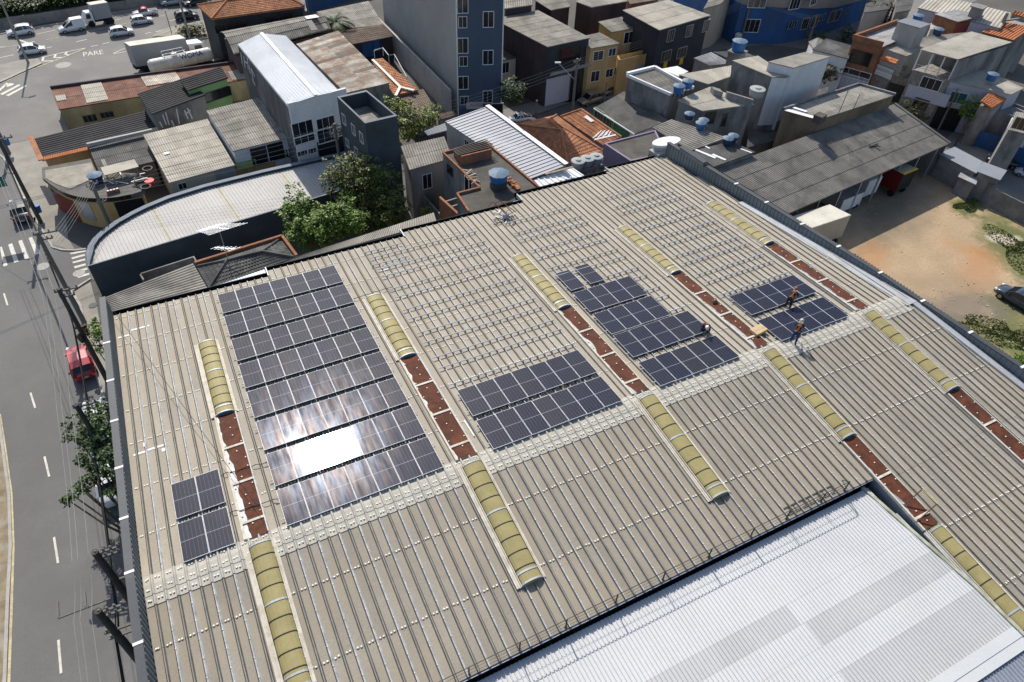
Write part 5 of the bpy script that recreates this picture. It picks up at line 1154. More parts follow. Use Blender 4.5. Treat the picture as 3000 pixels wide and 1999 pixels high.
for (x, y, w_, h_) in ((1070,35,1.25,1.75),(1070,153,1.0,1.25),(1071,315,1.25,1.75),(1075,423,1.0,1.15),(1074,571,1.25,1.6),(1081,693,1.0,1.1),(1248,134,1.25,1.75),(1245,396,1.25,1.7),(1243,667,1.2,1.55)):
    window(tb, (f0-nb*.06, f1-nb*.06), 'B', x, y, w_, h_, bars=1, out=.02)
window(tb, (f0-nb*.06, f1-nb*.06), 'B', 1308, 765, 1.5, 2.0, name='doorway', gm=blkm, bars=0)
p0 = f0-nb*.08; p1 = f1-nb*.08; c = on_wall('B', 1152, 727, p0, p1)
m = MB(); m.add([c+dv*u+Vector((0,0,z))-nb*s_ for s_ in (.0,.05) for u, z in ((-.98,-.42),(.98,-.42),(.98,.42),(-.98,.42))], [(4,5,6,7),(0,1,5,4),(3,2,6,7),(0,3,7,4),(1,2,6,5)]); m.build('rental_sign', mat('pale sign board', (.5,.48,.5), .7), root)
rot = Matrix(((dv.x, 0, -nb.x),(dv.y, 0, -nb.y),(0, 1, 0)))
text('ALUGA', .5, c-nb*.062+dv*.3+Vector((0,0,.08)), rot, mat('brown red lettering', (.25,.08,.04), .7), 'lettering', parent=root)
text('APARTAMENTOS', .13, c-nb*.062+dv*.25+Vector((0,0,-.26)), rot, mat('dull blue lettering', (.15,.17,.3), .7), 'lettering', parent=root) if False else None
# low rough wall along its left side
a, b_ = at('B',600,290,0), at('B',1022,700,0); 
root = thing('boundary_wall', 'long rough grey party wall running beside the tall blue tower', 'wall', (a.x, a.y, 0))
w0 = f0-dv*1.0; w1 = w0+(bk-f0)*1.05; m = MB(); m.prism([w0, w0+dv*.3, w1+dv*.3, w1], [zto(v, 3.2) for v in (w0, w0+dv*.3, w1+dv*.3, w1)]); m.build('wall', concl, root)
# --- left centre back
b = bld('patchwork_roof_shed', 'wide shed roofed with patchwork of rusty and pale tin sheets beside the white hall', [('E',1012,612,5.5),('E',1305,545,5.5),('E',965,203,5.8),('E',690,290,5.8)], concw, tin, axis='u', seed=70, cat='shed', pitch=.2, amp=.04, sw=.75, sl=2.4, jit=3.2)
c0 = C4(('E',280,360,5.0),('E',920,195,5.0),('E',830,100,5.4),('E',190,212,5.4)); root = thing('vaulted_shed', 'curved shed roof of old grey corrugated sheets with two dark holes behind the white hall', 'shed', (c0[0].x, c0[0].y, 0), HG)
m = MB(); n = 5; 
for k in range(n):
    t0, t1 = k/n, (k+1)/n; f_ = lambda t: Vector((0,0,1.3*sin(pi*(.12+.78*t))-.4))
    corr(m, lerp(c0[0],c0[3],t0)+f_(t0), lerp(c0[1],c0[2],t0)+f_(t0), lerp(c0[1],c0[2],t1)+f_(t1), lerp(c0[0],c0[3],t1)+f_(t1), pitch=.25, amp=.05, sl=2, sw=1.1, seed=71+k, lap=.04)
m.build('roof', fib, root); m = MB(); w = inset(c0, .3); m.prism([zto(a,0) for a in w], [zto(a,4.7) for a in w]); m.build('wall', dkpl, root)
m = MB(); m.slabq(C4(('E',790,200,6.05),('E',833,195,6.05),('E',790,132,6.3),('E',750,138,6.3)), .02); m.slabq(C4(('E',878,190,6.0),('E',902,186,6.0),('E',882,152,6.2),('E',855,157,6.2)), .02); m.build('roof_hole', blkm, root)
m = MB(); m.slabq(C4(('E',760,125,6.3),('E',840,112,6.3),('E',815,97,6.3),('E',745,108,6.3)), .02); m.build('pale_sheet', wht, root)
b = hip('orange_roof_house', 'black walled two storey house with hipped orange tile roof by the expressway', [('E',135,126,6.2),('E',745,42,6.2),('E',660,-60,6.2),('E',38,36,6.2)], [('E',235,5,7.2),('E',600,-40,7.2)], dkgr, tile)
for (x, y, w_) in ((192,190,1.3),(297,170,2.6),(530,130,2.0),(622,110,2.0)): window(b, 0, 'E', x, y, w_, 1.0, fm=dks, bars=2)
for k, (x, y, lb) in enumerate(((418,112,'blue tank on the ledge of the black walled house, left one'),(714,62,'blue tank on the ledge of the black walled house, right one'))):
    c = at('E', x, y, 4.4); m = MB(); m.box((c.x, c.y+.3, 2.1), (3.0 if k == 0 else 2, 1.6, 4.2), .15); tag(m.build('brick_lean_to', conc), ['concrete outhouse under the left blue tank by the black house','concrete outhouse under the right blue tank by the black house'][k], 'outhouse'); tank((c.x, c.y, 4.3), .75, .9, 'blue', lb)
b = bld('grey_hipped_house', 'low house with weathered grey sheet roof behind the palm', [('E',1055,188,3.6),('E',1262,165,3.6),('E',1165,8,3.9),('E',822,80,3.9)], brick, fib, seed=72, axis='v', pitch=.25, amp=.04, sl=2.5)
b = bld('brown_tile_house', 'low house with brown tile roof and blue doors behind the patchwork roof', [('E',1062,292,3.4),('E',1328,240,3.4),('E',1262,160,4.2),('E',965,208,4.2)], dkgr, tiled, seed=73, pitch=.22, amp=.05, sl=.42, jit=.5)
window(b, 0, 'E', 1163, 325, 1.7, 1.9, name='door', fm=bluer, gm=bluer, bars=1); window(b, 0, 'E', 1215, 300, 1.0, 1.6, name='door', fm=bluer, gm=bluer, bars=0)
q = C4(('E',1190,390,3.6),('E',1260,385,3.9),('B',760,620,3.9),('B',640,660,3.6)); root = thing('narrow_tile_house', 'narrow house with orange tile roof edged by white mortar beside the tower party wall', 'house', (q[0].x, q[0].y, 0), HG)
q = C4(('B',600,660,3.5),('B',765,622,3.5),('B',520,402,3.9),('B',440,415,3.9)); m = MB(); tile_face(m, *q); m.slabq([a-Vector((0,0,.05)) for a in q], .1); m.build('roof', tile, root); m = MB(); w = inset(q,.2); m.prism([zto(a,0) for a in w],[zto(a,3.3) for a in w]); m.build('wall', concl, root)
m = MB(); m.bar(at('B',450,412,4.0), at('B',640,600,3.8), .3, .12); m.bar(at('B',640,600,3.8), at('B',735,625,3.7), .3, .12); m.bar(at('B',640,600,3.8), at('B',610,660,3.7), .3, .12); m.build('ridge_mortar', whp, root)
b = bld('brown_tile_lean_to', 'small brown tiled lean-to half hidden by the bright green tree', [('B',760,800,2.8),('B',875,735,2.8),('B',800,615,3.2),('B',625,665,3.2)], concw, tiled, seed=75, pitch=.25, amp=.06, sl=.42, cat='shed')
b = bld('tile_awning', 'low brown tile awning at the foot of the tall blue tower', [('B',905,830,2.4),('B',1030,795,2.4),('B',1010,765,2.7),('B',890,795,2.7)], conc, tiled, seed=76, pitch=.25, amp=.06, sl=.42, cat='awning')
root = thing('stair_railing', 'pale metal handrail climbing beside the party wall behind the tile roof', 'railing', at('B',460,350,3.5)); pts = C4(('B',460,350,4.2),('B',520,330,4.2),('B',560,380,4.2),('B',600,375,4.0),('B',685,530,3.2)); m = MB()
m.tube(pts, .05, 6); m.build('top_rail', whp, root)
for p in pts: m = MB(); m.box((p.x, p.y, p.z-.5), (.06,.06,1.0)); m.build('post', whp, root)
b = bld('tarp_shed', 'small shed with pale sheet roof between the bright green tree and zinc roof', [('B',830,935,3.0),('B',965,900,3.0),('B',950,850,3.2),('B',805,905,3.2)], dkgr, alu, seed=77, cat='shed', axis='u')
a, b_ = at('E',760,88,0), at('E',1260,-60,0); m = MB(); nn = Vector((.1,.3,0)); m.prism([a, b_, b_+nn, a+nn], [zto(a,2.4), zto(b_,2.4), zto(b_,2.4)+nn, zto(a,2.4)+nn]); tag(m.build('boundary_wall', bluer), 'long bright blue boundary wall behind the palm at the top edge', 'wall')
# --- houses behind the tower on the right (H crop)
b = bld('dark_blue_house', 'dark slate house with weathered grey roof and maroon side wall beside the tall tower', [('H',458,310,7.4),('H',738,250,7.4),('H',395,68,7.8),('H',100,125,7.8)], dkpl, fib, seed=80, sl=1.5, sw=1.5, pitch=.24)
p0, p1 = wface(b, 0); m = MB(); d = (zto(p1,0)-zto(p0,0)).normalized(); nn = Vector((d.y,-d.x,0))*.06; m.prism([zto(p0,0)+nn, zto(p1,0)+nn, zto(p1,0), zto(p0,0)], [zto(p0,7.25)+nn, zto(p1,7.25)+nn, zto(p1,7.25), zto(p0,7.25)]); m.build('front_wall', dkgr, b.root)
window(b, 0, 'H', 600, 355, 3.3, 1.9, fm=dks, bars=4, out=.08); window(b, 0, 'H', 520, 610, 3.6, 4.2, name='shutter', fm=lilw, gm=lilw, bars=0, out=.08); window(b, 0, 'H', 625, 570, 1.4, 3.4, name='doorway', fm=dks, gm=blkm, bars=0, out=.08)
m = MB(); m.slabq(C4(('H',470,500,4.6),('H',745,430,4.6),('H',735,415,4.9),('H',480,480,4.9)), .06); m.build('canopy', fib, b.root)
b = bld('small_grey_house', 'small pale house with broken grey roof squeezed between tower and dark house', [('H',150,400,4.4),('H',262,378,4.4),('H',190,300,4.7),('H',60,325,4.7)], beige, fibd, seed=81, sl=1)
window(b, 0, 'H', 182, 445, 1.0, 1.4)
b = bld('brick_outbuilding', 'small bare brick outbuilding with cream sheet roof left of the dark house', [('H',300,420,4.0),('H',380,408,4.0),('H',300,345,4.3),('H',255,350,4.3)], brick, fibp, seed=82, cat='outbuilding')
b = bld('yellow_house', 'ochre yellow two storey house with ragged corrugated roof and small white windows', [('H',735,322,6.4),('H',935,288,6.4),('H',800,215,6.8),('H',640,250,6.8)], yel, fib, seed=83, sl=1.4, sw=.6, pitch=.24, amp=.05, jit=1.6)
for (x, y, w_, h_) in ((790,366,1.5,1.2),(881,342,1.1,1.0),(769,501,1.3,1.4),(862,480,1.1,1.1),(917,464,1.1,1.0),(1008,473,.9,.8)): window(b, 0, 'H', x, y, w_, h_)
b = bld('rear_yellow_house', 'rear block of the yellow house with striped roof and one window', [('H',880,215,6.8),('H',1050,182,6.8),('H',945,112,7.2),('H',790,145,7.2)], yel, fib, seed=84, sl=1.4, sw=.7, pitch=.24, amp=.05, jit=1.5)
window(b, 0, 'H', 990, 246, 1.6, 1.5)
b = bld('yellow_annex', 'lower ochre yellow annex with balcony and shutter at street side', [('H',925,395,4.6),('H',1142,345,4.6),('H',1110,325,4.8),('H',910,365,4.8)], yel, conc, flat=.5, seed=85)
window(b, 0, 'H', 1080, 450, 2.6, 1.2, name='shutter', fm=gal, gm=gal, bars=0)
m = MB(); 
p0, p1 = at('H',705,615,0), at('H',985,560,0); d = (p1-p0).normalized(); nn = Vector((d.y,-d.x,0))*.1; m.prism([p0, p1, p1+nn, p0+nn], [zto(p0,1.3), zto(p1,1.3), zto(p1,1.3)+nn, zto(p0,1.3)+nn]); tag(m.build('red_dado', mat('maroon dado', (.2,.05,.055), .85, var=.2)), 'maroon painted base along the yellow house street front', 'wall base')
b = bld('black_box_house', 'black two storey house with pale sheet roof, barred windows and two small yellow signs', [('H',1192,200,8.0),('H',1528,102,8.0),('H',1250,0,8.4),('H',950,68,8.4)], dkgr, fibp, seed=86, sl=2.2, sw=1.2)
for (x, y) in ((1265,234),(1387,203),(1498,170)): window(b, 0, 'H', x, y, 1.3, 1.5, fm=gal, bars=2)
for (x, y) in ((1235,368),(1338,345)): window(b, 0, 'H', x, y, 1.8, 1.4, fm=gal, bars=4)
for (x, y) in ((1228,425),(1333,402)): window(b, 0, 'H', x, y, .65, .8, name='yellow_sign', fm=mat('sign yellow', (.7,.5,.03), .6), gm=mat('sign yellow', (.7,.5,.03), .6), bars=0, out=.03)
for (t, cs, lab, wm, rm, sd, z) in (
    ('H', ((745,50),(985,10),(900,-50),(640,10)), 'maroon walled house with pale patched roof at the top edge behind the yellow house', dkpl, fibp, 90, 7.2),
    ('H', ((480,70),(610,45),(560,-20),(370,0)), 'grey roofed house with dark wall at the top edge right of the tower', dkpl, fib, 91, 6.6),
    ('H', ((175,60),(360,35),(350,-90),(170,-60)), 'maroon walled house directly behind the tall blue tower at the top edge', dkpl, fib, 92, 8.6),
    ('H', ((1000,30),(1190,0),(1150,-60),(960,-30)), 'reddish roofed house at the top edge behind the black house', brick, tiled, 93, 6.5)):
    bld('background_house', lab, [(t, *cs[0], z), (t, *cs[1], z), (t, *cs[2], z+.4), (t, *cs[3], z+.4)], wm, rm, seed=sd, sl=1.8, pitch=.3, amp=.05)
# curved blue building
root = thing('curved_blue_building', 'long curved building, royal blue below and beige above, facing the far street', 'building', at('I',870,290,0), None)
gp = [('I',520,270),('I',545,285),('I',800,292),('I',880,285),('I',1000,262),('I',1150,225),('I',1345,150),('I',1500,90)]
G0 = [at(t, x, y, 0) for t, x, y in gp]; off = Vector((-.3,14,0)); back = [v+Vector((1.5, 16, 0)) for v in G0]
def hz(k): return [5.6,5.6,5.3,5.2,4.6,4.0,3.6,3.4][k]
m = MB()
for i in range(len(G0)-1): m.prism([G0[i], G0[i+1], back[i+1], back[i]], [zto(G0[i],hz(i)), zto(G0[i+1],hz(i+1)), zto(back[i+1],hz(i+1)), zto(back[i],hz(i))])
m.build('lower_wall', bluer, root); m = MB()
for i in range(len(G0)-1):
    o1 = Vector((0,-.35,0)); m.prism([zto(G0[i],hz(i)+.01)+o1, zto(G0[i+1],hz(i+1)+.01)+o1, zto(back[i+1],hz(i+1)+.01), zto(back[i],hz(i)+.01)], [zto(G0[i],11)+o1, zto(G0[i+1],11)+o1, zto(back[i+1],11), zto(back[i],11)])
m.build('upper_wall', mat('dusty beige render', (.27,.245,.21), .9, var=.08, streak=True), root)
bb_ = B(); bb_.root = root; bb_.w = G0
for i, x, y, w_, h_ in ((1,680,170,2.2,1.9),(4,930,165,.6,1.1),(4,965,158,.5,1.0),(4,1028,156,1.5,1.7),(4,1090,140,1.4,1.8),(5,1127,118,.5,1.0),(5,1152,110,.5,1.0),(5,1202,110,1.5,1.7),(5,1242,100,1.5,1.7),(5,1305,70,.5,.9)):
    window(bb_, (G0[i], G0[i+1]), 'I', x, y, w_, h_, bars=2 if w_ > 1 else 0, fm=whp if i == 1 else concl)
o1 = Vector((0,-.35,0))
for i, x, y, w_, h_ in ((1,715,12,2.6,1.7),(3,965,15,2.0,2.0),(5,1085,5,1.6,1.3)): window(bb_, (G0[i]+o1, G0[i+1]+o1), 'I', x, y, w_, h_, bars=2)
b = bld('white_gable_house', 'white walled house with dark hipped corrugated roof beside the curved street', [('C',1345,340,5.0),('C',1358,262,5.0),('C',1215,222,5.3),('C',1135,285,5.0)], whw, fibd, seed=95, pitch=.26, amp=.05, sl=30)
b = bld('white_gable_wing', 'white gable end wing facing left beside the dark hipped roof house', [('C',1150,290,4.6),('C',1200,230,5.2),('C',1170,215,5.4),('C',1115,240,4.6)], whw, conc, seed=96)
# --- right hand row of houses
def face(root_b, i0, i1): return (zto(root_b.q[i0],0), zto(root_b.q[i1],0))
b = bld('brick_house', 'bare orange brick two storey house with oval window and patched grey roof behind its parapet', [('F',380,455,7.0),('F',722,545,7.0),('F',1130,372,7.3),('F',890,272,7.3)], brick, tine, axis='u', seed=100, sl=1.6, sw=1.0, pitch=.24, jit=1.5)
window(b, 0, 'F', 472, 665, 2.6, 1.7, fm=dks, bars=4); window(b, 0, 'F', 395, 850, 4.2, 1.2, name='gate_window', fm=whp, bars=2); window(b, 0, 'F', 350, 945, 4.4, 2.0, name='gate', fm=whp, gm=lilw, bars=6)
m = MB(); m.bar(b.q[0]+Vector((0,0,.3)), b.q[1]+Vector((0,0,.3)), .25, .7); m.bar(b.q[0]+Vector((0,0,.3)), b.q[3]+Vector((0,0,.3)), .25, .5); m.build('parapet', brick, b.root)
b = bld('rooftop_room', 'small rooftop room with pale ribbed metal roof at the back of the brick house', [('F',890,245,9.3),('F',1160,325,9.3),('F',1280,280,9.4),('F',1010,205,9.4)], concl, alu, axis='u', seed=101, base=6.5, pitch=.3, style='trap', cat='room')
b = bld('balcony_house', 'house with white balustrade balcony under a small orange tile awning', [('F',725,555,6.6),('F',1000,650,6.6),('F',1720,372,6.9),('F',1250,415,6.9)], concl, fibp, axis='v', seed=102, sl=30)
m = MB(); tile_face(m, *C4(('F',760,735,6.0),('F',880,738,6.0),('F',915,690,6.3),('F',705,640,6.3))); q = C4(('F',690,680,5.9),('F',880,738,5.9),('F',915,690,6.2),('F',735,632,6.2)); m = MB(); tile_face(m, *q); m.slabq([v-Vector((0,0,.05)) for v in q], .08); m.build('awning', tilen, b.root)
a, b__ = at('F',555,800,3.6), at('F',820,910,3.6); m = MB()
m.bar(a, b__, .25, .12); m.bar(a+Vector((0,0,1.0)), b__+Vector((0,0,1.0)), .22, .12); m.build('balustrade_rail', whp, b.root)
for k in range(16): p = lerp(a, b__, (k+.5)/16); m = MB(); m.lathe((p.x, p.y, 3.65), [(.06,0),(.11,.25),(.05,.55),(.09,.9)], 8); m.build('baluster', whp, b.root)
root3 = b.root
m = MB(); c2_ = [a, b__, b__+Vector((1.2,3,0)), a+Vector((1.2,3,0))]; m.prism([zto(v,0) for v in c2_], [zto(v,3.55) for v in c2_]); m.build('ground_storey', stone, b.root)
b = bld('terrace_house', 'largest house of the right row, tan sheet roof over an open terrace, stone patterned front', [('F',1157,572,8.6),('F',1592,686,8.6),('F',2215,487,8.9),('F',1745,364,8.9)], concw, fibp, axis='v', seed=103, sl=30, pitch=.2, base=0, over=.2)
q = b.q; wl = bpy.data.objects.get(b.root.children[0].name)
# replace front: stone storey under terrace stands proud of the rear block
for ch in list(b.root.children):
    if ch.name.startswith('wall'): bpy.data.objects.remove(ch)
m = MB(); w = inset(q, .25); fr2 = lerp(w[0], w[3], .38); fr3 = lerp(w[1], w[2], .38)
m.prism([zto(v,0) for v in (fr2, fr3, w[2], w[3])], [zto(v, 8.45) for v in (fr2, fr3, w[2], w[3])]); m.build('wall', concw, b.root)
m = MB(); m.prism([zto(v,0) for v in (w[0], w[1], fr3, fr2)], [zto(v, 6.2) for v in (w[0], w[1], fr3, fr2)]); m.build('lower_storey', stone, b.root)
m = MB(); d = (fr3-w[1]); d.z = 0; m.prism([zto(w[1],6.2), zto(fr3,6.2), zto(fr3,6.2)+Vector((-.15,0,0)), zto(w[1],6.2)+Vector((-.15,0,0))], [zto(w[1],8.4), zto(fr3,8.4), zto(fr3,8.4)+Vector((-.15,0,0)), zto(w[1],8.4)+Vector((-.15,0,0))]); m.build('side_wall', concw, b.root)
for k in range(4): a = lerp(w[0], w[1], k/3); m = MB(); m.box((a.x, a.y, 7.3), (.12,.12,2.3)); m.build('post', whp, b.root)
m = MB(); m.bar(zto(w[0],6.9), zto(w[1],6.9), .04, .04); m.bar(zto(w[0],6.6), zto(w[1],6.6), .04, .04); m.build('rail', gal, b.root)
fc = (zto(w[0],0), zto(w[1],0))
window(b, fc, 'F', 1280, 965, 2.3, 1.4, fm=whp, bars=3); window(b, fc, 'F', 1165, 1195, 1.7, 1.3, fm=dks, bars=2); window(b, fc, 'F', 1240, 1100, 4.8, 1.5, name='render_panel', fm=lilw, gm=lilw, bars=0); 
b = bld('stone_garage', 'single storey stone clad front with dark slatted garage door in the right row', [('F',830,870,4.0),('F',1105,940,4.0),('F',1170,830,4.1),('F',900,760,4.1)], stone, conc, flat=.4, seed=104)
window(b, 0, 'F', 920, 1080, 3.6, 2.2, name='garage_door', fm=dks, gm=dks, bars=5)
b = bld('grey_sheet_house', 'lilac fronted house with grey sheet roof right of the stone patterned one', [('F',1475,932,5.8),('F',2205,1090,5.6),('F',2352,1015,5.9),('F',1870,790,6.1)], lilw, fibp, axis='v', seed=105, sl=30)
window(b, 0, 'F', 1590, 1125, 1.9, 1.4, fm=whp, gm=mat('green glass', (.03,.12,.1), .3), bars=1); window(b, 0, 'F', 1440, 1380, 3.2, 3.2, name='gate', fm=dks, gm=blkm, bars=5)
c = at('F', 1975, 905, 6.5); tank((c.x, c.y, 6.3), .6, .75, 'blue', 'blue tank with pale lid standing alone on the grey sheet roof at right')
q = C4(('F',1985,1245,5.0),('F',2222,1098,5.0),('F',1992,1022,5.4),('F',1850,1165,5.4)); q = [q[0], q[1], q[2], at('F',1855,1160,5.4)]; root = thing('orange_awning_house', 'porch with small bright orange tile roof above a blue gate in the right row', 'porch', (q[0].x, q[0].y, 0)); m = MB(); tile_face(m, q[3], q[0], q[1], q[2]); m.slabq([v-Vector((0,0,.05)) for v in q], .1); m.build('roof', tilen, root); m = MB(); w = inset(q,.3); m.prism([zto(v,0) for v in w], [zto(v,4.8) for v in w]); m.build('wall', concw, root)
b = bld('beige_gate_house', 'low grey walled building with dark opening beside the bare small tree on the right', [('F',1960,1240,3.9),('F',2420,1400,3.9),('F',2520,1290,4.0),('F',2100,1130,4.0)], concw, conc, flat=.3, seed=106)
a0, a1 = at('O',350,440,0), at('O',560,510,0)
bb2 = B(); bb2.root = b.root
window(bb2, (a0-Vector((0,.05,0)), a1-Vector((0,.05,0))), 'O', 485, 400, 3.0, 2.0, name='blue_gate', fm=bluer, gm=bluer, bars=0)
b = bld('white_block_building', 'white painted block wall building at the right edge of the street', [('O',690,300,3.6),('O',900,370,3.6),('O',960,150,3.8),('O',760,100,3.8)], whw, conc, flat=.3, seed=107)
window(b, 0, 'O', 850, 560, 2.0, 2.0, name='blue_gate', fm=bluer, gm=bluer, bars=0)
b = bld('upper_grey_house', 'grey upper storey with window at the far right edge above the white blocks', [('O',700,280,6.0),('O',900,330,6.0),('O',930,120,6.2),('O',780,95,6.2)], concw, fib, seed=108)
window(b, 0, 'O', 840, 220, 1.6, 1.3, fm=gal, bars=3)
b = bld('rear_tile_house', 'house with large bright orange tile roof behind the terrace house', [('F',1860,372,6.6),('F',2232,472,6.6),('F',2450,320,7.2),('F',2085,250,7.2)], concw, tilen, seed=109, pitch=.35, amp=.1, sl=30, axis='v')
c = at('F', 2115, 250, 7.6); m = MB(); m.box((c.x, c.y, 7.9), (.3,.3,1.6)); m.box((c.x+1.4, c.y-.2, 7.75), (2.4,.25,.2), -.1); tag(m.build('chimney', conc), 'grey chimney post on the bright orange tile roof', 'chimney')
b = bld('rear_beige_house', 'house with plain beige sheet roof at the right edge behind the orange tiles', [('R',850,280,5.6),('R',1500,440,5.6),('R',1500,240,6.0),('R',1150,180,6.0)], concl, fibp, seed=110, axis='u')
b = bld('corner_tile_house', 'small orange tile roof at the right picture edge near the top', [('R',1165,185,6.4),('R',1400,245,6.4),('R',1450,190,6.8),('R',1210,145,6.8)], concw, tilen, seed=111, pitch=.35, amp=.1, sl=30)
b = bld('red_wall_house', 'house with brick and dark red walls under wavy grey roof near the lilac hall', [('R',170,185,7.4),('R',480,290,7.4),('R',820,205,7.6),('R',455,130,7.6)], brick, tine, seed=112, axis='u')
m = MB(); q = b.q; d = zto(q[2],0)-zto(q[1],0); nn = Vector((d.y,-d.x,0)).normalized()*.1; m.prism([zto(q[1],0), zto(q[2],0), zto(q[2],0)+nn, zto(q[1],0)+nn], [zto(q[1],7.2), zto(q[2],7.2), zto(q[2],7.2)+nn, zto(q[1],7.2)+nn]); m.build('red_wall', redp, b.root)
c = at('R', 725, 150, 8.2); m = MB(); m.box((c.x, c.y, 7.9), (1.5,1.3,1.7), .3); m.box((c.x, c.y, 8.8), (1.8,1.6,.15), .3); tag(m.build('chimney_block', conc), 'square concrete block on the wavy grey roof near the lilac hall', 'chimney')
b = bld('sheet_lean_to', 'small triangular beige roof behind the rooftop room', [('R',110,390,6.0),('R',240,395,6.0),('R',400,340,6.1),('R',120,305,6.1)], concl, fibp, seed=113, cat='shed')
c = at('R', 200, 450, 7.0); tank((c.x, c.y, 6.95), .6, .7, 'dark', 'dark blue tank with pale lid and junk on the balcony house roof')
c = at('F', 1135, 205, 7.4); tank((c.x, c.y, 7.0), .65, .7, 'blue', 'blue tank in front of the lilac hall wall')
b = bld('lilac_hall', 'very long pale lilac walled hall with ribbed cream roof at the top right', [('F',1130,95,7.2),('F',2080,330,7.2),('F',2210,155,7.8),('F',1310,-70,7.8)], lilw, fibp, axis='v', seed=114, pitch=.45, amp=.06, sl=30, cat='hall')
for (cs, lab, wm, rm, sd, z) in (
    (((-60,30),(90,-40),(150,-120),(-120,-80)), 'beige fronted house at the top edge between black house and blue building', beige, fib, 120, 6),
    (((510,150),(800,110),(900,-60),(560,-60)), 'grey house behind the olive tree at the top edge', concl, fibd, 121, 6),
    (((870,150),(1050,120),(1110,-60),(900,-60)), 'dark block walled house beside the lilac hall at the top edge', conc, fibd, 122, 6.5)):
    t = 'F' if cs[0][0] > 100 else 'I'
    if t == 'I': cs = ((360,60),(470,30),(560,-60),(430,-60))
    bld('background_house', lab, [(t, *cs[0], z), (t, *cs[1], z), (t, *cs[2], z+.3), (t, *cs[3], z+.3)], wm, rm, seed=sd)
R_ = random.Random(77)
for k in range(26):       # rows of houses just past the top edge of the view
    x = 1500+(k % 13)*150+R_.uniform(-20, 20); y = -110-90*(k//13)+R_.uniform(-15, 15)
    if False: pass
# truck box next to the parapet and shacks on the right wall
q = C4(('Q',150,568,3.3),('Q',432,475,3.3),('Q',292,405,3.3),('Q',40,485,3.3)); root = thing('box_trailer', 'cream box trailer body standing in the yard against the warehouse', 'trailer', (q[0].x, q[0].y, 0)); m = MB()
m.prism([zto(v,.9) for v in q], [zto(v,3.3) for v in q]); m.build('box', beige, root); m = MB(); m.slabq([zto(v,3.36) for v in q], .06); m.build('roof_panel', mat('cream roof panel', (.6,.57,.48), .7), root)
m = MB(); iq = inset(q, .12); m.slabq([zto(v,3.375) for v in iq], .01); m.build('roof_lining', mat('cream roof panel', (.6,.57,.48), .7), root)
for a in inset(q, .7): m = MB(); m.tube([Vector((a.x-.12,a.y,.45)), Vector((a.x+.12,a.y,.45))], .45, 16); m.build('wheel', blkm, root)
# ================================================================ VEHICLES
def paint_mat(name, c, m=.0): return mat('car paint '+name, c, .3, m, var=.03, scale=.5, grain=0, spec=.5, coat=.7, obj=True)
PW = paint_mat('white', (.72,.73,.75)); PD = paint_mat('dark', (.018,.022,.03)); PR = paint_mat('red', (.42,.02,.04)); PS = paint_mat('silver', (.42,.43,.44), .3); PN = paint_mat('navy', (.02,.035,.055)); PG = paint_mat('gold grey', (.30,.25,.19), .2)
cgl = mat('car glass', (.01,.012,.015), .08, var=.1, obj=True, spec=.6); tyr = mat('tyre rubber', (.015,.015,.016), .85, obj=True); rimm = mat('wheel rim', (.4,.4,.42), .35, .7, obj=True); hl = mat('headlight glass', (.7,.72,.75), .15, obj=True, spec=.6); tl = mat('tail lamp red', (.35,.01,.01), .3, obj=True)
bkp = mat('black plastic trim', (.02,.02,.022), .6, obj=True); plt = mat('number plate', (.5,.5,.5), .6, obj=True)
PROF = {  # stations: x, bottom z, belt z, half width ; cabin: x, z ; all for a unit car 4 m long pointing +x
 'hatch': dict(L=3.95, Wd=1.68, body=[(-1.97,.42,.78,.66),(-1.9,.3,.95,.78),(-1.2,.25,.98,.83),(0,.22,.95,.84),(.75,.24,.93,.84),(1.35,.26,.86,.82),(1.8,.3,.74,.74),(1.97,.38,.6,.62)], cab=[(-1.86,.95),(-1.55,1.36),(-.9,1.5),(.1,1.5),(.45,1.4),(1.1,.93)], roof=(-1.5,.3)),
 'suv': dict(L=4.2, Wd=1.75, body=[(-2.1,.5,.85,.7),(-2.02,.35,1.02,.83),(-1.2,.3,1.06,.87),(0,.28,1.05,.87),(.8,.3,1.02,.87),(1.45,.32,.96,.85),(1.95,.35,.84,.76),(2.1,.42,.68,.64)], cab=[(-2.0,1.02),(-1.65,1.46),(-.95,1.62),(.1,1.62),(.5,1.5),(1.15,1.03)], roof=(-1.6,.35)),
 'sedan': dict(L=4.3, Wd=1.7, body=[(-2.15,.42,.8,.66),(-2.05,.3,.95,.78),(-1.3,.25,.98,.84),(0,.22,.95,.85),(.8,.24,.93,.85),(1.5,.26,.86,.82),(2.0,.3,.74,.74),(2.15,.38,.6,.62)], cab=[(-1.55,.97),(-1.0,1.36),(-.5,1.44),(.2,1.44),(.5,1.36),(1.15,.93)], roof=(-.95,.35)),
 'van': dict(L=4.2, Wd=1.75, body=[(-2.1,.4,1.1,.8),(-2.05,.3,1.12,.86),(-1.2,.28,1.12,.87),(0,.26,1.1,.87),(.8,.28,1.05,.87),(1.4,.3,.98,.85),(1.9,.34,.84,.78),(2.1,.42,.68,.66)], cab=[(-2.08,1.1),(-2.02,1.9),(-.2,1.9),(.1,1.66),(.45,1.55),(1.2,1.04)], roof=(-2.0,-.15)),
 'pickup': dict(L=4.4, Wd=1.68, body=[(-2.2,.5,.9,.78),(-2.15,.4,.92,.82),(-1.2,.3,.95,.83),(0,.26,.95,.84),(.8,.26,.93,.84),(1.5,.28,.88,.82),(2.05,.32,.76,.74),(2.2,.4,.62,.62)], cab=[(-.5,.95),(-.4,1.38),(-.1,1.47),(.35,1.47),(.6,1.38),(1.15,.93)], roof=(-.38,.45)),
}
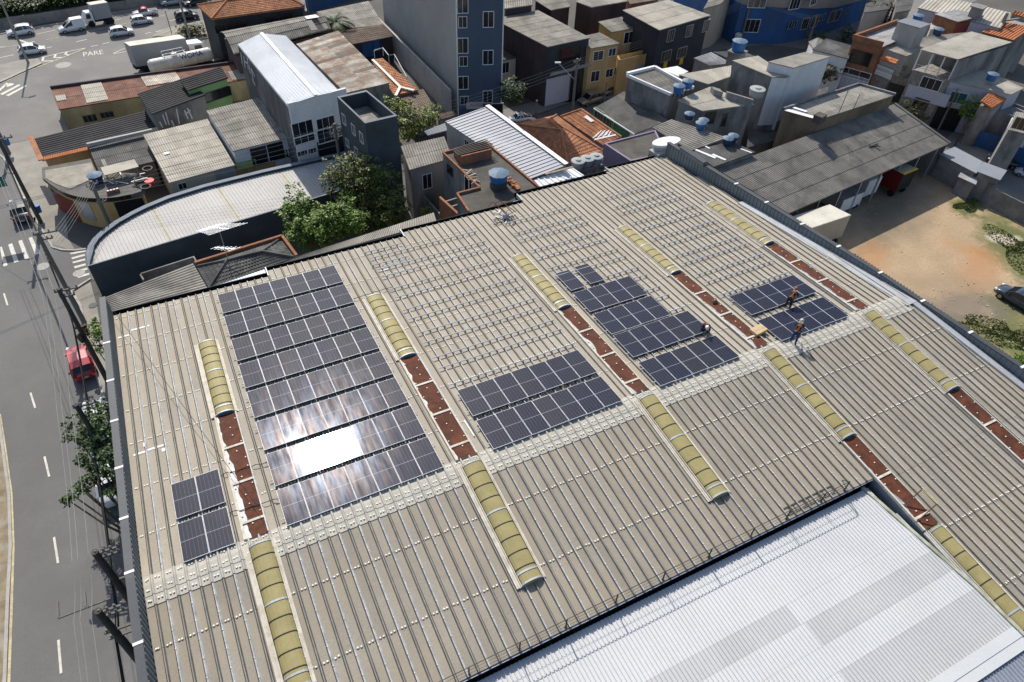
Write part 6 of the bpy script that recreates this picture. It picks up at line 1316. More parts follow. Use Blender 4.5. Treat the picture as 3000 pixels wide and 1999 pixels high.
def car(kind, pm, pr, pf, label, group=None, scale=None, lateral=1, name=None, roofm=None):
    P = PROF[kind]; a = at(*pr); b_ = at(*pf); d = (b_-a); ln = d.length; d.normalize(); side = Vector((-d.y, d.x, 0))
    mid = (a+b_)/2; away = side if side.dot(mid) > 0 else -side
    s = scale or ln/P['L']; c = mid+away*(P['Wd']/2*s)*lateral
    nm = name or {'hatch':'hatchback_car','suv':'suv_car','sedan':'sedan_car','van':'delivery_van','pickup':'pickup_truck'}[kind]
    t = thing(nm, label, 'van' if kind == 'van' else 'pickup' if kind == 'pickup' else 'car', (c.x, c.y, .03), group, math.atan2(d.y, d.x))
    m = MB(); vs = []; B_ = P['body']
    for (x, z0, z1, hw) in B_:
        vs += [(x*s, -hw*.92*s, z0*s), (x*s, -hw*s, (z0*.45+z1*.55)*s), (x*s, -hw*.94*s, (z1-.04)*s), (x*s, -hw*.82*s, z1*s), (x*s, 0, (z1+.035)*s), (x*s, hw*.82*s, z1*s), (x*s, hw*.94*s, (z1-.04)*s), (x*s, hw*s, (z0*.45+z1*.55)*s), (x*s, hw*.92*s, z0*s)]
    n = 9; fs = []
    for i in range(len(B_)-1):
        for k in range(n-1): fs.append((i*n+k, (i+1)*n+k, (i+1)*n+k+1, i*n+k+1))
        fs.append((i*n, i*n+n-1, (i+1)*n+n-1, (i+1)*n))
    fs += [tuple(range(n)), tuple((len(B_)-1)*n+k for k in reversed(range(n)))]
    m.add(vs, fs); m.build('body', pm, t, smooth=True, local=True)
    m = MB(); cb = P['cab']; hw = P['Wd']/2; vs = []
    for (x, z) in cb:
        q = min(1, (z-.9)/.6); vs += [(x*s, -(hw*.93-.17*q)*s, z*s), (x*s, (hw*.93-.17*q)*s, z*s), (x*s, -(hw*.9)*s, .9*s), (x*s, (hw*.9)*s, .9*s)]
    K = len(cb); fs = []
    for i in range(K-1):
        o = i*4; fs += [(o, o+1, o+5, o+4), (o+2, o, o+4, o+6), (o+1, o+3, o+7, o+5)]
    m.add(vs, fs); m.build('windows', cgl, t, local=True)
    # roof skin and pillars
    m = MB(); x0, x1 = P['roof']; pts = [c_ for c_ in cb if c_[1] > 1.3]
    for (xa, za), (xb, zb) in zip(pts, pts[1:]):
        xa2, xb2 = max(xa, x0), min(xb, x1+.0)
        if kind == 'van' and xb > .2: continue
        wa, wb = hw*.93-.17*min(1,(za-.9)/.6), hw*.93-.17*min(1,(zb-.9)/.6)
        m.add([(xa*s, -wa*s, (za+.02)*s), (xa*s, wa*s, (za+.02)*s), (xb*s, wb*s, (zb+.02)*s), (xb*s, -wb*s, (zb+.02)*s), (xa*s, 0, (za+.05)*s), (xb*s, 0, (zb+.05)*s)], [(0,4,5,3),(4,1,2,5)])
    for sg in (-1, 1):
        def pt(x, z): q = min(1, (z-.9)/.6); return Vector((x*s, sg*(hw*.93-.17*q+.012)*s, z*s))
        i_f = len(cb)-1; m.bar(pt(*cb[i_f]), pt(*cb[i_f-1]), .07*s); m.bar(pt(*cb[0]), pt(*cb[1]), .16*s, .08*s)
        for (xa, za), (xb, zb) in zip(pts, pts[1:]): m.bar(pt(xa, za), pt(xb, zb), .07*s, .06*s)
        xm = (pts[0][0]+pts[-1][0])/2; m.bar(pt(xm, .95), pt(xm, pts[1][1]), .08*s, .04*s)
        if kind in ('hatch', 'suv'): m.bar(pt(cb[0][0]+.35, .98), pt(cb[1][0]+.45, cb[1][1]+.05), .2*s, .05*s)
    if kind == 'van':
        for sg in (-1, 1): m.box((-1.15*s, sg*(hw*.93-.06)*s, 1.45*s), (1.8*s, .08*s, .85*s))
        m.box((-2.04*s, 0, 1.5*s), (.08*s, 1.4*s, .8*s)); m.box((-1.1*s, 0, 1.97*s), (1.9*s, 1.35*s, .1*s))
    m.build('roof', roofm or pm, t, local=True)
    wx = P['L']*.31; wr = .31
    for sx in (-1, 1):
        for sy in (-1, 1):
            m = MB(); y0 = sy*(hw-.1)*s; m.tube([(sx*wx*s-.0, y0-.1*s, wr*s), (sx*wx*s, y0+.11*s, wr*s)], wr*s, 16); w_ = m.build('wheel', tyr, t, local=True)
            m = MB(); yy = y0+sy*.115*s; m.tube([(sx*wx*s, yy-.02*s*sy, wr*s), (sx*wx*s, yy, wr*s)], wr*.62*s, 12); r_ = m.build('rim', rimm, w_, local=True)
    L2 = P['L']/2
    for sy in (-1, 1):
        m = MB(); m.box(((L2-.17)*s, sy*.58*s, .66*s), (.28*s, .3*s, .14*s), -sy*.35); m.build('headlight', hl, t, local=True)
        m = MB(); m.box((-(L2-.08)*s, sy*.66*s, .86*s), (.16*s, .22*s, .24*s)); m.build('tail_light', tl, t, local=True)
        m = MB(); m.box((.78*s, sy*(hw+.03)*s, 1.0*s), (.14*s, .16*s, .12*s)); m.build('mirror', bkp if kind != 'hatch' else pm, t, local=True)
    m = MB(); m.box(((L2-.03)*s, 0, .45*s), (.1*s, 1.2*s, .2*s)); m.build('grille', bkp, t, local=True)
    m = MB(); m.box((-(L2+.0)*s, 0, .55*s), (.06*s, .42*s, .14*s)); m.build('number_plate', plt, t, local=True)
    if kind == 'pickup':
        m = MB(); m.box((-1.35*s, 0, .975*s), (1.45*s, 1.25*s, .06*s)); m.build('load_bed', bkp, t, local=True)
    return t
EG = 'vehicles on the expressway'
car('hatch', PW, ('M',412,398), ('M',100,447), 'white hatchback heading left, leftmost car on the far lanes of the expressway', EG)
car('van', PW, ('M',1000,352), ('M',700,408), 'white delivery van with black lower trim heading left behind the small box truck', EG)
car('suv', PW, ('M',1275,448), ('M',1552,408), 'white compact crossover heading right, nearest the white box truck', EG)
car('hatch', PW, ('M',1520,308), ('M',1770,272), 'white hatchback heading right, just below the red cab pickup', EG)
car('hatch', PW, ('M',232,665), ('M',548,617), 'white hatchback heading right, next to the lamp post and island', EG)
car('pickup', PW, ('M',1825,180), ('M',1545,215), 'old pickup with faded red cab and cream bed heading left', EG, roofm=PR)
car('suv', PS, ('M',2125,62), ('M',1862,92), 'silver people carrier heading left at the top edge of the expressway', EG, name='minivan_car')
car('suv', PD, ('M',2025,262), ('M',2300,228), 'black sport utility car half hidden behind the lamp post', EG)
car('sedan', PD, ('M',2400,50), ('M',2140,100), 'black sedan heading left at the top edge near the black walled house', EG)
car('sedan', PD, ('L',235,1620), ('L',180,1380), 'black car alone on the avenue just before the crosswalk', None, scale=.92, lateral=-1.0)
car('hatch', PR, ('T',95,672), ('T',50,520), 'bright red hatchback parked under the wires beside the warehouse', None, scale=.96, lateral=-1.0)
car('sedan', PW, ('U',318,700), ('U',268,440), 'white sedan parked under the street tree beside the warehouse', None, scale=1.02, lateral=-1.0)
car('hatch', PS, ('U',240,260), ('U',205,90), 'silver blue car almost hidden under the street tree', None, scale=1.0, lateral=-1.0)
car('suv', PG, ('H',828,672), ('H',690,712), 'dusty gold and grey minivan parked on the shaded street by the yellow house', None, name='minivan_car')
car('sedan', PG, ('H',935,600), ('H',838,640), 'beige car half hidden behind the gold minivan by the yellow house', None)
car('pickup', PW, ('B',1550,842), ('B',1398,860), 'white pickup with dark stripes parked at the foot of the tall tower', None)
car('sedan', PN, ('V',985,345), ('V',695,168), 'dark navy sedan parked on the earth yard, cut by the right edge', None, scale=.95, lateral=1)
car('sedan', PD, ('O',795,700), ('O',470,615), 'black sedan parked on the right street behind the tin shacks', None)
car('sedan', PW, ('O',1040,830), ('O',740,735), 'white car parked on the right street, cut by the picture edge', None)
# trucks
def truck(name, label, q, z0, z1, boxm, cab_len=2.3, cabm=None, cabside='front', text_=None, zc=None):
    """q: roof corners rear-near, front-near, front-far, rear-far"""
    d = (q[1]-q[0]); d.z = 0; L = d.length; d.normalize(); s_ = (q[3]-q[0]); s_.z = 0; wd = s_.length; s_.normalize()
    o = zto(q[0], 0); root = thing(name, label, 'truck', (o.x, o.y, 0)); Z = Vector((0,0,1))
    def blk_(nm, x0, x1, y0, y1, za, zb, mm, taper=0):
        m = MB(); b0 = [o+d*x+s_*y+Z*za for x, y in ((x0,y0),(x1,y0),(x1,y1),(x0,y1))]; t0 = [o+d*(x-(taper if x == x1 else 0))+s_*y+Z*zb for x, y in ((x0,y0),(x1,y0),(x1,y1),(x0,y1))]
        m.prism(b0, t0); return m.build(nm, mm, root)
    blk_('cargo_box', 0, L, 0, wd, z0, z1, boxm); blk_('box_roof', .06, L-.06, .06, wd-.06, z1+.002, z1+.02, mat('cream roof panel', (.6,.57,.48), .7))
    blk_('chassis', -.05, L+cab_len*.9, wd*.25, wd*.75, .5, z0-.01, bkp)
    zc = zc or z1*.78
    cb = blk_('cab', L+.12, L+cab_len, .05, wd-.05, .5, zc*.62, cabm or PW); blk_('cab_top', L+.12, L+cab_len, .08, wd-.08, zc*.62, zc, cabm or PW, taper=.4)
    w_ = blk_('windscreen', L+cab_len*.55, L+cab_len+.02, .14, wd-.14, zc*.6, zc*.93, cgl, taper=.38)
    m = MB(); m.prism([o+d*(L+cab_len*.35)+s_*y+Z*(zc*.6) for y in (.03, .0)]+[o+d*(L+cab_len*.8)+s_*y+Z*(zc*.6) for y in (.0, .03)], [o+d*(L+cab_len*.35)+s_*y+Z*(zc*.9) for y in (.04, .02)]+[o+d*(L+cab_len*.72)+s_*y+Z*(zc*.9) for y in (.02, .04)]); m.build('side_window', cgl, root)
    for x in (L*.15, L*.3, L+cab_len*.45):
        for y in (.14, wd-.14):
            m = MB(); c = o+d*x+s_*y+Z*.45; m.tube([c-s_*.14, c+s_*.14], .45, 16); m.build('wheel', tyr, root)
    for y in (.25, wd-.25): m = MB(); c = o+d*(L+cab_len+.03)+s_*y+Z*.8; m.box(c, (.12,.3,.18), math.atan2(d.y, d.x)); m.build('headlight', hl, root)
    return root, o, d, s_, L, wd
wb_ = mat('truck box aluminium', (.30,.31,.33), .6, .2, var=.06, scale=.5, stain=(.3,.3,.3), samt=.2, sscale=.8)
truck('box_truck', 'large box truck with pale grey sides and cream roof standing on the forecourt', C4(('M',1490,532,3.6),('M',2130,442,3.6),('M',2050,392,3.6),('M',1422,486,3.6)), 1.0, 3.6, wb_)
truck('small_box_truck', 'small white cab truck with tall grey box heading left on the expressway', C4(('M',1235,30,2.9),('M',1035,62,2.9),('M',990,35,2.9),('M',1190,0,2.9)), .9, 2.9, wb_, cab_len=1.3, zc=2.0)
# vacuum tanker with lettering
a, b_ = at('M',1740,800,1.9), at('M',2352,665,1.9); root = thing('tank_truck', 'white cylindrical tank truck lettered in blue parked behind the rust roofed shed', 'truck', (a.x, a.y, 0)); d = (b_-a).normalized(); s_ = Vector((-d.y, d.x, 0)); Z = Vector((0,0,1))
L = (b_-a).length+1.2; ca = lerp(a, b_, .5)
m = MB(); pts = [a+d*x+s_*.9 for x in (0, .3, L-.3, L)]; m.tube(pts, [.6, .8, .8, .65], 24); m.build('tank', mat('tanker white', (.62,.6,.55), .5, var=.08, scale=.8, stain=(.4,.33,.25), samt=.3, sscale=1), root, smooth=False)
for k in range(5): m = MB(); c = a+d*(L*(k+.5)/5)+s_*.9; m.tube([c-d*.04, c+d*.04], .83, 24); m.build('hoop', whp, root)
m = MB(); c = a+d*(L*.42)+s_*.9+Z*.9
for dx in (-1.3, 1.3):
    m.bar(c+d*dx-s_*.5, c+d*dx+s_*.5, .06); 
m.bar(c-d*1.3-s_*.5, c+d*1.3-s_*.5, .06); m.bar(c-d*1.3+s_*.5, c+d*1.3+s_*.5, .06); m.bar(c-d*1.3-s_*.5+Z*.4, c+d*1.3-s_*.5+Z*.4, .05); m.bar(c-d*1.3+s_*.5+Z*.4, c+d*1.3+s_*.5+Z*.4, .05)
for dx in (-1.3, 0, 1.3):
    for dy in (-.5, .5): m.bar(c+d*dx+s_*dy, c+d*dx+s_*dy+Z*.4, .05)
m.build('walkway_frame', whp, root)
m = MB(); m.lathe((c.x, c.y, c.z-.1), [(.35,0),(.35,.25),(.1,.3)], 14); m.build('hatch', whp, root)
m = MB(); m.prism([zto(a+d*.2+s_*.5,.5), zto(a+d*(L+1.8)+s_*.5,.5), zto(a+d*(L+1.8)+s_*1.4,.5), zto(a+d*.2+s_*1.4,.5)], [zto(a+d*.2+s_*.5,1.0), zto(a+d*(L+1.8)+s_*.5,1.0), zto(a+d*(L+1.8)+s_*1.4,1.0), zto(a+d*.2+s_*1.4,1.0)]); m.build('chassis', bkp, root)
for x in (.8, 2.0, L+.6):
    for y in (.1, 1.7): m = MB(); c2 = zto(a+d*x+s_*y, .48); m.tube([c2-s_*.13, c2+s_*.13], .48, 16); m.build('wheel', tyr, root)
nrm = (-s_*.75+Z*.66).normalized(); upv = d.cross(nrm)*-1; upv = nrm.cross(d); rot = Matrix(((d.x, upv.x, nrm.x),(d.y, upv.y, nrm.y),(d.z, upv.z, nrm.z)))
text('WOMA', .85, a+d*(L*.66)+s_*.9+nrm*.82, rot, mat('lettering blue', (.01,.02,.12), .5), 'lettering', parent=root, extr=.02)
# vehicles under the truck shed
q = C4(('Q',775,200,3.0),('Q',850,170,3.0),('Q',760,135,3.0),('Q',690,165,3.0)); 
def boxtr(name, label, q, z0, z1, m1, m2, rm):
    root = thing(name, label, 'trailer', (q[0].x, q[0].y, 0)); c = sum(q, Vector())/4; m = MB(); m.prism([zto(v, z0) for v in q], [zto(v, z1) for v in q]); m.build('box', m1, root)
    a, b_ = q[0], q[1]; nn = Vector(((b_-a).y, -(b_-a).x, 0)).normalized()*.04; m = MB(); m.prism([zto(a,z0)+nn, zto(b_,z0)+nn, zto(b_,z0), zto(a,z0)], [zto(a,z1)+nn, zto(b_,z1)+nn, zto(b_,z1), zto(a,z1)]); m.build('rear_door', m2, root)
    m = MB(); m.slabq([zto(v, z1+.03) for v in q], .02); m.build('roof_panel', rm, root)
    for v in inset(q, .5): m = MB(); m.tube([Vector((v.x-.12,v.y,.4)), Vector((v.x+.12,v.y,.4))], .4, 14); m.build('wheel', tyr, root)
    return root
r0 = at('Q',775,205,2.9); d1 = (at('Q',850,175,2.9)-r0); dn = Vector((-d1.y, d1.x, 0)).normalized(); dn = dn if dn.y > 0 else -dn
boxtr('red_trailer', 'dark red box trailer with black doors and yellow roof edge under the truck shed', [r0, r0+d1.normalized()*2.3, r0+d1.normalized()*2.3+dn*5, r0+dn*5], .8, 2.9, mat('trailer red', (.16,.012,.01), .6), bkp, beige)
m = MB(); e0 = zto(r0, 2.96); m.bar(e0, e0+d1.normalized()*2.3, .3, .08); m.build('yellow_edge', mat('trailer yellow', (.6,.42,.05), .6), bpy.data.objects['red_trailer'])
r0 = at('Q',555,250,2.5); boxtr('white_trailer', 'white double door box truck body under the truck shed left of the red trailer', [r0, r0+d1.normalized()*2.1, r0+d1.normalized()*2.1+dn*4, r0+dn*4], .6, 2.5, lilw, whw, whp)
r0 = at('Q',385,375,1.9); boxtr('white_crate_trailer', 'low dirty white trailer under the truck shed beside the cream trailer body', [r0, r0+d1.normalized()*3.2, r0+d1.normalized()*3.2+dn*2.4, r0+dn*2.4], .4, 1.9, concl, whw, tine)
# shacks along the yard wall
for k, (cs, z, lb, mm) in enumerate((((('O',0,520),('O',380,720),('O',445,600),('O',165,450)), 2.7, 'row of grey tin shack roofs along the yard wall, longest one', alu), ((('O',390,700),('O',620,790),('O',690,690),('O',450,600)), 2.9, 'shiny tin shack roof at the street end of the yard wall', alu), ((('O',195,750),('O',375,835),('O',420,720),('O',260,650)), 2.0, 'greenish sheet roof of the lowest shack by the yard wall', tine))):
    bld('tin_shack', lb, [(t, x, y, z+(.15 if i > 1 else 0)) for i, (t, x, y) in enumerate(cs)], conc, mm, seed=130+k, cat='shack', axis='u', pitch=.25, sl=30, over=.25)
a, b_ = at('X',2860,505,0), at('X',3120,640,0); m = MB(); nn = Vector((-.15,.15,0)); 
a, b_ = at('C',2130,1180,0), at('C',2420,1330,0); m.prism([a, b_, b_+Vector((.1,.2,0)), a+Vector((.1,.2,0))], [zto(a,2.0), zto(b_,2.0), zto(b_,2.0)+Vector((.1,.2,0)), zto(a,2.0)+Vector((.1,.2,0))]); tag(m.build('boundary_wall', conc), 'grey boundary wall between the earth yard and the right street', 'wall')
a = at('C',2130,1180,0); b_ = at('C',1850,980,0); m = MB(); m.prism([b_, a, a+Vector((.2,.2,0)), b_+Vector((.2,.2,0))], [zto(b_,2.2), zto(a,2.2), zto(a,2.2)+Vector((.2,.2,0)), zto(b_,2.2)+Vector((.2,.2,0))]); tag(m.build('yard_wall', concw), 'crumbling dark yard wall below the tin shacks', 'wall')
# ================================================================ TREES
lf = {}
def leafm(name, c, c2):
    m = mat('leaves '+name, c, .55, var=.25, scale=1.2, stain=c2, samt=.4, sscale=1.6, attr=.5, spec=.35, grain=0)
    b_ = m.node_tree.nodes['Principled BSDF']; b_.inputs['Transmission Weight'].default_value = 0; b_.inputs['Subsurface Weight'].default_value = 0
    return m
LG = leafm('bright', (.095,.17,.016), (.16,.23,.03)); LM = leafm('mottled', (.075,.11,.018), (.19,.16,.04)); LD = leafm('dark', (.035,.07,.015), (.06,.1,.02)); LY = leafm('lime', (.14,.18,.02), (.2,.22,.03)); LO = leafm('olive', (.1,.1,.03), (.15,.12,.04)); LP = leafm('palm', (.05,.085,.025), (.09,.11,.03))
bark = mat('bark', (.09,.07,.05), .95, var=.3, scale=3)
def tree(name, label, base, blobs, m, dens=170, leaf=.2, seed=0, group=None, cat='tree', trunk_r=.2):
    R = random.Random(seed); root = thing(name, label, cat, (base.x, base.y, base.z), group); mb = MB(); tk = MB()
    fork = base+Vector((0,0,max(.6, (sum(b_[0].z for b_ in blobs)/len(blobs)-base.z)*.45)))
    tk.tube([base, lerp(base, fork, .5)+Vector((.08,.05,0)), fork], [trunk_r*1.2, trunk_r, trunk_r*.85], 8)
    lb = MB()
    for (c, r) in blobs:
        lb.tube([fork, lerp(fork, c, .5)+Vector((R.uniform(-.2,.2), R.uniform(-.2,.2), -.1)), c+Vector((0,0,-.1*r))], [trunk_r*.6, trunk_r*.35, .03], 6)
        n = int(dens*1.9*r*r); nb = max(6, int(n/26))
        for k in range(nb):
            u = R.uniform(-1, 1); th = R.uniform(0, 2*pi); rad = r*(R.uniform(.45, 1.05)); s_ = sqrt(1-u*u)
            cc = c+Vector((rad*s_*cos(th), rad*s_*sin(th), rad*u*.85)); cr = R.uniform(.18, .36)*min(1.3, r**.5); tone = R.gauss(0, .35)
            if R.random() < .12: continue
            for j in range(26):
                u2 = R.uniform(-.4, 1); t2 = R.uniform(0, 2*pi); s2 = sqrt(max(0, 1-u2*u2)); q = cr*R.uniform(.6, 1.1)
                p = cc+Vector((q*s2*cos(t2), q*s2*sin(t2), q*u2*.8)); l = leaf*R.uniform(.6, 1.25)
                dr = Vector((R.gauss(0, 1), R.gauss(0, 1), R.gauss(-.2, .5))).normalized(); sd = dr.cross(Vector((R.gauss(0,.5), R.gauss(0,.5), 1))).normalized()*l*.32
                mid = p+dr*l*.5; mb.add([p, mid+sd, p+dr*l, mid-sd], [(0,1,2,3)], 0, max(-1, min(1, tone+R.gauss(0, .3))))
    mb.build('crown', m, root); tk.build('trunk', bark, root); lb.build('limbs', bark, root)
    return root
def AB(t, lst): return [(at(t, x, y, z), r) for x, y, z, r in lst]
g = at('N',500,720,0); g = Vector((at('N',600,500,5).x, at('N',600,500,5).y, 0))
tree('tree', 'large mottled olive green tree with yellowish crown between showroom and dark tower', g, AB('N', [(480,270,6.2,1.6),(570,250,6.6,1.7),(660,290,6.4,1.7),(750,330,6.0,1.6),(470,360,5.4,1.4),(590,390,5.2,1.8),(700,420,5.0,1.8),(810,450,4.8,1.5),(830,540,4.2,1.6),(730,540,4.0,1.7),(640,520,4.0,1.6),(800,620,3.2,1.5),(700,640,3.0,1.4)]), LM, seed=1, dens=230, leaf=.24, trunk_r=.3)
g = at('N',330,640,4); tree('tree', 'bright green leafy tree left of the mottled one, at the foot of the showroom', Vector((g.x, g.y, 0)), AB('N', [(205,450,5.4,1.35),(180,540,4.9,1.3),(280,540,5.0,1.3),(220,640,4.2,1.5),(320,640,4.4,1.5),(400,560,4.8,1.3),(490,480,5.2,1.3),(500,580,4.6,1.5),(590,600,4.2,1.4),(420,660,3.8,1.5),(300,720,3.4,1.3),(180,700,3.4,1.1),(540,680,3.4,1.2)]), LG, seed=2, dens=230, leaf=.24, trunk_r=.28)
g = at('B',720,800,2.6); tree('tree', 'light feathery bright green tree between dark tower and zinc roof', Vector((g.x, g.y, 0)), AB('B', [(600,700,4.4,1.3),(660,760,4.2,1.5),(720,800,3.8,1.7),(660,860,3.4,1.5),(800,800,3.4,1.5),(870,760,3.2,1.1),(760,880,2.8,1.4),(680,930,2.6,1.2),(850,830,2.8,1.0)]), LY, seed=3, dens=120, leaf=.26)
tree('tree', 'round dark green tree at the right foot of the tall tower', at('B',1430,700,0), AB('B', [(1395,590,3.6,1.3),(1440,620,3.4,1.3),(1400,660,2.6,1.2),(1470,650,2.4,1.1),(1370,640,3.0,1.0)]), LD, seed=4, dens=150, leaf=.26)
tree('street_tree', 'dark green street tree with spreading branches over the white car by the warehouse', Vector((-8.3, 27.5, 0)), AB('U', [(350,40,6.0,.9),(290,90,5.8,1.0),(180,140,5.6,.9),(140,220,5.2,.8),(240,230,5.4,1.0),(350,160,6.0,1.0),(340,270,5.8,1.0),(250,330,5.0,.9),(350,370,5.6,.9),(250,430,4.8,.8),(370,460,5.6,.7),(160,540,5.0,.6),(110,600,4.8,.55),(90,640,4.8,.4),(380,570,5.2,.5),(200,590,4.6,.5),(240,500,4.8,.6)]), LD, seed=5, dens=300, leaf=.2, trunk_r=.18)
tree('street_tree', 'small green street tree beside the parapet near the red hatchback', Vector((-8.2, 40.5, 0)), AB('T', [(215,280,3.4,.45),(200,340,3.2,.6),(250,340,3.4,.6),(190,390,2.8,.6),(250,410,3.0,.7),(280,470,2.6,.5)]), LG, seed=6, dens=300, leaf=.2, trunk_r=.1)
tree('tree', 'round bright green tree on a bare trunk before the houses on the right street', at('O',160,440,0), AB('F', [(1700,1230,4.0,1.0),(1780,1190,4.4,1.0),(1830,1240,4.0,1.0),(1750,1300,3.4,1.0),(1700,1300,3.4,.8),(1840,1310,3.2,.8)]), LG, seed=7, dens=220, leaf=.24, trunk_r=.1)
tree('tree', 'olive green tree in shade between white walled annex and brick house', at('C',1230,480,0), AB('C', [(1230,400,3.2,1.1),(1275,400,3.2,1.0),(1250,430,2.6,1.1),(1220,440,2.4,.8)]), LO, seed=8, dens=170, leaf=.26)
tree('tree', 'brownish olive tree beside the curved blue building near the top', at('F',640,330,0), AB('F', [(640,80,5.6,1.3),(720,130,5.0,1.5),(610,170,4.8,1.4),(700,220,3.8,1.6),(780,230,3.4,1.2),(630,260,3.0,1.2)]), LO, seed=9, dens=130, leaf=.28)
tree('bush', 'yellow flowering shrub beside the black house wall near the street', at('I',520,150,0), AB('I', [(520,130,1.0,.8),(540,120,1.2,.6)]), leafm('yellow flower', (.45,.38,.02), (.3,.32,.03)), seed=10, cat='bush', dens=250)
tree('bush', 'green shrub left of the yellow flowering one by the black house', at('I',457,155,0), AB('I', [(457,138,1.0,.8),(440,150,.8,.6)]), LG, seed=11, cat='bush', dens=250)
tree('bush', 'dark green hedge clump at the foot of the curved blue building', at('I',1110,260,0), AB('I', [(1080,240,1.2,1.0),(1130,230,1.2,1.1),(1165,240,1.0,.8)]), LG, seed=12, cat='bush', dens=180)
tree('bush', 'clipped olive hedge on the verge below the lamp post at the top left', at('M',2200,390,0), AB('M', [(2080,360,.9,.9),(2160,345,.9,.9),(2230,330,.9,1.0),(2300,325,.9,.9),(2120,385,.6,.9),(2220,370,.6,.9),(2310,360,.7,.8),(2040,380,.6,.6)]), LO, seed=13, cat='hedge', dens=260)
tree('bush', 'bright green bush outside the parapet at the right edge', at('V',960,830,0), AB('V', [(920,790,1.6,.8),(960,760,1.8,.9),(970,830,1.2,.9)]), LG, seed=14, cat='bush', dens=250)
tree('bush', 'small bright green shrub by the yard wall behind the gutter', at('K',150,505,1.5), AB('K', [(150,480,2.6,.5),(160,492,2.4,.5)]), LY, seed=15, cat='bush', dens=320)
for k, (x, y, z, lb) in enumerate(((60,130,.6,'small weed on top of the terrace wall near the stone garage'),)): tree('bush', lb, at('F',935,830,4.1), AB('F', [(930,810,4.7,.7),(960,780,4.9,.5)]), LY, seed=16, cat='bush', dens=250)
tree('bush', 'climbing plant with pale blossom at the back corner of the truck shed', at('F',1080,1280,0), AB('F', [(1000,1240,2.2,.9),(1080,1280,2.0,1.0),(1150,1310,1.6,.8),(1200,1350,1.2,.7)]), LO, seed=17, cat='bush', dens=200)
tree('bush', 'green shrubs on the street bank below the blue building', at('F',330,420,0), AB('F', [(310,360,1.4,1.0),(330,420,1.0,.9),(270,430,.8,.8),(380,400,1.0,.7)]), LD, seed=18, cat='bush', dens=200)
# palm
c = at('E',940,150,4.8); root = thing('palm_tree', 'palm tree with arching fronds behind the old grey vaulted shed', 'tree', (c.x, c.y, 0)); m = MB(); m.tube([Vector((c.x,c.y,0)), Vector((c.x+.1,c.y,2.5)), c], [.28,.2,.16], 8); m.build('trunk', bark, root); R = random.Random(4)
for k in range(17):
    az = k*2.4; ln_ = R.uniform(2.2, 3.1); up = R.uniform(.1, 1.0); m = MB(); pts = []
    for j in range(8): t = j/7; pts.append(c+Vector((cos(az)*ln_*t, sin(az)*ln_*t, up*ln_*t*.9-ln_*.62*t*t)))
    for j in range(7):
        p0, p1 = pts[j], pts[j+1]; d = (p1-p0).normalized(); sd = d.cross(Vector((0,0,1))).normalized()
        for w_ in range(4):
            p = lerp(p0, p1, w_/4); l = .62*(1-abs(j/7-.4))*R.uniform(.8,1.1)
            for sg in (-1, 1): e = p+sd*sg*l+d*l*.5-Vector((0,0,.18)); m.add([p, p+d*.09, e], [(0,1,2)], 0, R.gauss(0,.3))
    m.tube(pts, .03, 5); m.build('frond', LP, root)
# expressway bank top left
a, b_ = at('M',-300,345,0), at('M',0,330,0); 
wl_ = [('M',-400,372),('M',0,338),('M',250,300),('M',600,250),('M',1000,185),('M',1400,128),('M',1800,70),('M',2200,0),('M',2600,-60)]
P = [at(*p) for p in wl_]; m = MB()
for p0, p1 in zip(P, P[1:]): m.prism([p0, p1, p1+Vector((.1,.4,0)), p0+Vector((.1,.4,0))], [zto(p0,1.3), zto(p1,1.3), zto(p1,1.3)+Vector((.1,.4,0)), zto(p0,1.3)+Vector((.1,.4,0))])
tag(m.build('retaining_wall', conc), 'long grey retaining wall along the expressway below the green bank', 'wall')
m = MB(); m.add([v+Vector((0,.4,1.2)) for v in P]+[v+Vector((2,22,6.0)) for v in P], [(i, i+1, len(P)+i+1, len(P)+i) for i in range(len(P)-1)]); o = m.build('embankment', mat('dark bank soil', (.04,.045,.02), .95, var=.3)); o['kind'] = 'structure'
R = random.Random(12); mb = MB()
for k in range(1500):
    i = R.randrange(len(P)-1); p = lerp(P[i], P[i+1], R.random()); t = R.uniform(.02, 1)**1.3; c = p+Vector((R.uniform(-1,1), .8+t*15, 1.5+t*3.6+R.uniform(0,.8))); tone = R.gauss(0,.4)
    for j in range(26):
        d = Vector((R.gauss(0,1), R.gauss(0,1), R.gauss(0,.8))).normalized(); q = c+d*R.uniform(.2,.8); dr = Vector((R.gauss(0,1), R.gauss(0,1), R.gauss(0,.5))).normalized(); sd = dr.cross(Vector((0,0,1))).normalized()*.13; l = .42
        mb.add([q, q+dr*l*.5+sd, q+dr*l, q+dr*l*.5-sd], [(0,1,2,3)], 0, max(-1, min(1, tone+R.gauss(0,.2))))
o = mb.build('shrubbery', LD); o['kind'] = 'stuff'
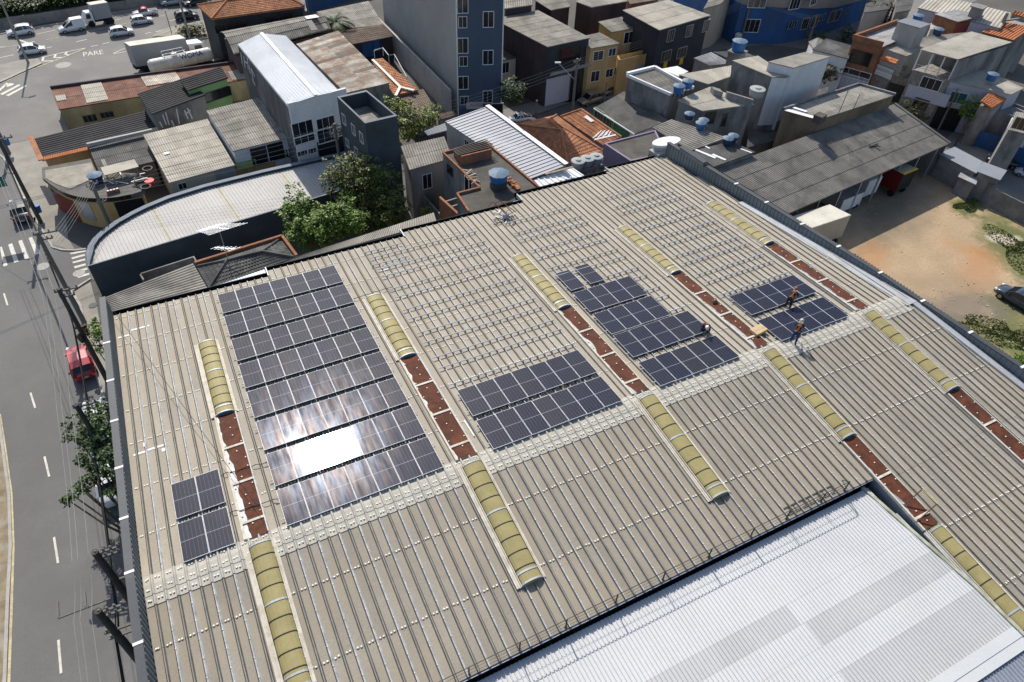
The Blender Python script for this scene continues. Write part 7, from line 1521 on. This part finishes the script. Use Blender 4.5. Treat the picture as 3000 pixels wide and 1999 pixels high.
# ================================================================ POLES AND WIRES
pole_m = mat('concrete pole', (.16,.15,.135), .9, var=.15, scale=1.5); pole_d = mat('dark pole', (.075,.07,.06), .9, var=.2, scale=1.5)
insm = mat('insulator', (.25,.24,.23), .4)
TOPS = {}
def pole(key, base, h, label, arms=(), r=.17, m_=None, cat='utility pole', name='utility_pole', gear=False, plate=False):
    t = thing(name, label, cat, (base.x, base.y, 0)); m = MB(); m.tube([zto(base,0), zto(base,h)], r*1.15, 12, r2=r*.8); m.build('shaft', m_ or pole_m, t)
    for (z, ang, ln_, off) in arms:
        m = MB(); d = Vector((cos(ang), sin(ang), 0)); c = zto(base, z)+d*off; m.bar(c-d*ln_/2, c+d*ln_/2, .1, .1); a_ = m.build('crossarm', pole_m, t)
        for k in range(4): 
            m = MB(); p = c+d*ln_*(-.46+.92*k/3); m.lathe((p.x, p.y, p.z+.05), [(.05,0),(.07,.06),(.04,.12),(.06,.18),(.02,.22)], 8); m.build('insulator', insm, a_)
    if gear:
        m = MB(); R = random.Random(len(TOPS))
        for k in range(14): a = R.uniform(0,6.28); p = zto(base, h*R.uniform(.45,.62))+Vector((cos(a), sin(a), 0))*R.uniform(.2,.45); m.box(p, (.2,.14,.22), a)
        m.build('junction_boxes', mat('rusty brown cover', (.14,.07,.05), .8), t)
    if plate: m = MB(); m.tube([zto(base,4.6)+Vector((-.2,-.2,0)), zto(base,4.6)+Vector((-.22,-.22,0))], .3, 20); m.build('speed_sign', dks, t)
    TOPS[key] = zto(base, h); return t
AN = radians(178)
pA = at('X',120,652,0); p1 = at('X',247,945,0); p2 = at('T',305,665,0)
pole('A', pA, 9.5, 'utility pole at the avenue kerb carrying the green street sign, by the black car', [(8.6,AN,1.6,-.3)], m_=pole_d)
pole('1', p1, 8.9, 'utility pole with crossarm beside the avenue crosswalk, left of the showroom corner', [(8.7,AN,1.6,-.5),(8.2,AN,1.0,-.3)])
pole('2', p2, 9.0, 'utility pole with rusty junction boxes between crosswalk and red hatchback', [(8.8,AN,1.4,-.4),(8.3,AN,.9,-.3)], m_=pole_d, gear=True, plate=True)
def base_at(x, y, z): v = at('X', x, y, z); return Vector((v.x, v.y, 0))
p25 = base_at(222,1186,8.6); pole('25', p25, 8.6, 'utility pole top poking out of the dark street tree', [(8.4,AN,1.2,-.4)], m_=pole_d)
p3 = base_at(277,1617,9.0); pole('3', p3, 9.0, 'dark utility pole with wide lower crossarm frame, left of the ridge cap', [(8.8,AN,1.0,-.5),(8.4,AN,.9,-.45),(6.2,AN,3.0,-1.2)], m_=pole_d, r=.2)
p4 = base_at(286,1790,9.0); pole('4', p4, 9.0, 'dark utility pole with long double crossarm frame, bottom left', [(8.8,AN,1.0,-.5),(8.4,AN,.9,-.45),(7.0,AN,3.6,-1.4),(6.4,AN,3.6,-1.4)], m_=pole_d, r=.2)
m = MB()
for z in (6.2,): m.bar(zto(p3,z)+Vector((-2.6,0,0)), zto(p3,z)+Vector((-2.6,-.9,0)), .08); m.bar(zto(p3,z)+Vector((-.3,-.9,0)), zto(p3,z)+Vector((-2.6,-.9,0)), .08); m.bar(zto(p3,z)+Vector((-1.4,0,0)), zto(p3,z)+Vector((-1.4,-.9,0)), .08)
m.build('arm_frame', pole_m, bpy.data.objects['utility_pole.004'] if 'utility_pole.004' in bpy.data.objects else None)
p5 = Vector((-8.9, 9, 0)); pole('5', p5, 9.0, 'utility pole below the picture edge carrying the street wires', [(8.8,AN,1.0,-.5)], m_=pole_d)
c = at('L',1400,975,6.2); pc_ = Vector((c.x, c.y, 0)); pole('C', pc_, 6.4, 'concrete utility pole in front of the yellow corner bar with fanned wires', [(6.0,radians(20),1.0,0),(4.2,radians(20),.8,.2)])
pW = at('X',27,450,0); pole('W', pW, 5.0, 'concrete pole with blue bin at the left picture edge', ())
m = MB(); m.lathe((pW.x+.35, pW.y-.1, 1.0), [(.2,0),(.25,.7),(.26,.75)], 12); tag(m.build('litter_bin', tankb), 'blue litter bin on the concrete pole at the left edge', 'bin')
pb2 = at('L',610,1540,0); m = MB(); m.lathe((pb2.x+.3, pb2.y, .8), [(.2,0),(.25,.7),(.26,.75)], 12); tag(m.build('litter_bin', tankb), 'blue litter bin at the kerb next to the black car', 'bin')
ph = at('H',618,735,0); pole('H', ph, 6.6, 'concrete utility pole on the shaded street before the dark house', [(6.3,.3,1.2,0),(5.6,.3,1.0,0)])
t_ = thing('street_lamp', 'slim street lamp arm reaching left from the shaded street pole', 'street lamp', (ph.x, ph.y, 4)); m = MB(); e = on_wall('H',525,412, ph, ph+Vector((1,-.35,0))); m.tube([zto(ph,4.0), lerp(zto(ph,4.0), e, .6), e], .05, 6); m.build('arm', gal, t_); m = MB(); m.box(e, (.7,.25,.14), 2.8); m.build('lamp_head', gal, t_)
pI = at('I',600,290,0); pole('I', pI, 6.8, 'utility pole with white transformer beside the curved blue building', [(6.6,.5,1.3,0),(6.0,.5,1.1,0)])
m = MB(); v = zto(pI, 2.6)+Vector((-.6,-.1,0)); v = on_wall('I',582,240, pI, pI+Vector((1,0,0))); m.lathe((v.x, v.y-.2, v.z-.6), [(.45,0),(.5,.1),(.5,1.0),(.35,1.15)], 14); tag(m.build('transformer', mat('pale grey transformer', (.5,.52,.52), .6)), 'pale grey transformer drum hung on the pole by the blue building', 'transformer')
pJ = at('I',1030,340,0); pole('J', pJ, 5.0, 'concrete utility pole beside the dark hipped white house', [(4.8,.5,1.0,0)])
pF = at('F',1360,1500,0); pole('F', pF, 5.2, 'slim utility pole in front of the lilac fronted house at right', [(5.0,.6,.8,0)], r=.12)
t_ = thing('street_lamp', 'street lamp with long slanting arm before the lilac fronted house', 'street lamp', (pF.x, pF.y, 2)); e = on_wall('F',1760,1095, pF, pF+Vector((1,.15,0))); m = MB(); m.tube([on_wall('F',1450,1370, pF, pF+Vector((1,.15,0))), e], .06, 6); m.build('arm', gal, t_)
pO = at('O',115,330,0)
for k, (t, x, y, z, lb) in enumerate((('B',1575,800,2.0,'short concrete post at the kerb near the white pickup'),('B',2040,740,3.2,'thin post in front of the gold minivan'))):
    c = at(t, x, y, 0); m = MB(); m.tube([zto(c,0), zto(c,z)], .12 if k == 0 else .07, 8); tag(m.build('post', pole_m), lb, 'post')
# big street lamps over the expressway
def lamp(base, h, label, tilt=Vector((0,0,0))):
    t = thing('street_lamp', label, 'street lamp', (base.x, base.y, 0)); m = MB(); m.tube([zto(base,0), zto(base,h*.45), zto(base,h)], [.16,.13,.08], 10); m.build('pole', mat('galvanised lamp pole', (.3,.29,.27), .7, .2), t)
    m = MB(); m.tube([zto(base,h-.1), zto(base,h+.5)+Vector((.8,.3,0))], .05, 6); m.build('arm', gal, t); m = MB(); m.box(zto(base,h+.5)+Vector((1.1,.4,0)), (.8,.25,.12), .35); m.build('lamp_head', gal, t)
lamp(at('M',330,735,0), 9.5, 'tall grey street lamp rising from the traffic island at the top left')
lamp(at('M',2190,470,0), 9.0, 'tall grey street lamp rising from the hedge verge beside the white box truck')
c = at('M',1975,395,0); m = MB(); m.bar(c, zto(c,3.2), .09); tag(m.build('sign_post', dks), 'plain dark sign post standing on the kerb of the expressway ramp', 'post')
c = at('E',765,60,0); lamp(Vector((at('E',770,95,4).x, at('E',770,95,4).y, 0)), 6.5, 'grey pole between the orange roofed house and the grey sheet roof')
# green street sign
e0 = zto(pA, 5.2); e1 = on_wall('L',30,895, pA, pA+Vector((1,0,0))); root = thing('street_sign', 'green and blue overhead street sign on a curved arm at the left edge', 'sign', e0)
m = MB(); m.tube([e0, lerp(e0,e1,.5)+Vector((0,0,.3)), e1+Vector((0,0,.1))], .04, 6); m.build('arm', dks, root)
m = MB(); m.box(e1+Vector((-.75,0,-.35)), (1.7,.06,1.0)); m.build('sign_panel', mat('sign green', (.02,.16,.1), .5), root); m = MB(); m.box(e1+Vector((-.75,0,.0)), (1.72,.07,.28)); m.build('sign_band', mat('sign blue', (.02,.1,.2), .5), root)
wirem = mat('pale wire', (.3,.3,.29), .6, .2); wired = mat('black wire', (.02,.02,.02), .7)
WL = 'overhead wires along the avenue'
def W_(a, b_, lb, r=.014, m_=None, sag=.25, group=WL): cable('overhead_wire', [a, b_], r, m_ or wirem, lb, 'wire', sag=sag, n=10, group=group, side=4)
seq = [('A','1'),('1','2'),('2','25'),('25','3'),('3','4'),('4','5')]
nm = {'A':'signpost pole','1':'crosswalk pole','2':'junction box pole','25':'tree pole','3':'ridge side pole','4':'bottom pole','5':'pole below the edge'}
for a, b_ in seq:
    for k, off in enumerate((-1.0, -.75, -.3)):
        W_(TOPS[a]+Vector((off,0,-.1)), TOPS[b_]+Vector((off,0,-.1)), '%s pale wire from %s to %s' % (['outer','middle','inner'][k], nm[a], nm[b_]))
    W_(TOPS[a]+Vector((-.25,0,-3.2)), TOPS[b_]+Vector((-.25,0,-3.2)), 'thick black cable bundle from %s to %s' % (nm[a], nm[b_]), r=.05, m_=wired, sag=.4)
    W_(TOPS[a]+Vector((-.15,0,-2.6)), TOPS[b_]+Vector((-.15,0,-2.6)), 'thin black cable from %s to %s' % (nm[a], nm[b_]), r=.03, m_=wired, sag=.3)
W_(TOPS['A']+Vector((-.6,0,-1)), Vector((TOPS['A'].x-9, TOPS['A'].y+14, 9)), 'pale wire leaving the signpost pole up the avenue')
CG = 'fan of wires at the corner bar'
tC = TOPS['C']
for k in range(5): W_(tC+Vector((-.4+.2*k,0,-.15)), TOPS['1']+Vector((-.3,0,-1.2-.35*k)), 'pale wire number %s of the fan from the corner bar pole to the avenue' % ['one','two','three','four','five'][k], group=CG)
e = at('L',-250,1420,7)
for k in range(3): W_(tC+Vector((0,0,-.1*k)), Vector((e.x-4, e.y, 7.2-.15*k)), '%s of three wires crossing the avenue at the black car' % ['top','middle','lowest'][k], group=CG)
hallp = at('A',2310,900,7.5); pole('K', Vector((hallp.x, hallp.y, 0)), 8.2, 'grey utility pole with three armed head between hall and dark tower', [(7.9,.3,1.6,0),(7.3,.3,1.2,0)])
for k in range(5): W_(tC+Vector((.1,0,-.2-.35*k)), TOPS['K']+Vector((-.6+.2*k,0,-.2-.5*k)), '%s wire along the side street from corner bar pole to hall pole' % ['first','second','third','fourth','fifth'][k], group='wires along the side street')
for k in range(4): W_(TOPS['K']+Vector((.3,0,-.2-.3*k)), TOPS['H']+Vector((-.3,0,-.1-.4*k)), '%s wire passing before the tall blue tower' % ['first','second','third','fourth'][k], group='wires along the side street', sag=.8)
for k in range(4): W_(TOPS['H']+Vector((.2*k,0,-.1-.25*k)), TOPS['I']+Vector((.1*k,0,-.1-.3*k)), '%s wire from shaded street pole to transformer pole' % ['first','second','third','fourth'][k], group='wires over the far street', sag=.6)
for k in range(4): W_(TOPS['I']+Vector((.2*k,0,-.1-.2*k)), TOPS['J']+Vector((.1*k,0,-.1-.2*k)), '%s wire from transformer pole to the pole by the white house' % ['first','second','third','fourth'][k], group='wires over the far street', sag=.3)
W_(Vector((-7.1,41.9,9.0)), Vector((-1.6,21.5,10.2)), 'thin wire strung diagonally across the left part of the ribbed roof', r=.012, m_=wired, sag=.1, group=None)
# television antenna on mast
mb_ = at('D',1572,378,5.0); root = thing('tv_antenna', 'rooftop television antenna with many thin rods on the hipped dark roof', 'antenna', mb_); top = on_wall('D',1520,150, mb_, mb_+Vector((1,0,0)))
top = Vector((mb_.x, mb_.y, top.z)); m = MB(); m.tube([mb_, top], .03, 6); m.build('mast', gal, root)
bd = Vector((cos(2.6), sin(2.6), 0)); rd = Vector((cos(.15), sin(.15), 0))
for z, n_, l0 in ((0, 9, 1.5), (-1.9, 6, .5)):
    c = top+Vector((0,0,z-.1)); m = MB(); m.bar(c-bd*.8, c+bd*.8, .035); m.build('boom', gal, root)
    for k in range(n_): m = MB(); p = c+bd*(-.75+1.5*k/(n_-1)); l = l0*(1-.05*k); m.bar(p-rd*l, p+rd*l, .014); m.build('rod', gal, root)
# ================================================================ WORKERS
skinm = mat('skin', (.25,.13,.08), .6, obj=True); jean = mat('blue denim', (.02,.05,.14), .85, obj=True); navy = mat('dark work shirt', (.02,.022,.035), .85, obj=True); org = mat('orange harness', (.55,.17,.03), .6, obj=True); helm = mat('white helmet', (.75,.75,.72), .35, obj=True); bootm = mat('work boot', (.03,.022,.018), .8, obj=True); clothm = mat('cream cap cloth', (.6,.55,.4), .85, obj=True); redh = mat('reddish cap', (.35,.1,.05), .8, obj=True); dktr = mat('dark trousers', (.025,.025,.03), .9, obj=True)
def skin(name, verts, edges, radii, m, parent, sub=2):
    me = bpy.data.meshes.new(name); me.from_pydata(verts, edges, []); o = bpy.data.objects.new(name, me); COL.objects.link(o)
    md = o.modifiers.new('skin', 'SKIN'); md.use_smooth_shade = True
    for i, r in enumerate(radii): me.skin_vertices[0].data[i].radius = (r, r) if not isinstance(r, tuple) else r
    me.skin_vertices[0].data[0].use_root = True
    o.modifiers.new('sub', 'SUBSURF').levels = sub; o.modifiers['sub'].render_levels = sub
    dg = bpy.context.evaluated_depsgraph_get(); me2 = bpy.data.meshes.new_from_object(o.evaluated_get(dg)); bpy.data.objects.remove(o)
    me2.materials.clear(); me2.materials.append(m); o = bpy.data.objects.new(name, me2); COL.objects.link(o); o.parent = parent; return o
def person(label, loc, rz, J, top, legm, hat, hatm, vest=None):
    t = thing('person', label, 'person', loc, 'roof workers fitting the panels', rz)
    V = Vector; g = {k: V(v) for k, v in J.items()}
    # whole body as one continuous surface
    ks = ['pelvis','waist','chest','neck','head','sl','el','wl','sr','er','wr','hl','kl','al','tl','hr','kr','ar','tr']
    vs = [g[k] for k in ks]; ix = {k: i for i, k in enumerate(ks)}
    ed = [('pelvis','waist'),('waist','chest'),('chest','neck'),('neck','head'),('chest','sl'),('sl','el'),('el','wl'),('chest','sr'),('sr','er'),('er','wr'),('pelvis','hl'),('hl','kl'),('kl','al'),('al','tl'),('pelvis','hr'),('hr','kr'),('kr','ar'),('ar','tr')]
    ed = [(ix[a], ix[b_]) for a, b_ in ed]
    R_ = dict(pelvis=.14, waist=.12, chest=.145, neck=.055, head=.075, sl=.06, el=.042, wl=.03, sr=.06, er=.042, wr=.03, hl=.09, kl=.06, al=.045, tl=.03, hr=.09, kr=.06, ar=.045, tr=.03); rad = [R_[k] for k in ks]
    for s_ in ('l', 'r'):     # palms, four fingers and a thumb
        w_, e_ = g['w'+s_], g['e'+s_]; d = (w_-e_).normalized(); sd = d.cross(V((0,0,1)));  sd = sd.normalized() if sd.length > .1 else V((0,1,0)); dn = sd.cross(d).normalized(); dn = -dn if dn.z > 0 else dn
        palm = w_+d*.06; vs.append(palm); rad.append(.032); pi_ = len(vs)-1; ed.append((ix['w'+s_], pi_))
        for f, (off, ln_) in enumerate(((-.033,.072),(-.011,.082),(.011,.077),(.033,.06))):
            a = palm+d*.035+sd*off; b1 = a+d*ln_*.5+dn*.012; c1 = b1+d*ln_*.3+dn*ln_*.5
            vs += [a, b1, c1]; rad += [.0095, .009, .007]; n0 = len(vs); ed += [(pi_, n0-3), (n0-3, n0-2), (n0-2, n0-1)]
        sg = 1 if s_ == 'l' else -1; a = w_+d*.03+sd*.03*sg; b1 = a+sd*.03*sg+d*.03+dn*.01; c1 = b1+d*.03+dn*.015; vs += [a, b1, c1]; rad += [.012,.01,.008]; n0 = len(vs); ed += [(pi_, n0-3), (n0-3, n0-2), (n0-2, n0-1)]
    body = skin('body', vs, ed, rad, skinm, t)
    # head with face
    hd = g['head']; fd = V(J['face']).normalized(); up = (hd-g['neck']).normalized(); sdv = fd.cross(up).normalized(); m = MB()
    n = 14; 
    for i in range(n+1):
        ph_ = pi*i/n
        for k in range(n): th = 2*pi*k/n; m.v.append(tuple(hd+up*.115*cos(ph_)+(fd*.1*cos(th)+sdv*.078*sin(th))*sin(ph_)))
    for i in range(n):
        for k in range(n): m.f.append((i*n+k, i*n+(k+1)%n, (i+1)*n+(k+1)%n, (i+1)*n+k)); m.m.append(0); m.t.append(0)
    m.add([hd+fd*.095+up*.01, hd+fd*.09-up*.03+sdv*.015, hd+fd*.125-up*.025, hd+fd*.09-up*.03-sdv*.015], [(0,1,2),(0,2,3),(1,3,2)])
    m.box(hd+sdv*.08, (.03,.03,.055)); m.box(hd-sdv*.08, (.03,.03,.055)); m.box(hd+fd*.097-up*.055, (.012,.05,.01))
    m.build('head', skinm, t, smooth=True, local=True)
    for sg in (-1, 1): m = MB(); m.box(hd+fd*.092+sdv*.032*sg+up*.02, (.014,.018,.012)); m.build('eye', bkp, t, local=True)
    sh = [g[k] for k in ('pelvis','waist','chest','neck','sl','el','sr','er')]; f_ = lerp(g['el'], g['wl'], .75); f2 = lerp(g['er'], g['wr'], .75)
    skin('shirt', [g['waist'], g['chest'], lerp(g['chest'],g['neck'],.55), g['pelvis'], g['sl'], g['el'], f_, g['sr'], g['er'], f2], [(0,1),(1,2),(0,3),(1,4),(4,5),(5,6),(1,7),(7,8),(8,9)], [.15,.17,.09,.15,.08,.058,.045,.08,.058,.045], top, t)
    skin('trousers', [g['pelvis'], g['hl'], g['kl'], g['al'], g['hr'], g['kr'], g['ar']], [(0,1),(1,2),(2,3),(0,4),(4,5),(5,6)], [.16,.115,.08,.062,.115,.08,.062], legm, t)
    for s_ in ('l', 'r'): skin('boot', [g['a'+s_], g['a'+s_]-V((0,0,.03)), g['t'+s_]], [(0,1),(1,2)], [.06,.055,.045], bootm, t, 1)
    m = MB(); prof = [(.125,-.01),(.12,.03),(.1,.08),(.06,.115),(.01,.125)] if hat == 'helmet' else [(.11,-.02),(.112,.03),(.09,.085),(.01,.11)]
    for (r, z) in prof:
        for k in range(16): th = 2*pi*k/16; m.v.append(tuple(hd+up*(z+.03)+(fd*cos(th)*r*1.12+sdv*sin(th)*r)))
    K = len(prof); 
    for i in range(K-1):
        for k in range(16): m.f.append((i*16+k, i*16+(k+1)%16, (i+1)*16+(k+1)%16, (i+1)*16+k)); m.m.append(0); m.t.append(0)
    m.add([hd+up*.02+fd*.12+sdv*.09, hd+up*.0+fd*.2+sdv*.05, hd+up*.0+fd*.2-sdv*.05, hd+up*.02+fd*.12-sdv*.09], [(0,1,2,3)])
    if hat == 'cap cloth': m.add([hd+up*.03-fd*.1+sdv*.1, hd+up*.03-fd*.1-sdv*.1, hd-up*.16-fd*.14-sdv*.12, hd-up*.16-fd*.14+sdv*.12], [(0,1,2,3)]); m.add([hd+up*.03+sdv*.115, hd+up*.03-fd*.12+sdv*.09, hd-up*.16-fd*.14+sdv*.12, hd-up*.14+sdv*.13], [(0,1,2,3)]); m.add([hd+up*.03-sdv*.115, hd+up*.03-fd*.12-sdv*.09, hd-up*.16-fd*.14-sdv*.12, hd-up*.14-sdv*.13], [(0,1,2,3)])
    m.build('helmet' if hat == 'helmet' else 'cap', hatm, t, smooth=True, local=True)
    if vest:
        ax_ = (g['chest']-g['waist']).normalized(); lat = (g['sr']-g['sl']).normalized(); fr_ = lat.cross(ax_).normalized(); m = MB()
        for sgn in (-1, 1):
            for sy in (-1, 1):
                a = g['pelvis']+lat*sy*.1+fr_*sgn*.17; b1 = g['chest']+lat*-sy*.08*sgn**2+fr_*sgn*.19+ax_*.04; c1 = g['chest']+lat*sy*.1+ax_*.17
                m.bar(a, b1, .028, .02); m.bar(b1, c1+fr_*sgn*.05, .028, .02)
        pts = [g['pelvis']+ax_*.05+(lat*cos(a*pi/6)*.19+fr_*sin(a*pi/6)*.18) for a in range(13)]; m.tube(pts, .018, 5, cap=False)
        pts = [g['chest']-ax_*.02+(lat*cos(a*pi/6)*.2+fr_*sin(a*pi/6)*.2) for a in range(13)]; m.tube(pts, .012, 5, cap=False)
        m.build('harness', org, t, local=True)
    return t
def on_roof(x, y, lift=0.0):
    d = ray('X', x, y); z0 = 9.77+lift; s_ = 1
    k = (z0+TA*20-CAMZ)/(d.z+TA*d.y); q = d*k
    if q.y < 20: k = (z0-TA*20-CAMZ)/(d.z-TA*d.y); q = d*k
    return Vector((q.x, q.y, CAMZ+q.z))
# poses: local +x is where the figure leans
stoop = dict(pelvis=(0,0,.92), waist=(.08,0,1.06), chest=(.24,0,1.28), neck=(.36,0,1.42), head=(.44,0,1.54), face=(.8,0,-.55), sl=(.27,.2,1.33), el=(.42,.26,1.08), wl=(.64,.2,.98), sr=(.27,-.2,1.33), er=(.44,-.26,1.08), wr=(.66,-.16,1.0),
    hl=(0,.1,.86), kl=(.08,.15,.48), al=(-.04,.18,.09), tl=(.13,.2,.04), hr=(0,-.1,.86), kr=(.02,-.14,.48), ar=(-.14,-.16,.09), tr=(.03,-.18,.04))
w1 = on_roof(2322, 1005); person('person in dark shirt, blue jeans and cream cloth cap stooping over the ridge beside the rightmost array', (w1.x, w1.y, w1.z), radians(35), stoop, navy, jean, 'cap cloth', clothm, True)
lean = dict(pelvis=(0,0,.84), waist=(.12,0,.96), chest=(.34,.02,1.1), neck=(.48,.03,1.2), head=(.58,.04,1.28), face=(.8,0,-.7), sl=(.37,.22,1.14), el=(.58,.28,.95), wl=(.78,.2,.78), sr=(.37,-.19,1.12), er=(.52,-.26,.86), wr=(.7,-.16,.68),
    hl=(0,.1,.8), kl=(.18,.16,.46), al=(-.02,.2,.09), tl=(.14,.22,.04), hr=(0,-.1,.8), kr=(-.1,-.16,.44), ar=(-.34,-.2,.1), tr=(-.18,-.22,.04))
w2 = on_roof(2306, 903); person('person in dark clothes, orange harness and reddish cap leaning over the upper row of the rightmost array', (w2.x, w2.y, w2.z), radians(25), lean, navy, dktr, 'cap', redh, True)
kneel = dict(pelvis=(0,0,.42), waist=(.1,0,.56), chest=(.3,0,.72), neck=(.44,0,.76), head=(.55,0,.8), face=(.6,0,-.9), sl=(.32,.2,.74), el=(.46,.25,.5), wl=(.6,.16,.3), sr=(.32,-.2,.74), er=(.5,-.25,.52), wr=(.66,-.14,.34),
    hl=(0,.12,.38), kl=(.34,.16,.3), al=(.02,.2,.1), tl=(.16,.22,.04), hr=(0,-.12,.38), kr=(.2,-.18,.08), ar=(-.22,-.16,.07), tr=(-.36,-.16,.04))
w3 = on_roof(2066, 985); person('person with white helmet and orange harness crouching at the stepped array', (w3.x+.15, w3.y+.45, w3.z+.05), radians(-118), kneel, navy, jean, 'helmet', helm, True)
# loose things on the roof
c = on_roof(2222, 968, .25); root = thing('cardboard_box', 'flat tan cardboard box lying left of the rightmost array', 'box', c); m = MB(); m.box(c, (1.0,.62,.22), .12); m.build('carton', mat('cardboard', (.55,.40,.22), .85), root); m = MB(); m.box(c+Vector((0,0,.115)), (1.0,.08,.008), .12); m.build('tape', beige, root)
c = on_roof(2092, 884, .2); root = thing('tool_bag', 'small dusty brown tool bag beside the rust strip near the rightmost array', 'bag', c); m = MB(); m.prism([c+Vector((x,y,-.15)) for x, y in ((-.22,-.14),(.22,-.14),(.24,.14),(-.2,.16))], [c+Vector((x,y,.14)) for x, y in ((-.16,-.06),(.17,-.06),(.17,.07),(-.15,.07))]); m.build('body', mat('dusty canvas', (.2,.14,.09), .9), root); m = MB(); m.tube([c+Vector((-.12,0,.14)), c+Vector((-.08,.02,.26)), c+Vector((.1,.02,.26)), c+Vector((.13,0,.14))], .018, 6); m.build('handle', bkp, root)
c = on_roof(1485, 640, .05)
root = thing('access_ladder', 'rusty ladder hooked over the gutter behind the tool heap', 'ladder', c); a = at('Z', -1, -1, 0); a0 = at('X',1492,637,8.5); a1 = at('X',1443,591,9.3); b0 = at('X',1512,622,8.5); b1 = at('X',1462,587,9.3)
for p, q_ in ((a0, a1), (b0, b1)): m = MB(); m.tube([p, q_, q_+Vector((-.25,.2,-.5))], .035, 6); m.build('rail', rustr, root)
for k in range(5): m = MB(); t = .1+.2*k; m.tube([lerp(a0,a1,t), lerp(b0,b1,t)], .02, 5); m.build('rung', rustr, root)
R = random.Random(31); HGp = 'metal offcuts and tools heaped near the gutter'
for k in range(16):
    c = on_roof(R.uniform(1452,1505), R.uniform(618,655), .12); a = R.choice((.1, 1.5, .8, 2.2)); l = R.uniform(.3, 1.1); m = MB(); m.bar(c-Vector((cos(a),sin(a),0))*l/2, c+Vector((cos(a),sin(a),.02))*l/2, .05, .05); tag(m.build('metal_offcut', dks if k % 3 else gal), 'one of the metal offcuts heaped by the ladder at the far gutter', 'offcut', HGp)
c = on_roof(1482, 632, .3); m = MB(); m.box(c, (.45,.3,.35), .4); root = thing('tool_case', 'pale blue grey tool case on the heap of offcuts by the far gutter', 'case', c); m.build('case', mat('pale blue case', (.4,.45,.5), .5), root); m = MB(); m.box(c+Vector((0,0,.19)), (.2,.04,.03), .4); m.build('handle', bkp, root)
c = on_roof(1360, 1232, .06); m = MB(); m.bar(c, c+Vector((.02,-1.3,.1)), .07, .04); tag(m.build('loose_rail', whp), 'loose white rail lying left of the central two-row array', 'rail')
# keep every description within sixteen words
for _o in bpy.data.objects:
    if 'label' in _o:
        _w = _o['label'].split()
        if len(_w) > 16:
            _t = [w for w in _w if w not in ('the', 'a', 'its', 'and')]
            _o['label'] = ' '.join(_t[:16])
